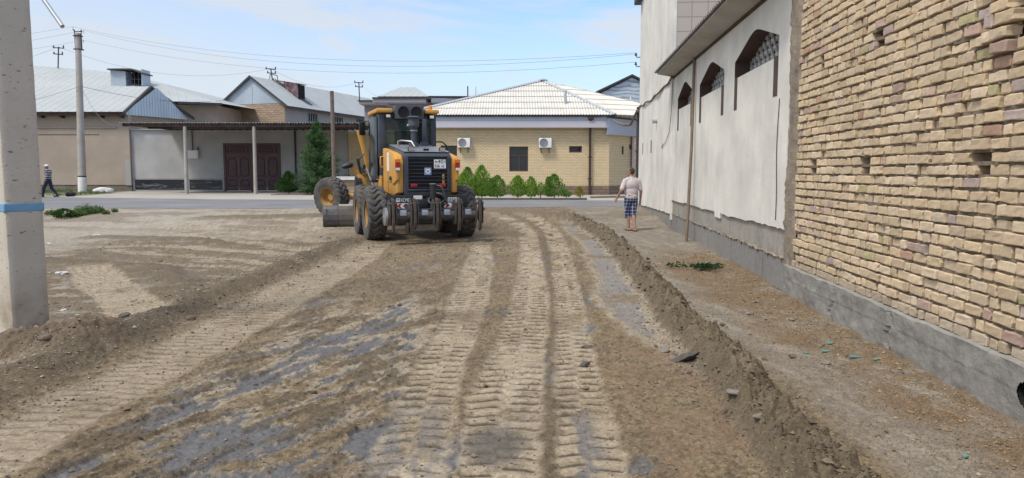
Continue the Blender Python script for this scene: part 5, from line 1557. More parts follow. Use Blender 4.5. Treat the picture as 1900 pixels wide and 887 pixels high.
def grader():
    root = empty('motor_grader', (-2.256, 17.645, 0.0), rad(20), 'yellow and charcoal motor grader with rear ripper, seen from behind', 'motor grader')
    Y_, CH, BK = M['yellow'], M['charcoal'], M['machine_black']
    tm = tyre_mesh().build('wheel', M['rubber'], root, smooth=40, fixn=True)
    rim = MB(); rim.lathe([(.312, -.20), (.325, -.205), (.325, -.185), (.285, -.15), (.275, -.02), (.24, .02), (.13, .03), (.115, -.05), (.06, -.06), (.0, -.06)], 40, AX)
    for i in range(10):
        a = 2 * math.pi * i / 10; rim.lathe([(.0, -.03), (.016, -.03), (.016, .03)], 6, Matrix.Translation((0, .185 * math.cos(a), .185 * math.sin(a))) @ AX)
    rm = rim.build('rim', M['yellow_dirty'], tm, smooth=40)
    rim2 = MB(); rim2.lathe([(.312, .19), (.325, .205), (.30, .20), (.285, .10), (.20, .05), (0, .05)], 32, AX)
    rb = rim2.build('rim_back', M['yellow_dirty'], tm, smooth=40)
    tm.location = (-1.08, 0, .62)
    def wheel(x, y, z, flip, steer=0, lean=0, roll=0):
        w = tm.copy(); COL.objects.link(w); w.parent = root
        for ch in (rm, rb):
            c = ch.copy(); COL.objects.link(c); c.parent = w
        w.location = (x, y, z); w.rotation_euler = (roll, lean, steer + (math.pi if flip else 0))
    wheel(-1.08, 1.56, .62, False, roll=.4); wheel(1.08, 0, .62, True, roll=.7); wheel(1.08, 1.56, .62, True, roll=.2)
    fa = rad(3.5)                                       # slight articulation of the front frame
    J = Vector((0, 2.4, 0)); RF = Matrix.Translation(J) @ Matrix.Rotation(fa, 4, 'Z')
    def FJ(x, y, z): return RF @ Vector((x, y, z))
    p = FJ(-1.03, 4.7, .78); wheel(p.x, p.y, p.z, False, steer=rad(37), lean=rad(-4), roll=.15)
    p = FJ(1.03, 4.7, .78); wheel(p.x, p.y, p.z, True, steer=rad(37), lean=rad(4))
    for s_ in (-1, 1):
        b = MB(); b.prism([(s_ * .74, -.28, .52), (s_ * .74, -.28, .74), (s_ * .74, .5, .86), (s_ * .74, 1.1, .86), (s_ * .74, 1.84, .74), (s_ * .74, 1.84, .52), (s_ * .74, 1.1, .40), (s_ * .74, .5, .40)], (s_ * .10, 0, 0), bev=.02)
        b.build('tandem_case', Y_, root, smooth=40)
    b = MB(); b.tube([(-.8, .78, .66), (.8, .78, .66)], .19, 16); b.box(0, .78, .66, .5, .5, .44, .08); b.build('rear_axle', BK, root, smooth=40)
    # --- rear frame, counterweight
    b = MB(); b.box(0, .6, 1.00, .78, 3.2, .26, .02); b.box(.03, -.55, 1.06, 1.08, .7, .12, .02); b.build('rear_frame', BK, root, smooth=40)
    b = MB(); b.box(.015, -.94, .90, 1.84, .12, .34, .015); bp = b.build('bumper', BK, root, smooth=40)
    for z_ in ():
        pass
    t, w = text_mb('XCMG', .115); sc = .225 / w
    t2 = MB(); t2.add([(v[0] * sc, v[1], v[2] * 1.0) for v in t.v], t.f, Matrix.Translation((-.655, -1.004, .925))); o = t2.build('lettering', M['white'], bp)
    e = MB(); e.box(-.705, -1.004, .965, .075, .006, .085); e.build('badge', M['white'], bp)
    e = MB(); e.prism([(-.73, -1.008, .99), (-.68, -1.008, .99), (-.705, -1.008, .945)], (0, -.002, 0)); e.build('badge_mark', M['plate_ink'], bp)
    for txt, x, wd in (('GR', .455, .105), ('215', .575, .12)):
        e = MB(); e.box(x + wd / 2, -1.003, .965, wd, .005, .095); pl = e.build('model_sign', M['white'], bp)
        t, w = text_mb(txt, .10); sc = wd * .84 / w
        t2 = MB(); t2.add([(v[0] * sc, v[1], v[2]) for v in t.v], t.f, Matrix.Translation((x + wd * .07, -1.008, .93))); o = t2.build('lettering', M['plate_ink'], bp)
    e = MB(); e.box(-.25, -1.003, 1.025, .20, .006, .085); e.build('label_plate', M['white_paint'], bp)
    for x0, d in ((-.76, -1), (.36, 1)):
        e = MB(); e.box(x0 + .145, -1.003, .835, .29, .007, .115); sg = e.build('warning_sign', M['white'], bp)
        for k in range(2):
            cx = x0 + .08 + k * .135
            m_ = MB(); m_.prism([(cx - d * -.045, -1.007, .79), (cx - d * .0, -1.007, .79), (cx + d * .05, -1.007, .835), (cx, -1.007, .88), (cx - d * -.045, -1.007, .88), (cx + d * .0 + d * .02, -1.007, .835)][0:0] or [(cx - d * .055, -1.007, .785), (cx, -1.007, .785), (cx + d * .055, -1.007, .835), (cx, -1.007, .885), (cx - d * .055, -1.007, .885), (cx - d * .012, -1.007, .835)], (0, -.002, 0)); m_.build('chevron', M['red'], bp)
    # --- hood
    pr = [(-.80, 1.08), (-.80, 1.92), (-.765, 2.00), (-.66, 2.06), (1.10, 2.27), (1.10, 1.08)]
    b = MB(); b.prism([(-.52, y, z) for y, z in pr], (1.12, 0, 0), bev=.035); hood = b.build('hood', CH, root, smooth=50)
    b = MB(); tp = [(-.70, 2.057), (-.60, 2.078), (1.09, 2.278), (1.09, 2.29), (-.60, 2.09), (-.71, 2.067)]
    b.prism([(-.50, y, z) for y, z in tp], (1.08, 0, 0)); b.build('hood_top', M['charcoal_dusty'], hood, fixn=True)
    for s_ in (-1, 1):
        xa = -.522 if s_ < 0 else .602
        ps = [(-.76, 1.12), (-.78, 1.80), (-.74, 1.93), (-.60, 2.00), (-.2, 2.06), (1.07, 2.20), (1.07, 1.12), (-.2, 1.04)]
        b = MB(); b.prism([(xa, y, z) for y, z in ps], (s_ * .15, 0, 0), bev=.04)
        b.prism([(xa + s_ * .10, y, z) for y, z in [(-.80, 1.40), (-.80, 1.84), (-.70, 1.98), (-.30, 1.98), (-.30, 1.30), (-.6, 1.34)]], (s_ * .09, 0, 0), bev=.035)
        sp = b.build('side_panel', Y_, root, smooth=50)
        xo = xa + s_ * .15
        b = MB(); b.box(xo + s_ * .003, .35, 1.62, .006, .012, 1.0); b.box(xo + s_ * .003, .0, 1.36, .006, .9, .012); b.box(xo + s_ * .03, -.05, 1.45, .03, .12, .10, .01); b.build('panel_seam', BK, sp)
        b = MB(); b.box(xo + s_ * .004, .33, 1.80, .008, .24, .36); b.box(xo + s_ * .004, .33, 2.03, .008, .22, .09); b.build('decal', M['white_paint'], sp)
        b = MB(); b.tube([(xo, .95, 1.98), (xo + s_ * .07, .95, 1.98), (xo + s_ * .08, .95, 1.86), (xo + s_ * .07, .95, 1.72), (xo, .95, 1.72)], .018, 8); b.build('grab_handle', Y_, sp, smooth=50)
        xl = xa + s_ * .145
        b = MB(); b.box(xl, -.815, 1.76, .115, .03, .26, .008); tl = b.build('tail_light', M['red'], root, smooth=40)
        b = MB(); b.box(xl, -.832, 1.85, .10, .012, .07, .004); b.build('indicator_lens', M['orange'], tl)
        b = MB(); b.box(xl, -.832, 1.665, .10, .012, .06, .004); b.build('reverse_lens', M['white_paint'], tl)
    gr = MB(); gr.box(.04, -.803, 1.575, .92, .014, .72); 
    g = gr.build('grille', M['black'], root)
    b = MB()
    for i in range(9): b.box(.04, -.816, 1.245 + i * .082, .90, .022, .012)
    b.build('grille_slats', CH, g)
    b = MB()
    for x, w_ in ((-.435, .03), (.515, .03)): b.box(x, -.812, 1.575, w_, .03, .78, .008)
    b.box(.04, -.812, 1.955, .98, .03, .03, .008); b.box(.04, -.812, 1.19, .98, .03, .04, .008); b.build('grille_frame', CH, g, smooth=40)
    b = MB(); b.box(.40, -.822, 1.50, .05, .008, .10); b.box(.40, -.822, 1.38, .05, .008, .09); b.build('caution_decal', M['yellow_dirty'], g)
    b = MB(); b.box(.32, -.832, 1.785, .285, .008, .205, .003); pl = b.build('licence_plate', M['white'], root)
    for txt, x, z, hh, ww in (('80', .195, 1.812, .05, .055), ('401', .262, 1.802, .085, .185), ('HA', .195, 1.70, .085, .12), ('UZ', .345, 1.71, .055, .075)):
        t, w = text_mb(txt, hh * 1.40); sc = ww / w
        t2 = MB(); t2.add([(v[0] * sc, v[1], v[2]) for v in t.v], t.f, Matrix.Translation((x, -.838, z))); o = t2.build('lettering', M['plate_ink'], pl)
    b = MB(); b.box(.03, -.832, 1.615, .165, .010, .17, .004); em = b.build('emblem', M['emblem_blue'], root)
    b = MB()
    for poly in ([(-.045, .052), (.045, .052), (.062, .02), (.03, .02), (-.03, .02), (-.062, .02)], [(-.07, .008), (-.035, .008), (.0, -.055), (-.022, -.06)], [(.07, .008), (.035, .008), (.0, -.055), (.022, -.06)]):
        b.prism([(.03 + x, -.8385, 1.618 + z) for x, z in poly], (0, -.002, 0))
    b.build('emblem_mark', M['white'], em, fixn=True)
    for x in (-.295, .38):
        b = MB(); b.box(x, -.826, 1.295, .15, .02, .07, .008); b.build('reflector', M['red'], root, smooth=40)
    for x in (-.31, .43):
        b = MB(); b.box(x, -.60, 2.125, .14, .09, .10, .012); wl = b.build('work_lamp', BK, root, smooth=40)
        b = MB(); b.box(x, -.648, 2.128, .12, .01, .075); b.build('lens', M['lens'], wl)
    b = MB(); b.box(.06, -.55, 2.11, .13, .05, .07, .01); b.build('hood_latch', M['black'], root)
    b = MB(); b.tube([(-.42, .35, 2.20), (-.42, .35, 2.34), (-.34, .3, 2.36), (-.14, .1, 2.33), (-.08, .02, 2.20)], .022, 8); b.build('hood_rail', M['steel_bright'], root, smooth=50)
    b = MB(); b.tube([(.52, .75, 2.22), (.60, .78, 2.36), (.80, .8, 2.36), (.92, .8, 2.26), (.95, .8, 2.1)], .02, 8); b.build('hood_rail', BK, root, smooth=50)
    # --- intake pre-cleaner and exhaust
    b = MB(); b.lathe([(0, 2.985), (.10, 2.975), (.185, 2.945), (.18, 2.93), (.13, 2.925), (.135, 2.90), (.135, 2.73), (.12, 2.71), (.085, 2.66), (.085, 2.60), (.07, 2.59), (.07, 2.33), (.12, 2.32), (.13, 2.22)], 28, Matrix.Translation((.02, .6, 0)))
    pc = b.build('air_precleaner', M['grey_plastic'], root, smooth=35)
    b = MB(); b.lathe([(.088, 2.60), (.094, 2.605), (.094, 2.625), (.088, 2.63)], 24, Matrix.Translation((.02, .6, 0))); b.build('clamp', M['steel_bright'], pc, smooth=40)
    b = MB(); b.box(-.125, .58, 2.75, .03, .03, .04, .006); b.build('clip', M['white'], pc)
    b = MB(); b.prism([(.24, .80, 2.22), (.50, .80, 2.22), (.44, .86, 2.36), (.30, .86, 2.36)], (0, .2, 0)); b.box(.375, .95, 2.64, .10, .13, .60, .02); b.build('exhaust_stack', M['grey_plastic'], root, smooth=40, fixn=True)
    # --- cab
    fp = [(-.70, 1.18), (.70, 1.18), (.80, 1.75), (.80, 2.25), (.52, 2.95), (-.52, 2.95), (-.80, 2.25), (-.80, 1.75)]
    b = MB(); b.prism([(x, y, 1.42) for x, y in fp], (0, 0, .62), bev=.03); cab = b.build('cab', CH, root, smooth=40)
    def lerp(a, c, t_): return a + (c - a) * t_
    for i, (x, y) in enumerate(fp):
        b = MB(); sz = .15 if i in (0, 1, 7, 2) else .09
        if i == 0: b.box(-.665, 1.22, 2.5, .17, .12, 1.12, .02)
        elif i == 1: b.box(.665, 1.22, 2.5, .15, .12, 1.12, .02)
        else: b.box(x * .96, y + (.02 if y < 2 else -.03), 2.5, sz * .7, sz, 1.10, .02)
        b.build('pillar', CH, cab, smooth=40)
    b = MB(); b.prism([(x * .93, lerp(y, 2.0, .06), 3.03) for x, y in fp], (0, 0, .10), bev=.03); b.build('roof', BK, cab, smooth=40)
    nm = ['rear_window', 'side_window', 'side_window', 'side_window', 'front_window', 'side_window', 'side_window', 'side_window']
    for i in range(8):
        (xa, ya), (xb, yb) = fp[i], fp[(i + 1) % 8]
        xa, xb = xa * .955, xb * .955; ya, yb = lerp(ya, 2.0, .03), lerp(yb, 2.0, .03)
        b = MB(); z0 = 2.02
        b.quad((xa, ya, z0), (xb, yb, z0), (xb, yb, 3.04), (xa, ya, 3.04)); b.build(nm[i], M['cab_tint'], cab)
    b = MB(); b.box(.0, 2.25, 1.95, .5, .5, .12, .03); b.box(0, 2.0, 2.3, .48, .12, .75, .05, rx=rad(-8)); b.box(.0, 2.62, 2.1, .3, .1, .7, .02); b.build('seat', BK, cab, smooth=40)
    b = MB(); b.quad((-.79, 1.22, 1.44), (-.79, 2.3, 1.44), (-.79, 2.3, 2.02), (-.79, 1.22, 2.02)); 
    b = MB(); b.box(-.815, 2.0, 2.25, .03, .50, 1.50, .012); b.box(-.80, 1.50, 2.25, .03, .44, 1.50, .012, rz=rad(10)); b.build('cab_door', M['door_glass'], cab, smooth=40)
    b = MB(); b.box(.86, 2.0, 2.62, .03, .04, .85, .01); b.box(.86, 2.28, 2.62, .03, .04, .85, .01); b.box(.86, 2.14, 3.03, .03, .32, .04, .01); b.build('door_frame', BK, cab)
    for xa, xb in ((-.82, -.40), (.40, .80)):
        b = MB(); b.box((xa + xb) / 2, 1.75, 3.135, xb - xa, 1.45, .11, .05); b.build('roof_panel', Y_, cab, smooth=50)
    b = MB(); b.box(.01, 1.15, 3.10, .72, .42, .35, .02); ac = b.build('roof_air_conditioner', M['grey_plastic'], root, smooth=40)
    for x in (-.155, .175):
        b = MB(); b.lathe([(.0, .0), (.06, .004), (.12, .002), (.135, .012), (.142, .0)], 28, Matrix.Translation((x, .938, 3.10)) @ Matrix.Rotation(rad(90), 4, 'X')); b.build('fan', M['black'], ac, smooth=40)
    for x, wd in ((-.52, .12), (.60, .12)):
        b = MB(); b.box(x, 1.10, 3.0, wd, .10, .09, .012); wl = b.build('work_lamp', BK, root, smooth=40)
        b = MB(); b.box(x, 1.048, 3.0, wd * .86, .008, .07); b.build('lens', M['white_paint'], wl)
    b = MB(); b.lathe([(0, 0), (.06, .0), (.06, .09), (.04, .13), (0, .14)], 14, Matrix.Translation((.66, 1.5, 3.19))); b.build('beacon', M['orange'], root, smooth=40)
    # lower left of the cab: step box and yellow frame
    b = MB(); b.box(-.62, 1.35, 1.30, .20, .34, .42, .02); b.build('battery_box', Y_, root, smooth=40)
    b = MB(); b.box(-.62, 1.175, 1.32, .10, .01, .26); b.build('louvre', BK, root)
    b = MB(); b.box(-.72, 2.0, 1.36, .30, .9, .06, .01); b.box(-.80, 2.2, 1.05, .22, .4, .04); b.box(-.80, 2.2, .78, .22, .4, .04); b.build('cab_step', BK, root)
    # --- mirror
    b = MB(); b.box(-.90, 2.9, 2.775, .17, .07, .36, .03, rz=rad(14)); mi = b.build('mirror', BK, root, smooth=50)
    b = MB(); b.tube([(-.70, 2.7, 2.98), (-.82, 2.84, 2.97), (-.93, 2.9, 2.93)], .014, 6); b.tube([(-.70, 2.7, 2.92), (-.85, 2.84, 2.92)], .012, 6); b.tube([(-.82, 2.84, 2.97), (-.82, 2.84, 2.92)], .01, 6); b.build('mirror_arm', BK, mi)
    # --- front frame
    b = MB(); cs = [(.05, .15, 1.38), (.6, .16, 1.55), (1.6, .15, 1.72), (3.2, .14, 1.55), (4.3, .13, 1.2), (4.9, .12, .95)]
    for (ya, wa, za), (yb, wb, zb) in zip(cs[:-1], cs[1:]):
        pa = [FJ(-wa, ya, za - .16), FJ(wa, ya, za - .16), FJ(wa, ya, za + .16), FJ(-wa, ya, za + .16)]; pb = [FJ(-wb, yb, zb - .16), FJ(wb, yb, zb - .16), FJ(wb, yb, zb + .16), FJ(-wb, yb, zb + .16)]
        b.add(pa + pb, [(0, 1, 5, 4), (1, 2, 6, 5), (2, 3, 7, 6), (3, 0, 4, 7), (0, 3, 2, 1), (4, 5, 6, 7)])
    b.build('gooseneck', Y_, root, fixn=True)
    b = MB(); p0, p1 = FJ(-.85, 4.7, .78), FJ(.85, 4.7, .78); b.tube([p0, p1], .10, 10); b.build('front_axle', Y_, root, smooth=40)
    # blade lift frame on the left, with its cylinder, hoses and lamp
    b = MB(); b.prism([(-1.00, 3.2, 2.75), (-.90, 3.2, 2.75), (-.70, 3.2, 1.95), (-.56, 3.2, 1.45), (-.70, 3.2, 1.36), (-.80, 3.2, 1.95)], (0, .14, 0), bev=.015); b.build('lift_arm', Y_, root, smooth=40)
    b = MB(); b.prism([(-1.02, 3.18, 1.52), (-.62, 3.18, 1.56), (-.56, 3.18, 1.36), (-.66, 3.18, 1.02), (-.92, 3.18, 1.02), (-.98, 3.18, 1.3)], (0, .22, 0), bev=.015); b.prism([(-1.24, 3.2, 1.76), (-1.14, 3.2, 1.76), (-.86, 3.2, 1.52), (-.92, 3.2, 1.40)], (0, .10, 0), bev=.012); b.build('lift_bracket', Y_, root, smooth=40)
    b = MB(); b.tube([(-.78, 3.0, 1.72), (-.62, 2.85, 1.18)], .035, 10); b.tube([(-.62, 2.85, 1.18), (-.5, 2.8, .85)], .06, 10); b.build('lift_cylinder', M['steel_bright'], root, smooth=40)
    b = MB(); b.lathe([(0, -.11), (.06, -.10), (.10, -.04), (.10, .04), (.07, .09), (0, .11)], 16, Matrix.Translation((-1.27, 3.22, 1.77)) @ Matrix.Rotation(rad(75), 4, 'Y') @ Matrix.Diagonal((.8, 1, 1.5, 1))); b.build('side_lamp', BK, root, smooth=50)
    for k in range(4):
        o_ = k * .05
        b = MB(); b.tube([(-.82 - o_, 3.1, 2.1 - o_), (-.98 - o_ * .4, 3.05, 1.95), (-.95, 3.05, 1.72 - o_), (-.80, 3.08, 1.6 - o_), (-.66 + o_, 3.1, 1.66)], .017, 6); b.build('hydraulic_hose', BK, root, smooth=50)
    b = MB(); b.box(-.66, 3.0, 2.15, .10, .16, .12, .02); b.box(-.62, 3.0, 1.88, .14, .16, .10, .02); b.box(-.84, 3.08, 1.74, .08, .12, .12, .02); b.build('valve_block', BK, root, smooth=40)
    b = MB(); b.lathe([(0, -.08), (.18, -.08), (.18, .08), (0, .08)], 20, Matrix.Translation((-.99, 3.25, 1.22)) @ Matrix.Rotation(rad(90), 4, 'Y') @ Matrix.Diagonal((1.4, .7, 1, 1))); b.build('pivot_drum', BK, root, smooth=40)
    b = MB(); b.lathe([(.62, -.04), (.78, -.04), (.78, .06), (.62, .06), (.62, -.04)], 36, Matrix.Translation((-.05, 3.9, .82))); b.box(-.05, 4.9, .85, .18, 2.2, .14); b.build('drawbar_circle', BK, root, smooth=40)
    # --- blade, seen from behind: a curved board with a bolted end bit
    bl = MB(); A0, ux, uy = Vector((-1.875, 4.02, 0)), Vector((.985, -.17, 0)), Vector((.17, .985, 0))
    sec = [(.02, .0), (-.07, .10), (-.10, .24), (-.085, .38), (-.02, .54), (.05, .63)]
    ln = 3.75
    def BP(s_, f, z): return A0 + ux * s_ + uy * f + Vector((0, 0, z))
    pts = [BP(0, f, z) for f, z in sec] + [BP(0, f + .05, z) for f, z in sec[::-1]]
    bl.prism(pts, ux * ln); bo = bl.build('blade', M['blade_steel'], root, fixn=True)
    b = MB(); pts = [BP(-.01, f - .015, z) for f, z in sec] + [BP(-.01, f + .06, z + .012) for f, z in sec[::-1]]; b.prism(pts, ux * .42); 
    for i in range(5): b.lathe([(0, 0), (.022, 0), (.022, -.03)], 6, Matrix.Translation(BP(.09, -.10, .08 + i * .11)) @ Matrix.Rotation(rad(90), 4, 'X'))
    b.build('end_bit', M['steel'], bo, fixn=True)
    b = MB(); b.prism([BP(.43, .05, .63), BP(ln, .05, .63), BP(ln, .10, .67), BP(.43, .10, .67)], uy * .03); b.build('top_lip', M['concrete'], bo, fixn=True)
    # --- ripper
    S_ = M['steel']
    b = MB(); b.tube([(-1.08, -1.38, .62), (1.10, -1.38, .62)], .115, 18); b.box(0, -1.36, .76, 2.1, .10, .05, .01); rp = b.build('ripper_beam', S_, root, smooth=40)
    for x in (-.69, -.20, .31, .80):
        b = MB(); b.box(x, -1.485, .70, .15, .02, .13, .01, rx=rad(-18)); b.build('beam_pad', M['steel_bright'], rp, smooth=40)
    for i, x in enumerate((-.93, -.45, .06, .56, 1.05)):
        b = MB()
        for s_ in (-1, 1):
            b.prism([(x + s_ * .062, -1.22, .46), (x + s_ * .062, -1.58, .44), (x + s_ * .062, -1.60, .80), (x + s_ * .062, -1.50, 1.0), (x + s_ * .062, -1.40, .98), (x + s_ * .062, -1.24, .80)], (s_ * .022, 0, 0))
        b.lathe([(0, -.10), (.03, -.10), (.03, .10), (0, .10)], 10, Matrix.Translation((x, -1.53, .90)) @ AX)
        hb = b.build('shank_holder', S_, root, smooth=40, fixn=True)
        zt = .30 if i != 1 else .36
        b = MB(); pr_ = [(-1.47, 1.03), (-1.60, 1.0), (-1.645, .75), (-1.66, .5), (-1.62, zt), (-1.53, zt - .03), (-1.55, .5), (-1.53, .75)]
        b.prism([(x - .028, y, z) for y, z in pr_], (.056, 0, 0), bev=.008); b.build('ripper_shank', M['rust'], hb, smooth=40)
        b = MB(); b.tube([(x + .17, -1.36, .74), (x + .11, -1.40, .80), (x + .085, -1.45, .90)], .03, 8); b.build('gusset', S_, hb, smooth=40)
    b = MB(); b.box(-.52, -1.45, .36, .05, .16, .26, .01); b.box(-.60, -1.45, .36, .05, .16, .22, .01); b.build('spare_tip', M['rust'], root, smooth=40)
    b = MB(); b.lathe([(0, 0), (.07, .02), (.20, .03), (.20, .09), (0, .09)], 20, Matrix.Translation((-1.12, -1.36, .62)) @ AX); b.build('end_plate', M['steel_bright'], root, smooth=40)
    for x in (-.55, .60):
        b = MB(); b.prism([(x, -.95, .74), (x, -1.36, .56), (x, -1.40, .68), (x, -.95, .90)], (.09, 0, 0)); b.build('ripper_arm', BK, root, fixn=True)
    b = MB(); b.tube([(.075, -1.12, .72), (.075, -1.12, 1.30)], .075, 14); b.tube([(.075, -1.12, 1.30), (.075, -1.12, 1.325)], .085, 14); b.tube([(.075, -1.12, .72), (.075, -1.30, .60)], .04, 8); b.build('ripper_cylinder', BK, root, smooth=40)
    b = MB(); b.lathe([(0, .0), (.088, .0), (.07, .012), (0, .015)], 14, Matrix.Translation((.075, -1.12, 1.327))); b.build('cylinder_cap', M['steel_bright'], root, smooth=40)
    for pts in ([(.13, -1.15, 1.30), (.24, -1.2, 1.27), (.31, -1.22, 1.12), (.33, -1.2, .98), (.26, -1.15, .90)], [(.13, -1.15, 1.12), (.25, -1.22, 1.10), (.34, -1.22, .98), (.38, -1.2, .90), (.30, -1.12, .84)], [(0, -1.16, 1.02), (-.06, -1.24, .95), (.0, -1.3, .88), (.06, -1.36, .84)]):
        # smooth the hose through its points
        q = []
        for i in range(len(pts) - 1):
            P0, P1, P2, P3 = [Vector(pts[min(max(i + k, 0), len(pts) - 1)]) for k in (-1, 0, 1, 2)]
            for t_ in np.linspace(0, 1, 5)[:-1 if i < len(pts) - 2 else None]:
                q.append(.5 * ((2 * P1) + (P2 - P0) * t_ + (2 * P0 - 5 * P1 + 4 * P2 - P3) * t_ ** 2 + (3 * P1 - P0 - 3 * P2 + P3) * t_ ** 3))
        b = MB(); b.tube(q, .018, 8); b.build('hydraulic_hose', M['steel'], root, smooth=60)
    b = MB(); b.box(-.10, -1.06, .88, .30, .14, .20, .02); b.box(-.02, -1.10, .95, .10, .10, .16, .02); b.build('tow_hitch', BK, root, smooth=40)
    b = MB(); b.lathe([(.0, 0), (.05, 0), (.05, .05), (.03, .05), (.03, 0)], 12, Matrix.Translation((-1.06, -1.12, .92)) @ Matrix.Rotation(rad(90), 4, 'X')); b.build('tow_eye', M['steel_bright'], root, smooth=40)
M['cab_tint'] = glassmat('cab tint', (.10, .15, .14), .03, 0.75)
M['door_glass'] = glassmat('door glass', (.012, .022, .028), .12)
grader()

# ---------------------------------------------------------------- people
def blob(caps, voxel, name, mat, parent, smooth_it=4):
    """one continuous surface grown over tapered capsules and ellipsoids"""
    bm = bmesh.new()
    for c in caps:
        if c[0] == 'e':
            _, p, r, rot = c
            m = Matrix.Translation(p) @ rot @ Matrix.Diagonal((*r, 1))
            bmesh.ops.create_uvsphere(bm, u_segments=20, v_segments=14, radius=1, matrix=m)
        else:
            p0, r0, p1, r1 = Vector(c[0]), c[1], Vector(c[2]), c[3]
            n = max(2, int((p1 - p0).length / (min(r0, r1) * .45)) + 1)
            n = min(n, 26)
            for i in range(n):
                t = i / (n - 1)
                bmesh.ops.create_icosphere(bm, subdivisions=2, radius=r0 + (r1 - r0) * t, matrix=Matrix.Translation(p0.lerp(p1, t)))
    me = bpy.data.meshes.new(name); bm.to_mesh(me); bm.free()
    o = bpy.data.objects.new(name, me); COL.objects.link(o)
    md = o.modifiers.new('r', 'REMESH'); md.mode = 'VOXEL'; md.voxel_size = voxel
    sm = o.modifiers.new('s', 'SMOOTH'); sm.iterations = smooth_it; sm.factor = .5
    dg = bpy.context.evaluated_depsgraph_get()
    me2 = bpy.data.meshes.new_from_object(o.evaluated_get(dg))
    bpy.data.objects.remove(o)
    me2.polygons.foreach_set('use_smooth', [True] * len(me2.polygons))
    me2.materials.clear(); me2.materials.append(mat)
    r = bpy.data.objects.new(name, me2); COL.objects.link(r)
    if parent: r.parent = parent
    return r
I4 = Matrix.Identity(4)
def E(p, r, rx=0, ry=0, rz=0):
    return ('e', Vector(p), r, Matrix.Rotation(rz, 4, 'Z') @ Matrix.Rotation(ry, 4, 'Y') @ Matrix.Rotation(rx, 4, 'X'))
def hand(wr, d, side, curl=.5):
    """palm, four bent fingers of different length and a thumb off the side; d = forearm direction"""
    wr, d = Vector(wr), Vector(d).normalized()
    fw = Vector((0, 1, 0)); fw = (fw - d * fw.dot(d)).normalized()       # knuckle row runs fore and aft
    inn = d.cross(fw) * side
    out = [(wr, .026, wr + d * .085, .031)]
    pal = wr + d * .05
    out += [(pal + fw * .025, .022, pal + fw * .028 + d * .04, .016), (pal - fw * .025, .022, pal - fw * .028 + d * .035, .015)]
    for k, ln in enumerate((.070, .080, .074, .056)):
        b = wr + d * .09 + fw * (.030 - .020 * k)
        m = b + d * ln * .5 + inn * ln * .12 * curl
        e = m + d * ln * .38 + inn * ln * .42 * curl
        out += [(b, .0098, m, .009), (m, .009, e, .0078)]
    t0 = wr + d * .03 + fw * .030; t1 = t0 + d * .030 + fw * .030 + inn * .008; t2 = t1 + d * .032 + fw * .006 + inn * .010
    out += [(t0, .013, t1, .0115), (t1, .0115, t2, .0092)]
    return out

def head(c, yaw, skin_caps, hair_caps, r=.098):
    """skull, jaw, nose, brow, ears; c = head centre; yaw turns the face from +Y"""
    m = Matrix.Translation(c) @ Matrix.Rotation(yaw, 4, 'Z')
    def P(x, y, z): return m @ Vector((x, y, z))
    rz = yaw
    skin_caps += [E(P(0, -.008, .022), (.074, .094, .090), rz=rz), E(P(0, .026, -.045), (.058, .066, .066), rz=rz), E(P(0, .056, -.086), (.028, .024, .024), rz=rz),
                  (P(0, .088, .012), .011, P(0, .108, -.022), .015), E(P(0, .080, .026), (.050, .016, .012), rz=rz), E(P(0, .084, -.052), (.026, .012, .010), rz=rz)]
    for s_ in (-1, 1):
        skin_caps += [E(P(s_ * .078, -.008, -.008), (.010, .020, .032), rz=rz), E(P(s_ * .034, .066, -.015), (.024, .02, .018), rz=rz)]
    return P

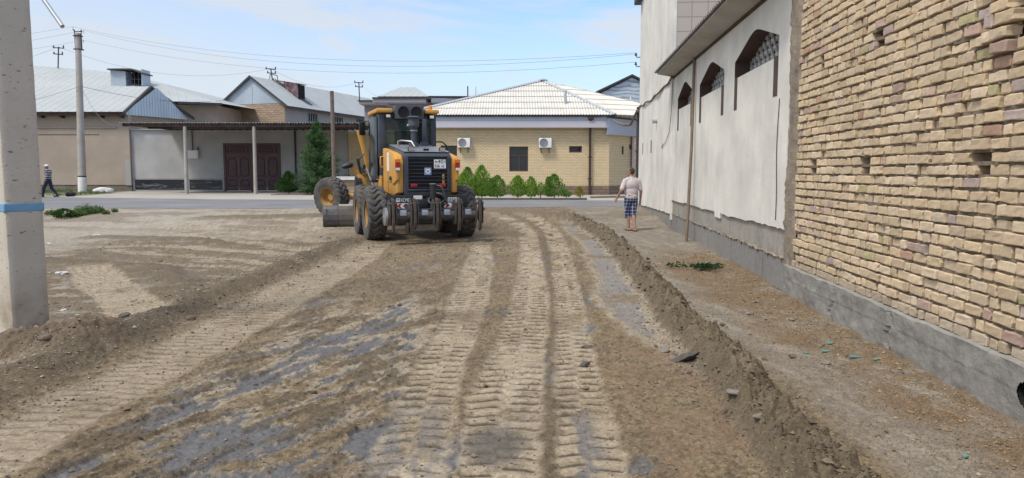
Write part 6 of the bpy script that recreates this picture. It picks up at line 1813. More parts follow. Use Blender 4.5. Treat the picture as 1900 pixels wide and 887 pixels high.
def man_walking():
    root = empty('person', (3.24, 19.8, gz(0, 19.8)), rad(14), 'person in pale pink t-shirt and blue plaid shorts walking away beside the white wall', 'person')
    sk = []
    hc = Vector((-.01, .02, 1.60))
    P = head(hc, rad(38), sk, None)
    sk += [((0, .0, 1.40), .058, (-.005, .012, 1.54), .052)]
    sk += [E((0, 0, 1.24), (.185, .115, .20)), E((0, .01, 1.02), (.165, .120, .18)), E((0, 0, .90), (.165, .125, .13))]
    sh = {-1: Vector((-.185, .0, 1.345)), 1: Vector((.185, -.01, 1.345))}
    el = {-1: Vector((-.315, -.05, 1.09)), 1: Vector((.275, -.02, 1.08))}
    wr = {-1: Vector((-.385, .06, .885)), 1: Vector((.29, .05, .84))}
    for s_ in (-1, 1):
        sk += [(sh[s_], .062, el[s_], .043), (el[s_], .043, wr[s_], .029)] + hand(wr[s_], wr[s_] - el[s_], s_)
    hip = {-1: Vector((-.09, 0, .86)), 1: Vector((.09, 0, .86))}
    kn = {-1: Vector((-.06, .10, .48)), 1: Vector((.055, -.02, .47))}
    an = {-1: Vector((-.035, .05, .10)), 1: Vector((.035, -.18, .10))}
    for s_ in (-1, 1):
        cf = kn[s_].lerp(an[s_], .35) + Vector((0, -.015, 0))
        sk += [(hip[s_], .088, kn[s_], .058), (kn[s_], .055, cf, .052), (cf, .052, an[s_], .034)]
        f = an[s_] + Vector((0, 0, -.065))
        sk += [(f + Vector((0, -.05, .0)), .032, f + Vector((s_ * .01, .11, -.008)), .030), (f + Vector((s_ * .012, .11, -.008)), .028, f + Vector((s_ * .015, .17, -.012)), .020), (an[s_], .034, f + Vector((0, .03, 0)), .034)]
    blob(sk, .0065, 'body', M['skin'], root, 3)
    hr = [E(P(0, -.022, .030), (.079, .092, .084), rz=rad(38)), E(P(0, -.045, -.010), (.074, .066, .060), rz=rad(38)), E(P(.05, -.01, .01), (.03, .05, .045), rz=rad(38)), E(P(-.05, -.01, .01), (.03, .05, .045), rz=rad(38))]
    blob(hr, .007, 'hair', M['hair'], root, 2)
    for s_ in (-1, 1):
        e = MB(); p = P(s_ * .033, .083, .004); e.lathe([(0, .011), (.008, .008), (.011, 0), (.008, -.008), (0, -.011)], 10, Matrix.Translation(p)); e.build('eye', M['plate_ink'], root, smooth=60)
    ts = [E((0, -.005, 1.245), (.208, .138, .19)), E((0, .005, 1.06), (.190, .142, .20)), E((0, 0, .92), (.188, .142, .12)), ((-.10, 0, 1.40), .062, (.10, 0, 1.40), .062), ((0, 0, 1.38), .085, (0, .005, 1.45), .062)]
    for s_ in (-1, 1):
        ts += [(sh[s_] * 1.0, .078, sh[s_].lerp(el[s_], .78), .068), (Vector((s_ * .12, 0, 1.38)), .07, sh[s_], .076)]
    # folds across the back
    ts += [((-.14, -.116, .99), .016, (.10, -.128, .95), .014), ((.02, -.124, 1.16), .012, (.15, -.10, 1.08), .014)]
    blob(ts, .011, 'tshirt', M['tshirt'], root, 3)
    so = [E((0, 0, .86), (.176, .134, .12))]
    for s_ in (-1, 1):
        m_ = hip[s_].lerp(kn[s_], 1.0); low = kn[s_] + Vector((s_ * .01, .0, -.08))
        so += [(hip[s_], .108, m_, .084), (m_, .084, low, .080)]
    blob(so, .010, 'shorts', M['plaid'], root, 3)
    for s_ in (-1, 1):
        f = an[s_] + Vector((s_ * .006, .05, -.085)); b = MB(); b.box(f.x, f.y, .0135, .088, .27, .024, .01); b.tube([f + Vector((-.045, .05, .0)), f + Vector((0, .055, .05)), f + Vector((.045, .05, .0))], .010, 6); b.build('sandal', M['sandal'], root, smooth=50)
man_walking()

def man_left():
    x, y = at(91.5, 366, 37.4).x, 37.4
    root = empty('person', (x, y, gz(0, 30)), rad(90), 'person in a white cap, striped jersey and dark trousers striding along the far road edge', 'person')
    sk = []
    hc = Vector((.0, .05, 1.56)); P = head(hc, rad(10), sk, None)
    sk += [((0, 0, 1.36), .056, (0, .035, 1.50), .05), E((0, 0, 1.20), (.18, .115, .20)), E((0, 0, .98), (.155, .115, .18)), E((0, 0, .88), (.16, .12, .12))]
    sh = {-1: Vector((-.20, .0, 1.33)), 1: Vector((.20, 0, 1.33))}; el = {-1: Vector((-.25, -.10, 1.06)), 1: Vector((.25, .06, 1.05))}; wr = {-1: Vector((-.24, .02, .84)), 1: Vector((.22, .24, .90))}
    for s_ in (-1, 1): sk += [(sh[s_], .058, el[s_], .042), (el[s_], .042, wr[s_], .028)] + hand(wr[s_], wr[s_] - el[s_], s_)
    hip = {-1: Vector((-.09, 0, .84)), 1: Vector((.09, 0, .84))}; kn = {-1: Vector((-.09, .20, .48)), 1: Vector((.09, -.10, .46))}; an = {-1: Vector((-.09, .28, .10)), 1: Vector((.09, -.36, .13))}
    for s_ in (-1, 1):
        f = an[s_] + Vector((0, 0, -.065)); sk += [(hip[s_], .085, kn[s_], .056), (kn[s_], .055, an[s_], .036), (f + Vector((0, -.04, 0)), .032, f + Vector((0, .16, -.01 if s_ < 0 else -.03)), .024)]
    blob(sk, .0075, 'body', M['skin_dark'], root, 3)
    ts = [E((0, 0, 1.20), (.20, .14, .20)), E((0, 0, 1.0), (.18, .145, .20)), ((-.10, 0, 1.37), .06, (.10, 0, 1.37), .06)]
    for s_ in (-1, 1): ts += [(sh[s_], .074, el[s_], .060), (el[s_], .058, wr[s_].lerp(el[s_], .3), .046)]
    blob(ts, .013, 'jersey', M['striped'], root, 3)
    tr = [E((0, 0, .86), (.172, .135, .12))]
    for s_ in (-1, 1): tr += [(hip[s_], .105, kn[s_], .085), (kn[s_], .085, an[s_] + Vector((0, 0, .0)), .068)]
    blob(tr, .013, 'trousers', M['trousers'], root, 3)
    blob([E(P(0, -.004, .052), (.084, .102, .070), rz=rad(10)), E(P(0, .10, .048), (.06, .06, .012), rz=rad(10))], .008, 'cap', M['cap'], root, 2)
    for s_ in (-1, 1):
        f = an[s_]; b = MB(); b.box(f.x, f.y + .05, f.z - .075, .09, .27, .06, .025); b.build('shoe', M['plate_ink'], root, smooth=50)
M['skin_dark'] = pmat('tanned skin', (.20, .105, .07), .6, var=.08, bump=0)
man_left()

# ---------------------------------------------------------------- poles
def near_pole():
    bx, by = -4.83, 7.10
    view = math.atan2(0 - by, 0 - bx)                    # towards the camera
    wide_n = view + rad(20)                              # the broad face looks right of the camera... its left side shows
    root = empty('utility_pole', (bx, by, -.05), wide_n + rad(90), 'thick concrete utility pole with a light blue band, nearest on the left', 'utility pole')
    # local -Y is the broad face
    n = 60; w0, w1 = .345, .315
    mb = MB(); rr = random.Random(2); H = 7.2
    sec = [(-1, -1), (1, -1), (1, 1), (-1, 1)]
    zs = list(np.linspace(-.2, H, n)); vs = []; ring = []
    m = 9
    for z in zs:
        w = w0 + (w1 - w0) * z / H
        for k in range(4):
            (xa, ya), (xb, yb) = sec[k], sec[(k + 1) % 4]
            for i in range(m):
                t = i / m
                x, y = xa + (xb - xa) * t, ya + (yb - ya) * t
                ch = .93 if i == 0 else 1
                vs.append((x * w / 2 * ch + rr.gauss(0, .0012), y * w / 2 * ch + rr.gauss(0, .0012), z))
    q = 4 * m
    fs = [(j * q + i, j * q + (i + 1) % q, (j + 1) * q + (i + 1) % q, (j + 1) * q + i) for j in range(n - 1) for i in range(q)]
    fs.append(tuple((n - 1) * q + i for i in range(q)))
    mb.add(vs, fs); mb.build('shaft', M['pole'], root, smooth=30)
    bd = MB(); w = w0 + .004
    zb = 1.62 + (318 - 383) / 1350 * 7.2 + .05
    bd.box(0, 0, zb, w, w, .085, .012); bd.build('painted_band', M['blue_paint'], root)
    ft = MB(); ft.box(-.16, -.05, .06, .22, .36, .16, .03, rx=rad(6)); ft.build('footing', M['concrete'], root, smooth=40)
    # slanting steel arm near the top
    p0, p1 = at(116, 49, 7.0), at(62, -28, 7.2)
    d = (p1 - p0); p2 = Vector((bx + .1, by - .05, 0)); 
    ar = MB(); top = p0 + d * 2.2; ar.tube([p0, p1, top, Vector((bx, by, top.z + .55))], .020, 10)
    part(ar, 'steel_arm', M['ridge'], root, smooth=40)
M['pole'] = None
def polemat():
    m, t, b = newmat('pitted pole concrete'); v = objco(t)
    c = mixc(t, ramp(t, noise(t, v, 1.4, 6), .3, .7), (.48, .43, .355), (.56, .505, .42))
    pits = noise(t, objco(t, (16, 16, 42)), 1.0, 2, .4)
    pk = ramp(t, pits, .69, .72)
    c = mixc(t, pk, c, (.25, .215, .17))
    c = mixc(t, ramp(t, noise(t, v, 2.3, 5), .60, .70, (0, 0, 0), (.55, .55, .55)), c, (.42, .34, .235))
    s_ = t.nodes.new('ShaderNodeSeparateXYZ'); t.links.new(v, s_.inputs['Vector'])
    mr = t.nodes.new('ShaderNodeMapRange'); mr.inputs['From Min'].default_value = .75; mr.inputs['From Max'].default_value = .15; t.links.new(s_.outputs['Z'], mr.inputs['Value'])
    mm = nd(t, 'ShaderNodeMath', operation='MULTIPLY'); t.links.new(mr.outputs['Result'], mm.inputs[0]); t.links.new(ramp(t, noise(t, v, 5, 5), .25, .6), mm.inputs[1])
    c = mixc(t, mm.outputs[0], c, (.27, .21, .14))
    t.links.new(c, b.inputs['Base Color']); b.inputs['Roughness'].default_value = .92
    sub = nd(t, 'ShaderNodeMath', operation='SUBTRACT'); t.links.new(noise(t, v, 45, 5), sub.inputs[0]); t.links.new(pk, sub.inputs[1])
    setbump(t, b, sub.outputs[0], .5, .008)
    return m
M['pole'] = polemat()
near_pole()

def mid_pole():
    Y = 44.5; p0 = at(153, 358, Y); p1 = at(144.5, 62, Y + .4)
    root = empty('utility_pole', (p0.x, Y, GZ), 0, 'slim concrete utility pole with a whitewashed foot at the far road edge', 'utility pole')
    lo = Vector((p0.x, Y, GZ - .2)); hi = p1
    a = MB(); a.tube([lo, lo.lerp(hi, .5), hi], [.235, .195, .16], 12); part(a, 'shaft', M['concrete'], root, smooth=50)
    t1, t2 = .105, .118
    b = MB(); b.tube([lo.lerp(hi, .0), lo.lerp(hi, .118)], [.245, .238], 12); part(b, 'whitewashed_foot', M['white_paint'], root, smooth=50)
    b = MB(); b.tube([lo.lerp(hi, .1181), lo.lerp(hi, .127)], [.24, .24], 12); part(b, 'dark_band', M['metal_dark'], root, smooth=50)
    h = MB(); h.box(hi.x, hi.y, hi.z - .15, .40, .40, .06); h.box(hi.x, hi.y, hi.z - .95, .42, .42, .06)
    for s_ in (-1, 1): h.tube([hi + Vector((s_ * .20, 0, -1.0)), hi + Vector((s_ * .20, 0, .22))], .03, 6)
    h.tube([hi + Vector((-.30, 0, .28)), hi + Vector((-.2, 0, .1)), hi + Vector((.25, 0, .12)), hi + Vector((.34, 0, .02))], .03, 6)
    part(h, 'bracket', M['metal_dark'], root)
    for dx, dz in ((-.30, .22), (.33, .0), (.30, -.55)):
        i_ = MB(); i_.lathe([(0, 0), (.05, .02), (.05, .09), (.03, .11), (.05, .16), (0, .18)], 10, Matrix.Translation(hi + Vector((dx, 0, dz)))); part(i_, 'insulator', M['white'], root, smooth=50)
    return hi
POLE_TOP = mid_pole()

def wood_post():
    Y = 36.0; p1 = at(615.5, 169, Y); x = at(620, 340, Y).x
    a = MB(); a.tube([(0, 0, -.2), ((p1.x - x) * .5 + .01, 0, (p1.z - GZ) * .5), (p1.x - x, 0, p1.z - GZ)], [.105, .10, .095], 10)
    o = a.build('wooden_post', M['wood_grey'], None, smooth=60); o.location = (x, Y, GZ)
    tag(o, 'tall bare weathered wooden post beside the dark green conifer', 'post')
wood_post()

def roof_mast(px, py0, py1, Y, label, lean=0):
    p = at(px, py1, Y); h = zat(py0, Y) - p.z
    root = empty('roof_mast', p, 0, label, 'roof mast', 'service masts on the roofs')
    top = Vector((lean * h, 0, h))
    a = MB(); a.tube([(0, 0, -.5), top], .06, 6); a.build('mast', M['metal_dark'], root)
    for f_, w in ((.96, .5), (.66, .42)):
        c = top * f_
        b = MB(); b.tube([c + Vector((-w, 0, .02)), c + Vector((w, 0, -.05))], .045, 6)
        for s_ in (-1, 1): b.lathe([(0, 0), (.07, .02), (.07, .10), (.04, .13), (.06, .2), (0, .22)], 8, Matrix.Translation(c + Vector((s_ * w * .9, 0, 0))))
        b.build('crossarm', M['metal_dark'], root)
    return root.location + top
M1 = roof_mast(107, 87, 126, 67, 'leaning dark service mast on the rear metal roof left of the slim pole', .10)
M2 = roof_mast(507, 127, 152, 72, 'leaning dark service mast on the ridge of the gable house', -.16)
M3 = roof_mast(667, 152, 178, 82, 'thin service mast at the far end of the gable house ridge', -.03)

def wire(label, a, b, sag, r=.006, n=18, group='overhead cables'):
    a, b = Vector(a), Vector(b)
    pts = []
    for i in range(n + 1):
        t = i / n; p = a.lerp(b, t); p.z -= 4 * sag * t * (1 - t); pts.append(p)
    return tube_thing('overhead_cable', label, 'cable', pts, r, M['wire'], group, 5)
M['wire'] = pmat('wire', (.16, .17, .19), .7, var=.05, bump=0)
corner = Wp(28.5, .19, 0)
t1, t2, t3 = POLE_TOP + Vector((-.3, 0, .40)), POLE_TOP + Vector((.33, 0, .18)), POLE_TOP + Vector((.30, 0, -.40))
wire('topmost thin cable from the slim pole across to the tall white building', t1, (corner.x, corner.y, 6.15), 1.0)
wire('second thin cable from the slim pole to the upper insulator of the tall white building', t2, (corner.x, corner.y, 6.10), 1.15)
wire('third thin cable from the slim pole to the lower insulator of the tall white building', t3, (corner.x, corner.y, 5.80), 1.05)
wire('topmost cable running off left from the slim pole behind the thick pole', t1, at(-200, 78, 52), .3)
wire('middle cable running off left from the slim pole behind the thick pole', t2, at(-200, 100, 52), .3)
wire('lowest cable running off left from the slim pole behind the thick pole', t3, at(-200, 112, 52), .3)
wire('service cable between the leaning mast on the rear roof and the gable house mast', M1, M2, 1.5, .010)
wire('service cable between the two masts on the gable house ridge', M2, M3, 1.1, .010)
wire('service cable dropping from the far ridge mast to the mauve grey house', M3, at(715, 184, 60), .3, .010)
wire('cable rising from behind the thick pole to the leaning rear roof mast', at(-150, 150, 55), M1, .4, .010)
lowp = at(150, 160, 44.3)
wire('low cable crossing from the slim pole toward the grey metal gable', lowp, at(425, 185, 64), .5, .014)
wire('low cable reaching the slim pole from behind the thick pole', at(-120, 215, 50), lowp, .3, .010)
wire('slack cable drooping from the slim pole to the left end of the canopy', lowp, at(222, 231, 42.5), .75, .010)
wire('thin cable crossing the front slope of the cream hip roof', at(700, 193, 46), at(1126, 217, 40.3), .3, .010)
pts = [Wp(28.3, .12, 3.95), at(1170, 231, 30), at(1158, 232, 31), at(1148, 229, 33), at(1138, 223, 40)]
tube_thing('cable', 'slack brown cable bundle hanging between the porch and the tall white building', 'cable', pts, .05, M['cable_brown'])

# ---------------------------------------------------------------- plants
def leaf_quad(mb, p, d, ln, w, rnd):
    d = d.normalized(); s_ = d.cross(Vector((rnd.gauss(0, 1), rnd.gauss(0, 1), rnd.gauss(0, 1))))
    if s_.length < .01: s_ = Vector((1, 0, 0))
    s_ = s_.normalized() * w
    mb.add([p, p + d * ln * .5 + s_, p + d * ln, p + d * ln * .5 - s_], [(0, 1, 2, 3)])

def conifer():
    x, Y = at(591, 360, 41.6).x, 41.6; H = 4.15
    root = empty('conifer_tree', (x, Y, GZ), 0, 'dark green conifer with layered drooping boughs in front of the grey street wall', 'tree')
    rnd = random.Random(4)
    t = MB(); t.tube([(0, 0, -.1), (.02, 0, 1.5), (0, .02, 3.0), (.02, 0, H - .1)], [.10, .08, .045, .012], 8)
    fol = MB()
    nb = 185
    for i in range(nb):
        f = (i + rnd.random()) / nb
        z = .22 + (H - .35) * f ** .92
        env = 1.50 * (1 - f) ** .72 * (.62 + .38 * min(1, f * 7 + .45)) + .06
        a = rnd.random() * 2 * math.pi
        L_ = env * rnd.uniform(.62, 1.10) * (1 + .16 * math.sin(f * 19))
        if rnd.random() < .08: L_ *= 1.2
        up = .22 + .55 * f
        base = Vector((0, 0, z - L_ * .15)); d = Vector((math.cos(a), math.sin(a), up)).normalized()
        tip = base + d * L_
        t.tube([base, base.lerp(tip, .9)], [.022, .006], 4, cap=False)
        nl = int(95 * L_ + 18)
        for k in range(nl):
            u = rnd.uniform(.18, 1.03); sp = .20 * (1.1 - .6 * u) * (L_ + .2)
            p = base + d * L_ * u + Vector((rnd.gauss(0, sp * .55), rnd.gauss(0, sp * .55), rnd.gauss(0, sp * .40) - .03))
            dd = (d * .8 + Vector((rnd.gauss(0, .6), rnd.gauss(0, .6), rnd.gauss(.25, .5))))
            leaf_quad(fol, p, dd, rnd.uniform(.11, .20), rnd.uniform(.013, .024), rnd)
    for k in range(90):
        p = Vector((rnd.gauss(0, .04), rnd.gauss(0, .04), H - rnd.uniform(0, .55))); leaf_quad(fol, p, Vector((rnd.gauss(0, .4), rnd.gauss(0, .4), 1)), .16, .014, rnd)
    t.build('trunk', M['bark'], root, smooth=60); fol.build('crown', M['leaf_pine'], root)
conifer()

def thuja(px, py_top, Y, hw, name, label, mat, group, seed, lobes=1, dens=1.0, cat='shrub'):
    base = at(px, 370, Y); H = zat(py_top, Y) - GZ; hw = hw * 1.28
    root = empty(name, (base.x, Y, GZ), 0, label, cat, group)
    rnd = random.Random(seed)
    tr = MB(); tr.tube([(0, 0, -.05), (.01, 0, H * .45)], [.03, .012], 6)
    fol = MB()
    lb = [(0, 0, H, hw)] + [(rnd.uniform(-.55, .55) * hw, rnd.uniform(-.4, .4) * hw, H * rnd.uniform(.62, .9), hw * rnd.uniform(.5, .7)) for _ in range(lobes)]
    for (ox, oy, h, r) in lb:
        nl = int(1250 * dens * (h * r) / .6)
        for k in range(nl):
            f = rnd.random() ** .85
            rad_ = r * (min(1, f * 4.5 + .30)) * (1 - f ** 1.9) ** .8 * rnd.uniform(.45, 1.08) + .02
            a = rnd.random() * 2 * math.pi
            rad_ *= 1 + .18 * math.sin(a * 3 + f * 9 + seed)
            p = Vector((ox + math.cos(a) * rad_, oy + math.sin(a) * rad_, .10 + f * (h - .18)))
            d = Vector((math.cos(a) * .45 + rnd.gauss(0, .3), math.sin(a) * .45 + rnd.gauss(0, .3), 1.0))
            leaf_quad(fol, p, d, rnd.uniform(.07, .14), rnd.uniform(.012, .024), rnd)
    tr.build('stem', M['bark'], root, smooth=60); fol.build('foliage', M[mat], root)
GRP = 'thuja shrubs planted along the yellow brick house'
thuja(862, 318, 34.6, .42, 'thuja_shrub', 'light green thuja partly behind the right rear wheel of the grader', 'leaf_thuja', GRP, 1, 1)
thuja(868, 309, 35.4, .36, 'thuja_shrub', 'green thuja just right of the grader, standing behind a paler one', 'leaf_thuja_dark', GRP, 2, 1)
thuja(894, 306, 35.0, .44, 'thuja_shrub', 'tallest light green thuja of the row, under the left air conditioner', 'leaf_thuja', GRP, 3, 2)
thuja(923, 325, 34.4, .46, 'thuja_shrub', 'broad dark thuja left of the large brown window', 'leaf_thuja_dark', GRP, 4, 2)
thuja(961, 325, 34.6, .38, 'thuja_shrub', 'upright thuja directly under the large brown window', 'leaf_thuja', GRP, 5, 1)
thuja(985, 327, 34.5, .30, 'thuja_shrub', 'narrow thuja at the right edge of the large brown window', 'leaf_thuja', GRP, 6, 1)
thuja(1003, 337, 34.8, .17, 'thuja_shrub', 'thin sparse thuja sapling between two fuller shrubs', 'leaf_thuja', GRP, 7, 0, .55)
thuja(1028, 322, 34.4, .42, 'thuja_shrub', 'pointed dark thuja under the right air conditioner', 'leaf_thuja_dark', GRP, 8, 2)
thuja(1051, 352, 34.3, .22, 'thuja_shrub', 'small low green shrub left of the yellowing one', 'leaf_thuja_dark', GRP, 9, 1, .8)
thuja(1076, 346, 34.4, .17, 'thuja_shrub', 'small yellowing shrub near the brown drainpipe', 'leaf_yellow', GRP, 10, 1, .8)
thuja(536, 317, 42.0, .48, 'leafy_shrub', 'small bright leafy shrub between the maroon gate and the conifer', 'leaf_shrub', None, 12, 3, 1.1)
for k, (px, pt) in enumerate(((570, 352), (590, 350), (608, 353))):
    thuja(px, pt, 41.0, .36, 'low_shrub', ['low green shrub at the left foot of the conifer', 'low green shrub right at the foot of the conifer trunk', 'low green shrub between conifer and wooden post'][k], 'leaf_shrub', 'low shrubs under the conifer', 20 + k, 2, 1.2)

# planting bed with dark kerb
def bed():
    a, b = at(852, 374, 33.9).x, at(1086, 374, 33.9).x
    m = MB(); m.box((a + b) / 2, 34.5, GZ + .015, b - a, 1.5, .05, .015); o = m.build('soil_bed', M['soil_bed']); tag(o, kind='structure')
    k = MB(); k.box((a + b) / 2, 33.68, GZ + .045, b - a + .1, .12, .11, .02); o = k.build('kerb', M['kerb']); tag(o, kind='structure')
    m = MB(); a, b = at(505, 362, 41).x, at(640, 362, 41).x; m.box((a + b) / 2, 41.6, GZ + .012, b - a, 1.7, .05, .015); o = m.build('soil_bed', M['soil_bed']); tag(o, kind='structure')
bed()
# grassy verge in front of the beige house
def verge():
    pts = [(-60, 39.4), (-24.4, 38.0), (-23.2, 39.6), (-24.2, 43.5), (-25.4, 48.2), (-60, 48.2)]
    m = MB(); m.add([(x, y, GZ + .006) for x, y in pts], [tuple(range(len(pts)))]); o = m.build('verge', M['verge']); tag(o, kind='structure')
    rnd = random.Random(31); g = MB()
    for i in range(3800):
        x, y = rnd.uniform(-40, -23.6), rnd.uniform(38.6, 48)
        if x > -24.2 - (y - 43.5) * .3 and y > 43: continue
        if vnoise(np.array([x * .8]), np.array([y * .8]), 4)[0] < .42: continue
        for k in range(3): leaf_quad(g, Vector((x + rnd.gauss(0, .06), y + rnd.gauss(0, .06), GZ)), Vector((rnd.gauss(0, .4), rnd.gauss(0, .4), 1)), rnd.uniform(.08, .26), .012, rnd)
    o = g.build('grass', M['leaf_weed']); tag(o, 'sparse dry grass on the verge under the beige house', 'grass', kind='stuff')
M['verge'] = pmat('verge soil', (.235, .205, .15), .95, var=.25, scale=1.5, dirt=(.17, .19, .09), dirt_amt=.5)
verge()

def weed(px, py, Y, r, h, label, mat, seed, n=420, ball=False):
    p = at(px, py, Y); z = gz(0, Y)
    root_z = gzz(p.x, Y)
    g = MB(); rnd = random.Random(seed)
    for k in range(n):
        a = rnd.random() * 6.283; q = r * math.sqrt(rnd.random())
        if ball:
            f = rnd.random(); zz = h * f; q = r * (1 - (2 * f - .85) ** 2 * .8) * rnd.uniform(.5, 1)
            b = Vector((math.cos(a) * q, math.sin(a) * q, zz)); d = Vector((math.cos(a), math.sin(a), rnd.uniform(-.1, 1)))
            leaf_quad(g, b, d, rnd.uniform(.05, .10), .022, rnd)
        else:
            b = Vector((math.cos(a) * q, math.sin(a) * q, 0)); d = Vector((rnd.gauss(0, .3), rnd.gauss(0, .3), 1)); ln = h * rnd.uniform(.3, 1) * (1 - .5 * q / r)
            m_ = b + d.normalized() * ln * .55
            leaf_quad(g, b, d, ln, .009, rnd)
            for j in range(3): leaf_quad(g, b + d.normalized() * ln * rnd.uniform(.3, .95), Vector((rnd.gauss(0, 1), rnd.gauss(0, 1), .6)), rnd.uniform(.04, .09), .014, rnd)
    o = g.build('weed', M[mat]); o.location = (p.x, Y, root_z - .01)
    tag(o, label, 'weed', 'weeds by the roadside dirt')
weed(120, 402, 22.8, .34, .26, 'round dark green weed clump beside the thick pole', 'leaf_shrub', 1, 700, True)
weed(142, 398, 23.2, .30, .26, 'pale low weed between the dark clump and taller weeds', 'leaf_weed', 2, 300)
weed(160, 392, 23.8, .38, .42, 'tall pale green weed clump, largest of the group', 'leaf_weed', 3, 420)
weed(178, 391, 24.2, .24, .34, 'upright green weed at the right end of the clump', 'leaf_weed', 4, 260)
weed(197, 394, 23.6, .12, .24, 'sparse little weed standing apart on the right', 'leaf_weed', 5, 60)
weed(212, 392, 24.2, .10, .20, 'tiny weed sprig farthest right of the clump', 'leaf_weed', 6, 45)
weed(100, 396, 23.6, .26, .22, 'thin weeds right against the thick pole edge', 'leaf_weed', 7, 130)
weed(4, 545, 9.2, .28, .20, 'green weed tuft half hidden left of the thick pole', 'leaf_weed', 8, 160)
def uprooted():
    g = MB(); rnd = random.Random(9)
    ox, oy = 3.07, 11.9
    for (a, ln) in ((rad(172), .46), (rad(15), .36), (rad(-60), .34), (rad(-25), .36), (rad(-95), .26)):
        d = Vector((math.cos(a), math.sin(a) * .9, 0))
        for k in range(46):
            u = rnd.random(); p = Vector((0, 0, .03)) + d * ln * u + Vector((rnd.gauss(0, .03), rnd.gauss(0, .05), rnd.uniform(0, .05)))
            leaf_quad(g, p, d + Vector((rnd.gauss(0, .8), rnd.gauss(0, .8), rnd.uniform(-.1, .5))), rnd.uniform(.05, .11), .016, rnd)
        g.tube([(0, 0, .03), tuple(d * ln + Vector((0, 0, .03)))], .006, 4)
    o = g.build('uprooted_weed', M['leaf_dark']); o.location = (ox, oy, gzz(ox, oy)); tag(o, 'dark green uprooted weed lying flat on the gravel near the plinth', 'weed')
M['leaf_dark'] = leafmat('dark weed leaves', (.02, .05, .02), (.035, .085, .03), (.06, .13, .05))
uprooted()

# ---------------------------------------------------------------- stones, clods, litter
def rock_bm(r, seed, flat=.7, sub=2, rough=.28):
    rnd = random.Random(seed); bm = bmesh.new(); bmesh.ops.create_icosphere(bm, subdivisions=sub, radius=1)
    dirs = [(Vector((rnd.gauss(0, 1), rnd.gauss(0, 1), rnd.gauss(0, 1))).normalized(), rnd.uniform(.55, .92)) for _ in range(9)]
    for v in bm.verts:
        for d, c in dirs:
            k = v.co.dot(d)
            if k > c: v.co -= d * (k - c)
        v.co *= 1 + rnd.uniform(-rough, rough) * .18
        v.co = Vector((v.co.x * r[0], v.co.y * r[1], v.co.z * r[2] * flat))
    vs = [v.co.copy() for v in bm.verts]; bm.verts.index_update(); fs = [[v.index for v in f.verts] for f in bm.faces]; bm.free()
    return vs, fs
def rock(name, label, cat, x, y, r, mat, seed, rz=0, group=None, tilt=0, lift=.3, flat=.7):
    vs, fs = rock_bm(r, seed, flat, 3)
    m = MB(); m.add(vs, fs); o = m.build(name, M[mat], None, smooth=35)
    o.location = (x, y, gzz(x, y) + r[2] * lift); o.rotation_euler = (tilt, 0, rz); tag(o, label, cat, group); return o
rock('asphalt_chunk', 'flat slab of broken asphalt tilted on the left side of the soil ridge', 'rubble', 1.50, 6.10, (.19, .13, .06), 'stone_dark', 41, .5, None, rad(-28), .35)
rock('asphalt_lump', 'dark lump lying between tyre tracks, the farther of two', 'rubble', .70, 6.66, (.065, .04, .035), 'stone_dark', 2, .2)
rock('asphalt_lump', 'dark lump lying in the tyre track, the nearer of two', 'rubble', .62, 6.06, (.06, .045, .035), 'stone_dark', 3, 1)
rock('asphalt_lump', 'small grey lump at the foot of the soil ridge behind the slab', 'rubble', 1.38, 6.42, (.06, .05, .045), 'stone', 4, 1)
rock('soil_clod', 'large dark clod on the mound in front of the thick pole', 'clod', -4.05, 6.22, (.07, .05, .055), 'clod', 5, .3)
rock('soil_clod', 'dark clod at the mound edge right of the thick pole', 'clod', -4.22, 7.50, (.10, .07, .07), 'clod', 6, .8)
rock('soil_clod', 'rounded black clod beside the first one right of the thick pole', 'clod', -4.02, 7.46, (.075, .06, .06), 'stone_dark', 7, 0)
rock('soil_clod', 'dark clod on the berm below the pale left track', 'clod', -3.52, 7.85, (.06, .05, .05), 'clod', 18, 0)
rock('stone', 'pale flat stone on the outer side of the soil ridge', 'stone', 1.50, 4.80, (.055, .05, .04), 'stone', 8, 0)
rock('stone', 'brown stone pressed in the left foot of the soil ridge', 'stone', 1.40, 4.72, (.045, .035, .045), 'clod', 9, 0)
rock('stone', 'long grey stone low on the near soil ridge', 'stone', 1.50, 4.30, (.055, .03, .03), 'stone', 10, .5)
rock('stone', 'grey stone on the gravel below the turquoise shards', 'stone', 2.63, 5.98, (.05, .04, .035), 'stone', 11, .2)
rock('stone', 'brown half buried stone left of the turquoise shards', 'stone', 2.44, 6.2, (.045, .04, .03), 'clod', 12, .2)
for k, (x, y, s_, l) in enumerate(((3.02, 5.82, .05, 'pale stone against the concrete plinth, leftmost of three'), (3.08, 5.72, .045, 'pale flat stone against the plinth, middle of three'), (3.12, 5.60, .04, 'small pale stone against the plinth, nearest of three'),
                               (3.00, 8.9, .05, 'pale stone near the plinth corner below the pier'), (2.72, 8.2, .06, 'grey stone on the gravel below the pier'), (3.06, 7.85, .05, 'grey stone at the plinth foot beyond the shards'))):
    rock('stone', l, 'stone', x, y, (s_, s_ * .75, s_ * .55), 'stone', 30 + k, k, 'stones along the plinth')
def shard(x, y, l, w, rz, label, bend=.2):
    m = MB(); pts = [(-l, -w, 0), (-l * .3, -w * 1.1, .0), (l * .5, -w * .7, 0), (l, -w * .2, 0), (l * .9, w * .8, 0), (l * .1, w, 0), (-l * .8, w * .6, 0)]
    m.prism(pts, (0, 0, .012), bev=.002); o = m.build('plastic_shard', M['turq']); o.location = (x, y, gzz(x, y) + .006); o.rotation_euler = (rad(8), rad(5), rz)
    tag(o, label, 'shard', 'turquoise shards on the gravel')
shard(2.99, 6.72, .038, .024, .4, 'turquoise shard nearest the plinth, highest in the cluster')
shard(2.84, 6.58, .018, .012, .9, 'smallest turquoise shard behind the others')
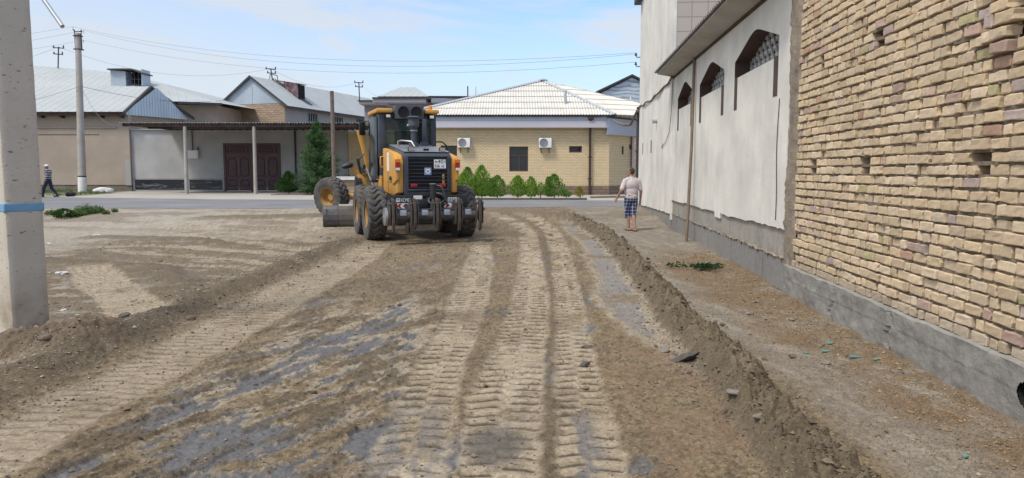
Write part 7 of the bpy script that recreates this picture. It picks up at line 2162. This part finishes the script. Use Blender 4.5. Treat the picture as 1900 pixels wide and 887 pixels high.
shard(2.82, 6.42, .045, .018, .1, 'flat turquoise shard in the middle of the cluster')
shard(2.62, 6.36, .028, .012, -.1, 'thin turquoise shard farthest left in the cluster')
shard(2.97, 6.18, .070, .016, .15, 'longest turquoise shard of the cluster')
shard(3.08, 6.04, .028, .018, .3, 'turquoise shard just right of the longest one')
shard(2.56, 3.98, .022, .016, .3, 'lone turquoise shard in the near gravel')
def litter(x, y, s_, label, seed, mat='litter', sz=.35):
    vs, fs = rock_bm((s_, s_ * .6, s_ * sz), seed, .8, 2, .9); rnd = random.Random(seed)
    vs = [v + Vector((rnd.gauss(0, s_ * .13), rnd.gauss(0, s_ * .13), rnd.gauss(0, s_ * .08))) for v in vs]
    m = MB(); m.add(vs, fs); o = m.build('plastic_litter', M[mat]); o.location = (x, y, gzz(x, y) + s_ * .12); tag(o, label, 'litter', 'pale litter in the left dirt')
litter(-10.3, 17.9, .15, 'crumpled white plastic at the tip of the brown dirt', 1)
litter(-10.4, 16.3, .08, 'small white scrap left of the tyre marks beyond the pole', 2)
litter(-7.05, 11.3, .09, 'crumpled pale bag just right of the thick pole', 3)
litter(-5.22, 8.35, .05, 'tiny white scrap in the rough dirt near the pole', 4)
litter(-5.15, 7.0, .06, 'white rag at the foot of the thick pole', 5, 'litter', .2)
def bag_and_sack():
    x = at(131, 362, 38.2).x
    o = blob([E((0, 0, .14), (.24, .16, .13)), E((.12, .02, .13), (.14, .13, .12)), E((-.13, 0, .10), (.14, .12, .10)), ((-.06, 0, .24), .018, (.0, 0, .32), .015), ((0, 0, .32), .015, (.08, 0, .25), .018)], .015, 'bag', M['cloth_black'], None, 2)
    o.location = (x, 38.2, GZ); tag(o, 'black bag left on the verge between the slim pole and walking person', 'bag')
    x = at(191, 357, 43.6).x
    o = blob([E((0, 0, .19), (.50, .26, .19)), E((.32, .05, .17), (.30, .22, .17), rz=.4), E((-.34, 0, .15), (.28, .2, .15)), E((.05, -.1, .25), (.28, .16, .13)), E((-.55, -.04, .07), (.10, .08, .07)), ((-.2, -.2, .2), .05, (.1, -.22, .1), .04), ((.15, -.22, .28), .04, (.38, -.2, .1), .04)], .02, 'sack', M['sack'], None, 2)
    o.location = (x, 43.6, GZ); tag(o, 'full white woven sack lying on the pavement right of the slim pole', 'sack')
    m = MB(); m.tube([(0, 0, .03), (1.2, .1, .05), (2.6, 0, .03)], .045, 6); o = m.build('plank', M['wood_grey']); o.location = (at(1095, 374, 36).x, 36.0, GZ + .02); tag(o, 'short plank lying on the pavement by the brown drainpipe', 'plank')
bag_and_sack()

def scatter(name, label, cat, n, pick, size, cols, seed, bury=.3):
    """loose grit too fine to count, one mesh"""
    rnd = random.Random(seed); mb_v, mb_f, mb_c = [], [], []
    xs, ys = [], []
    while len(xs) < n:
        p = pick(rnd)
        if p: xs.append(p[0]); ys.append(p[1])
    z, _, _ = ground_fields(np.array(xs), np.array(ys))
    o8 = [(1, 0, 0), (-1, 0, 0), (0, 1, 0), (0, -1, 0), (0, 0, 1), (0, 0, -1)]
    f8 = [(0, 2, 4), (2, 1, 4), (1, 3, 4), (3, 0, 4), (2, 0, 5), (1, 2, 5), (3, 1, 5), (0, 3, 5)]
    out = MB()
    for x, y, zz in zip(xs, ys, z):
        s_ = size(rnd, y); a = rnd.random() * 6.28; ca, sa = math.cos(a), math.sin(a)
        vs = []
        for (p, q, r) in o8:
            k = rnd.uniform(.65, 1.25) * s_; p2, q2, r2 = p * k * 1.25 + rnd.gauss(0, .15) * s_, q * k * .85 + rnd.gauss(0, .15) * s_, r * k * .7
            vs.append((x + p2 * ca - q2 * sa, y + p2 * sa + q2 * ca, zz + r2 + s_ * bury))
        c = rnd.choice(cols); f_ = rnd.uniform(.75, 1.25)
        b = len(out.v); out.v += vs
        for f in f8: out.f.append(tuple(i + b for i in f)); out.c.append(tuple(k * f_ for k in c))
    o = out.build(name, M['scatter'], None, smooth=50); tag(o, label, cat, kind='stuff')
def ridge_x(y): return float(np.interp(y, [2, 3.84, 5.07, 6.48, 8.59, 11.94, 17.5, 20, 21.8, 23.2, 24.4], [1.62, 1.63, 1.68, 1.74, 1.86, 2.06, 2.34, 2.30, 2.05, 1.5, .5]))
def pk_ridge(r):
    y = 3.2 + 19 * r.random() ** 1.7; return ridge_x(y) + r.gauss(0, .17), y
scatter('loose_clods', 'crumbled earth along the soil ridge', 'earth', 5200, pk_ridge, lambda r, y: r.uniform(.004, .010) * (1 + .05 * y) * (2.7 if r.random() < .05 else 1), [(.125, .098, .066), (.15, .12, .082), (.10, .078, .055)], 1)
def pk_shoulder(r):
    y = 3.2 + 11 * r.random() ** 1.5; w = WX(y) - .08; x = w - abs(r.gauss(0, .55)); return (x, y) if x > ridge_x(y) + .2 else None
scatter('gravel', 'brown gravel and grit strewn beside the plinth', 'gravel', 13000, pk_shoulder, lambda r, y: r.uniform(.0025, .0055) * (1 + .07 * y) * (2.4 if r.random() < .03 else 1), [(.30, .21, .12), (.22, .15, .085), (.33, .25, .16), (.16, .115, .075), (.24, .17, .10)], 2)
def pk_left(r):
    y = 4.6 + 13 * r.random() ** 1.5; return (-3.85 + r.gauss(0, .35), y) if r.random() < .5 else (-4.0 - 5 * r.random() ** 1.4, y)
scatter('grit', 'loose stones and grit over the left dirt', 'gravel', 6000, pk_left, lambda r, y: r.uniform(.004, .009) * (1 + .05 * y) * (2.2 if r.random() < .05 else 1), [(.19, .145, .10), (.33, .29, .23), (.145, .112, .078), (.26, .215, .16)], 3)
def pk_lane(r):
    y = 3.2 + 14 * r.random() ** 1.5; return r.uniform(-3.6, 1.5), y
scatter('crumbs', 'small soil crumbs across the graded lane', 'earth', 6500, pk_lane, lambda r, y: r.uniform(.003, .008) * (1 + .06 * y) * (2.4 if r.random() < .03 else 1), [(.16, .125, .085), (.24, .19, .13), (.12, .10, .075)], 4)
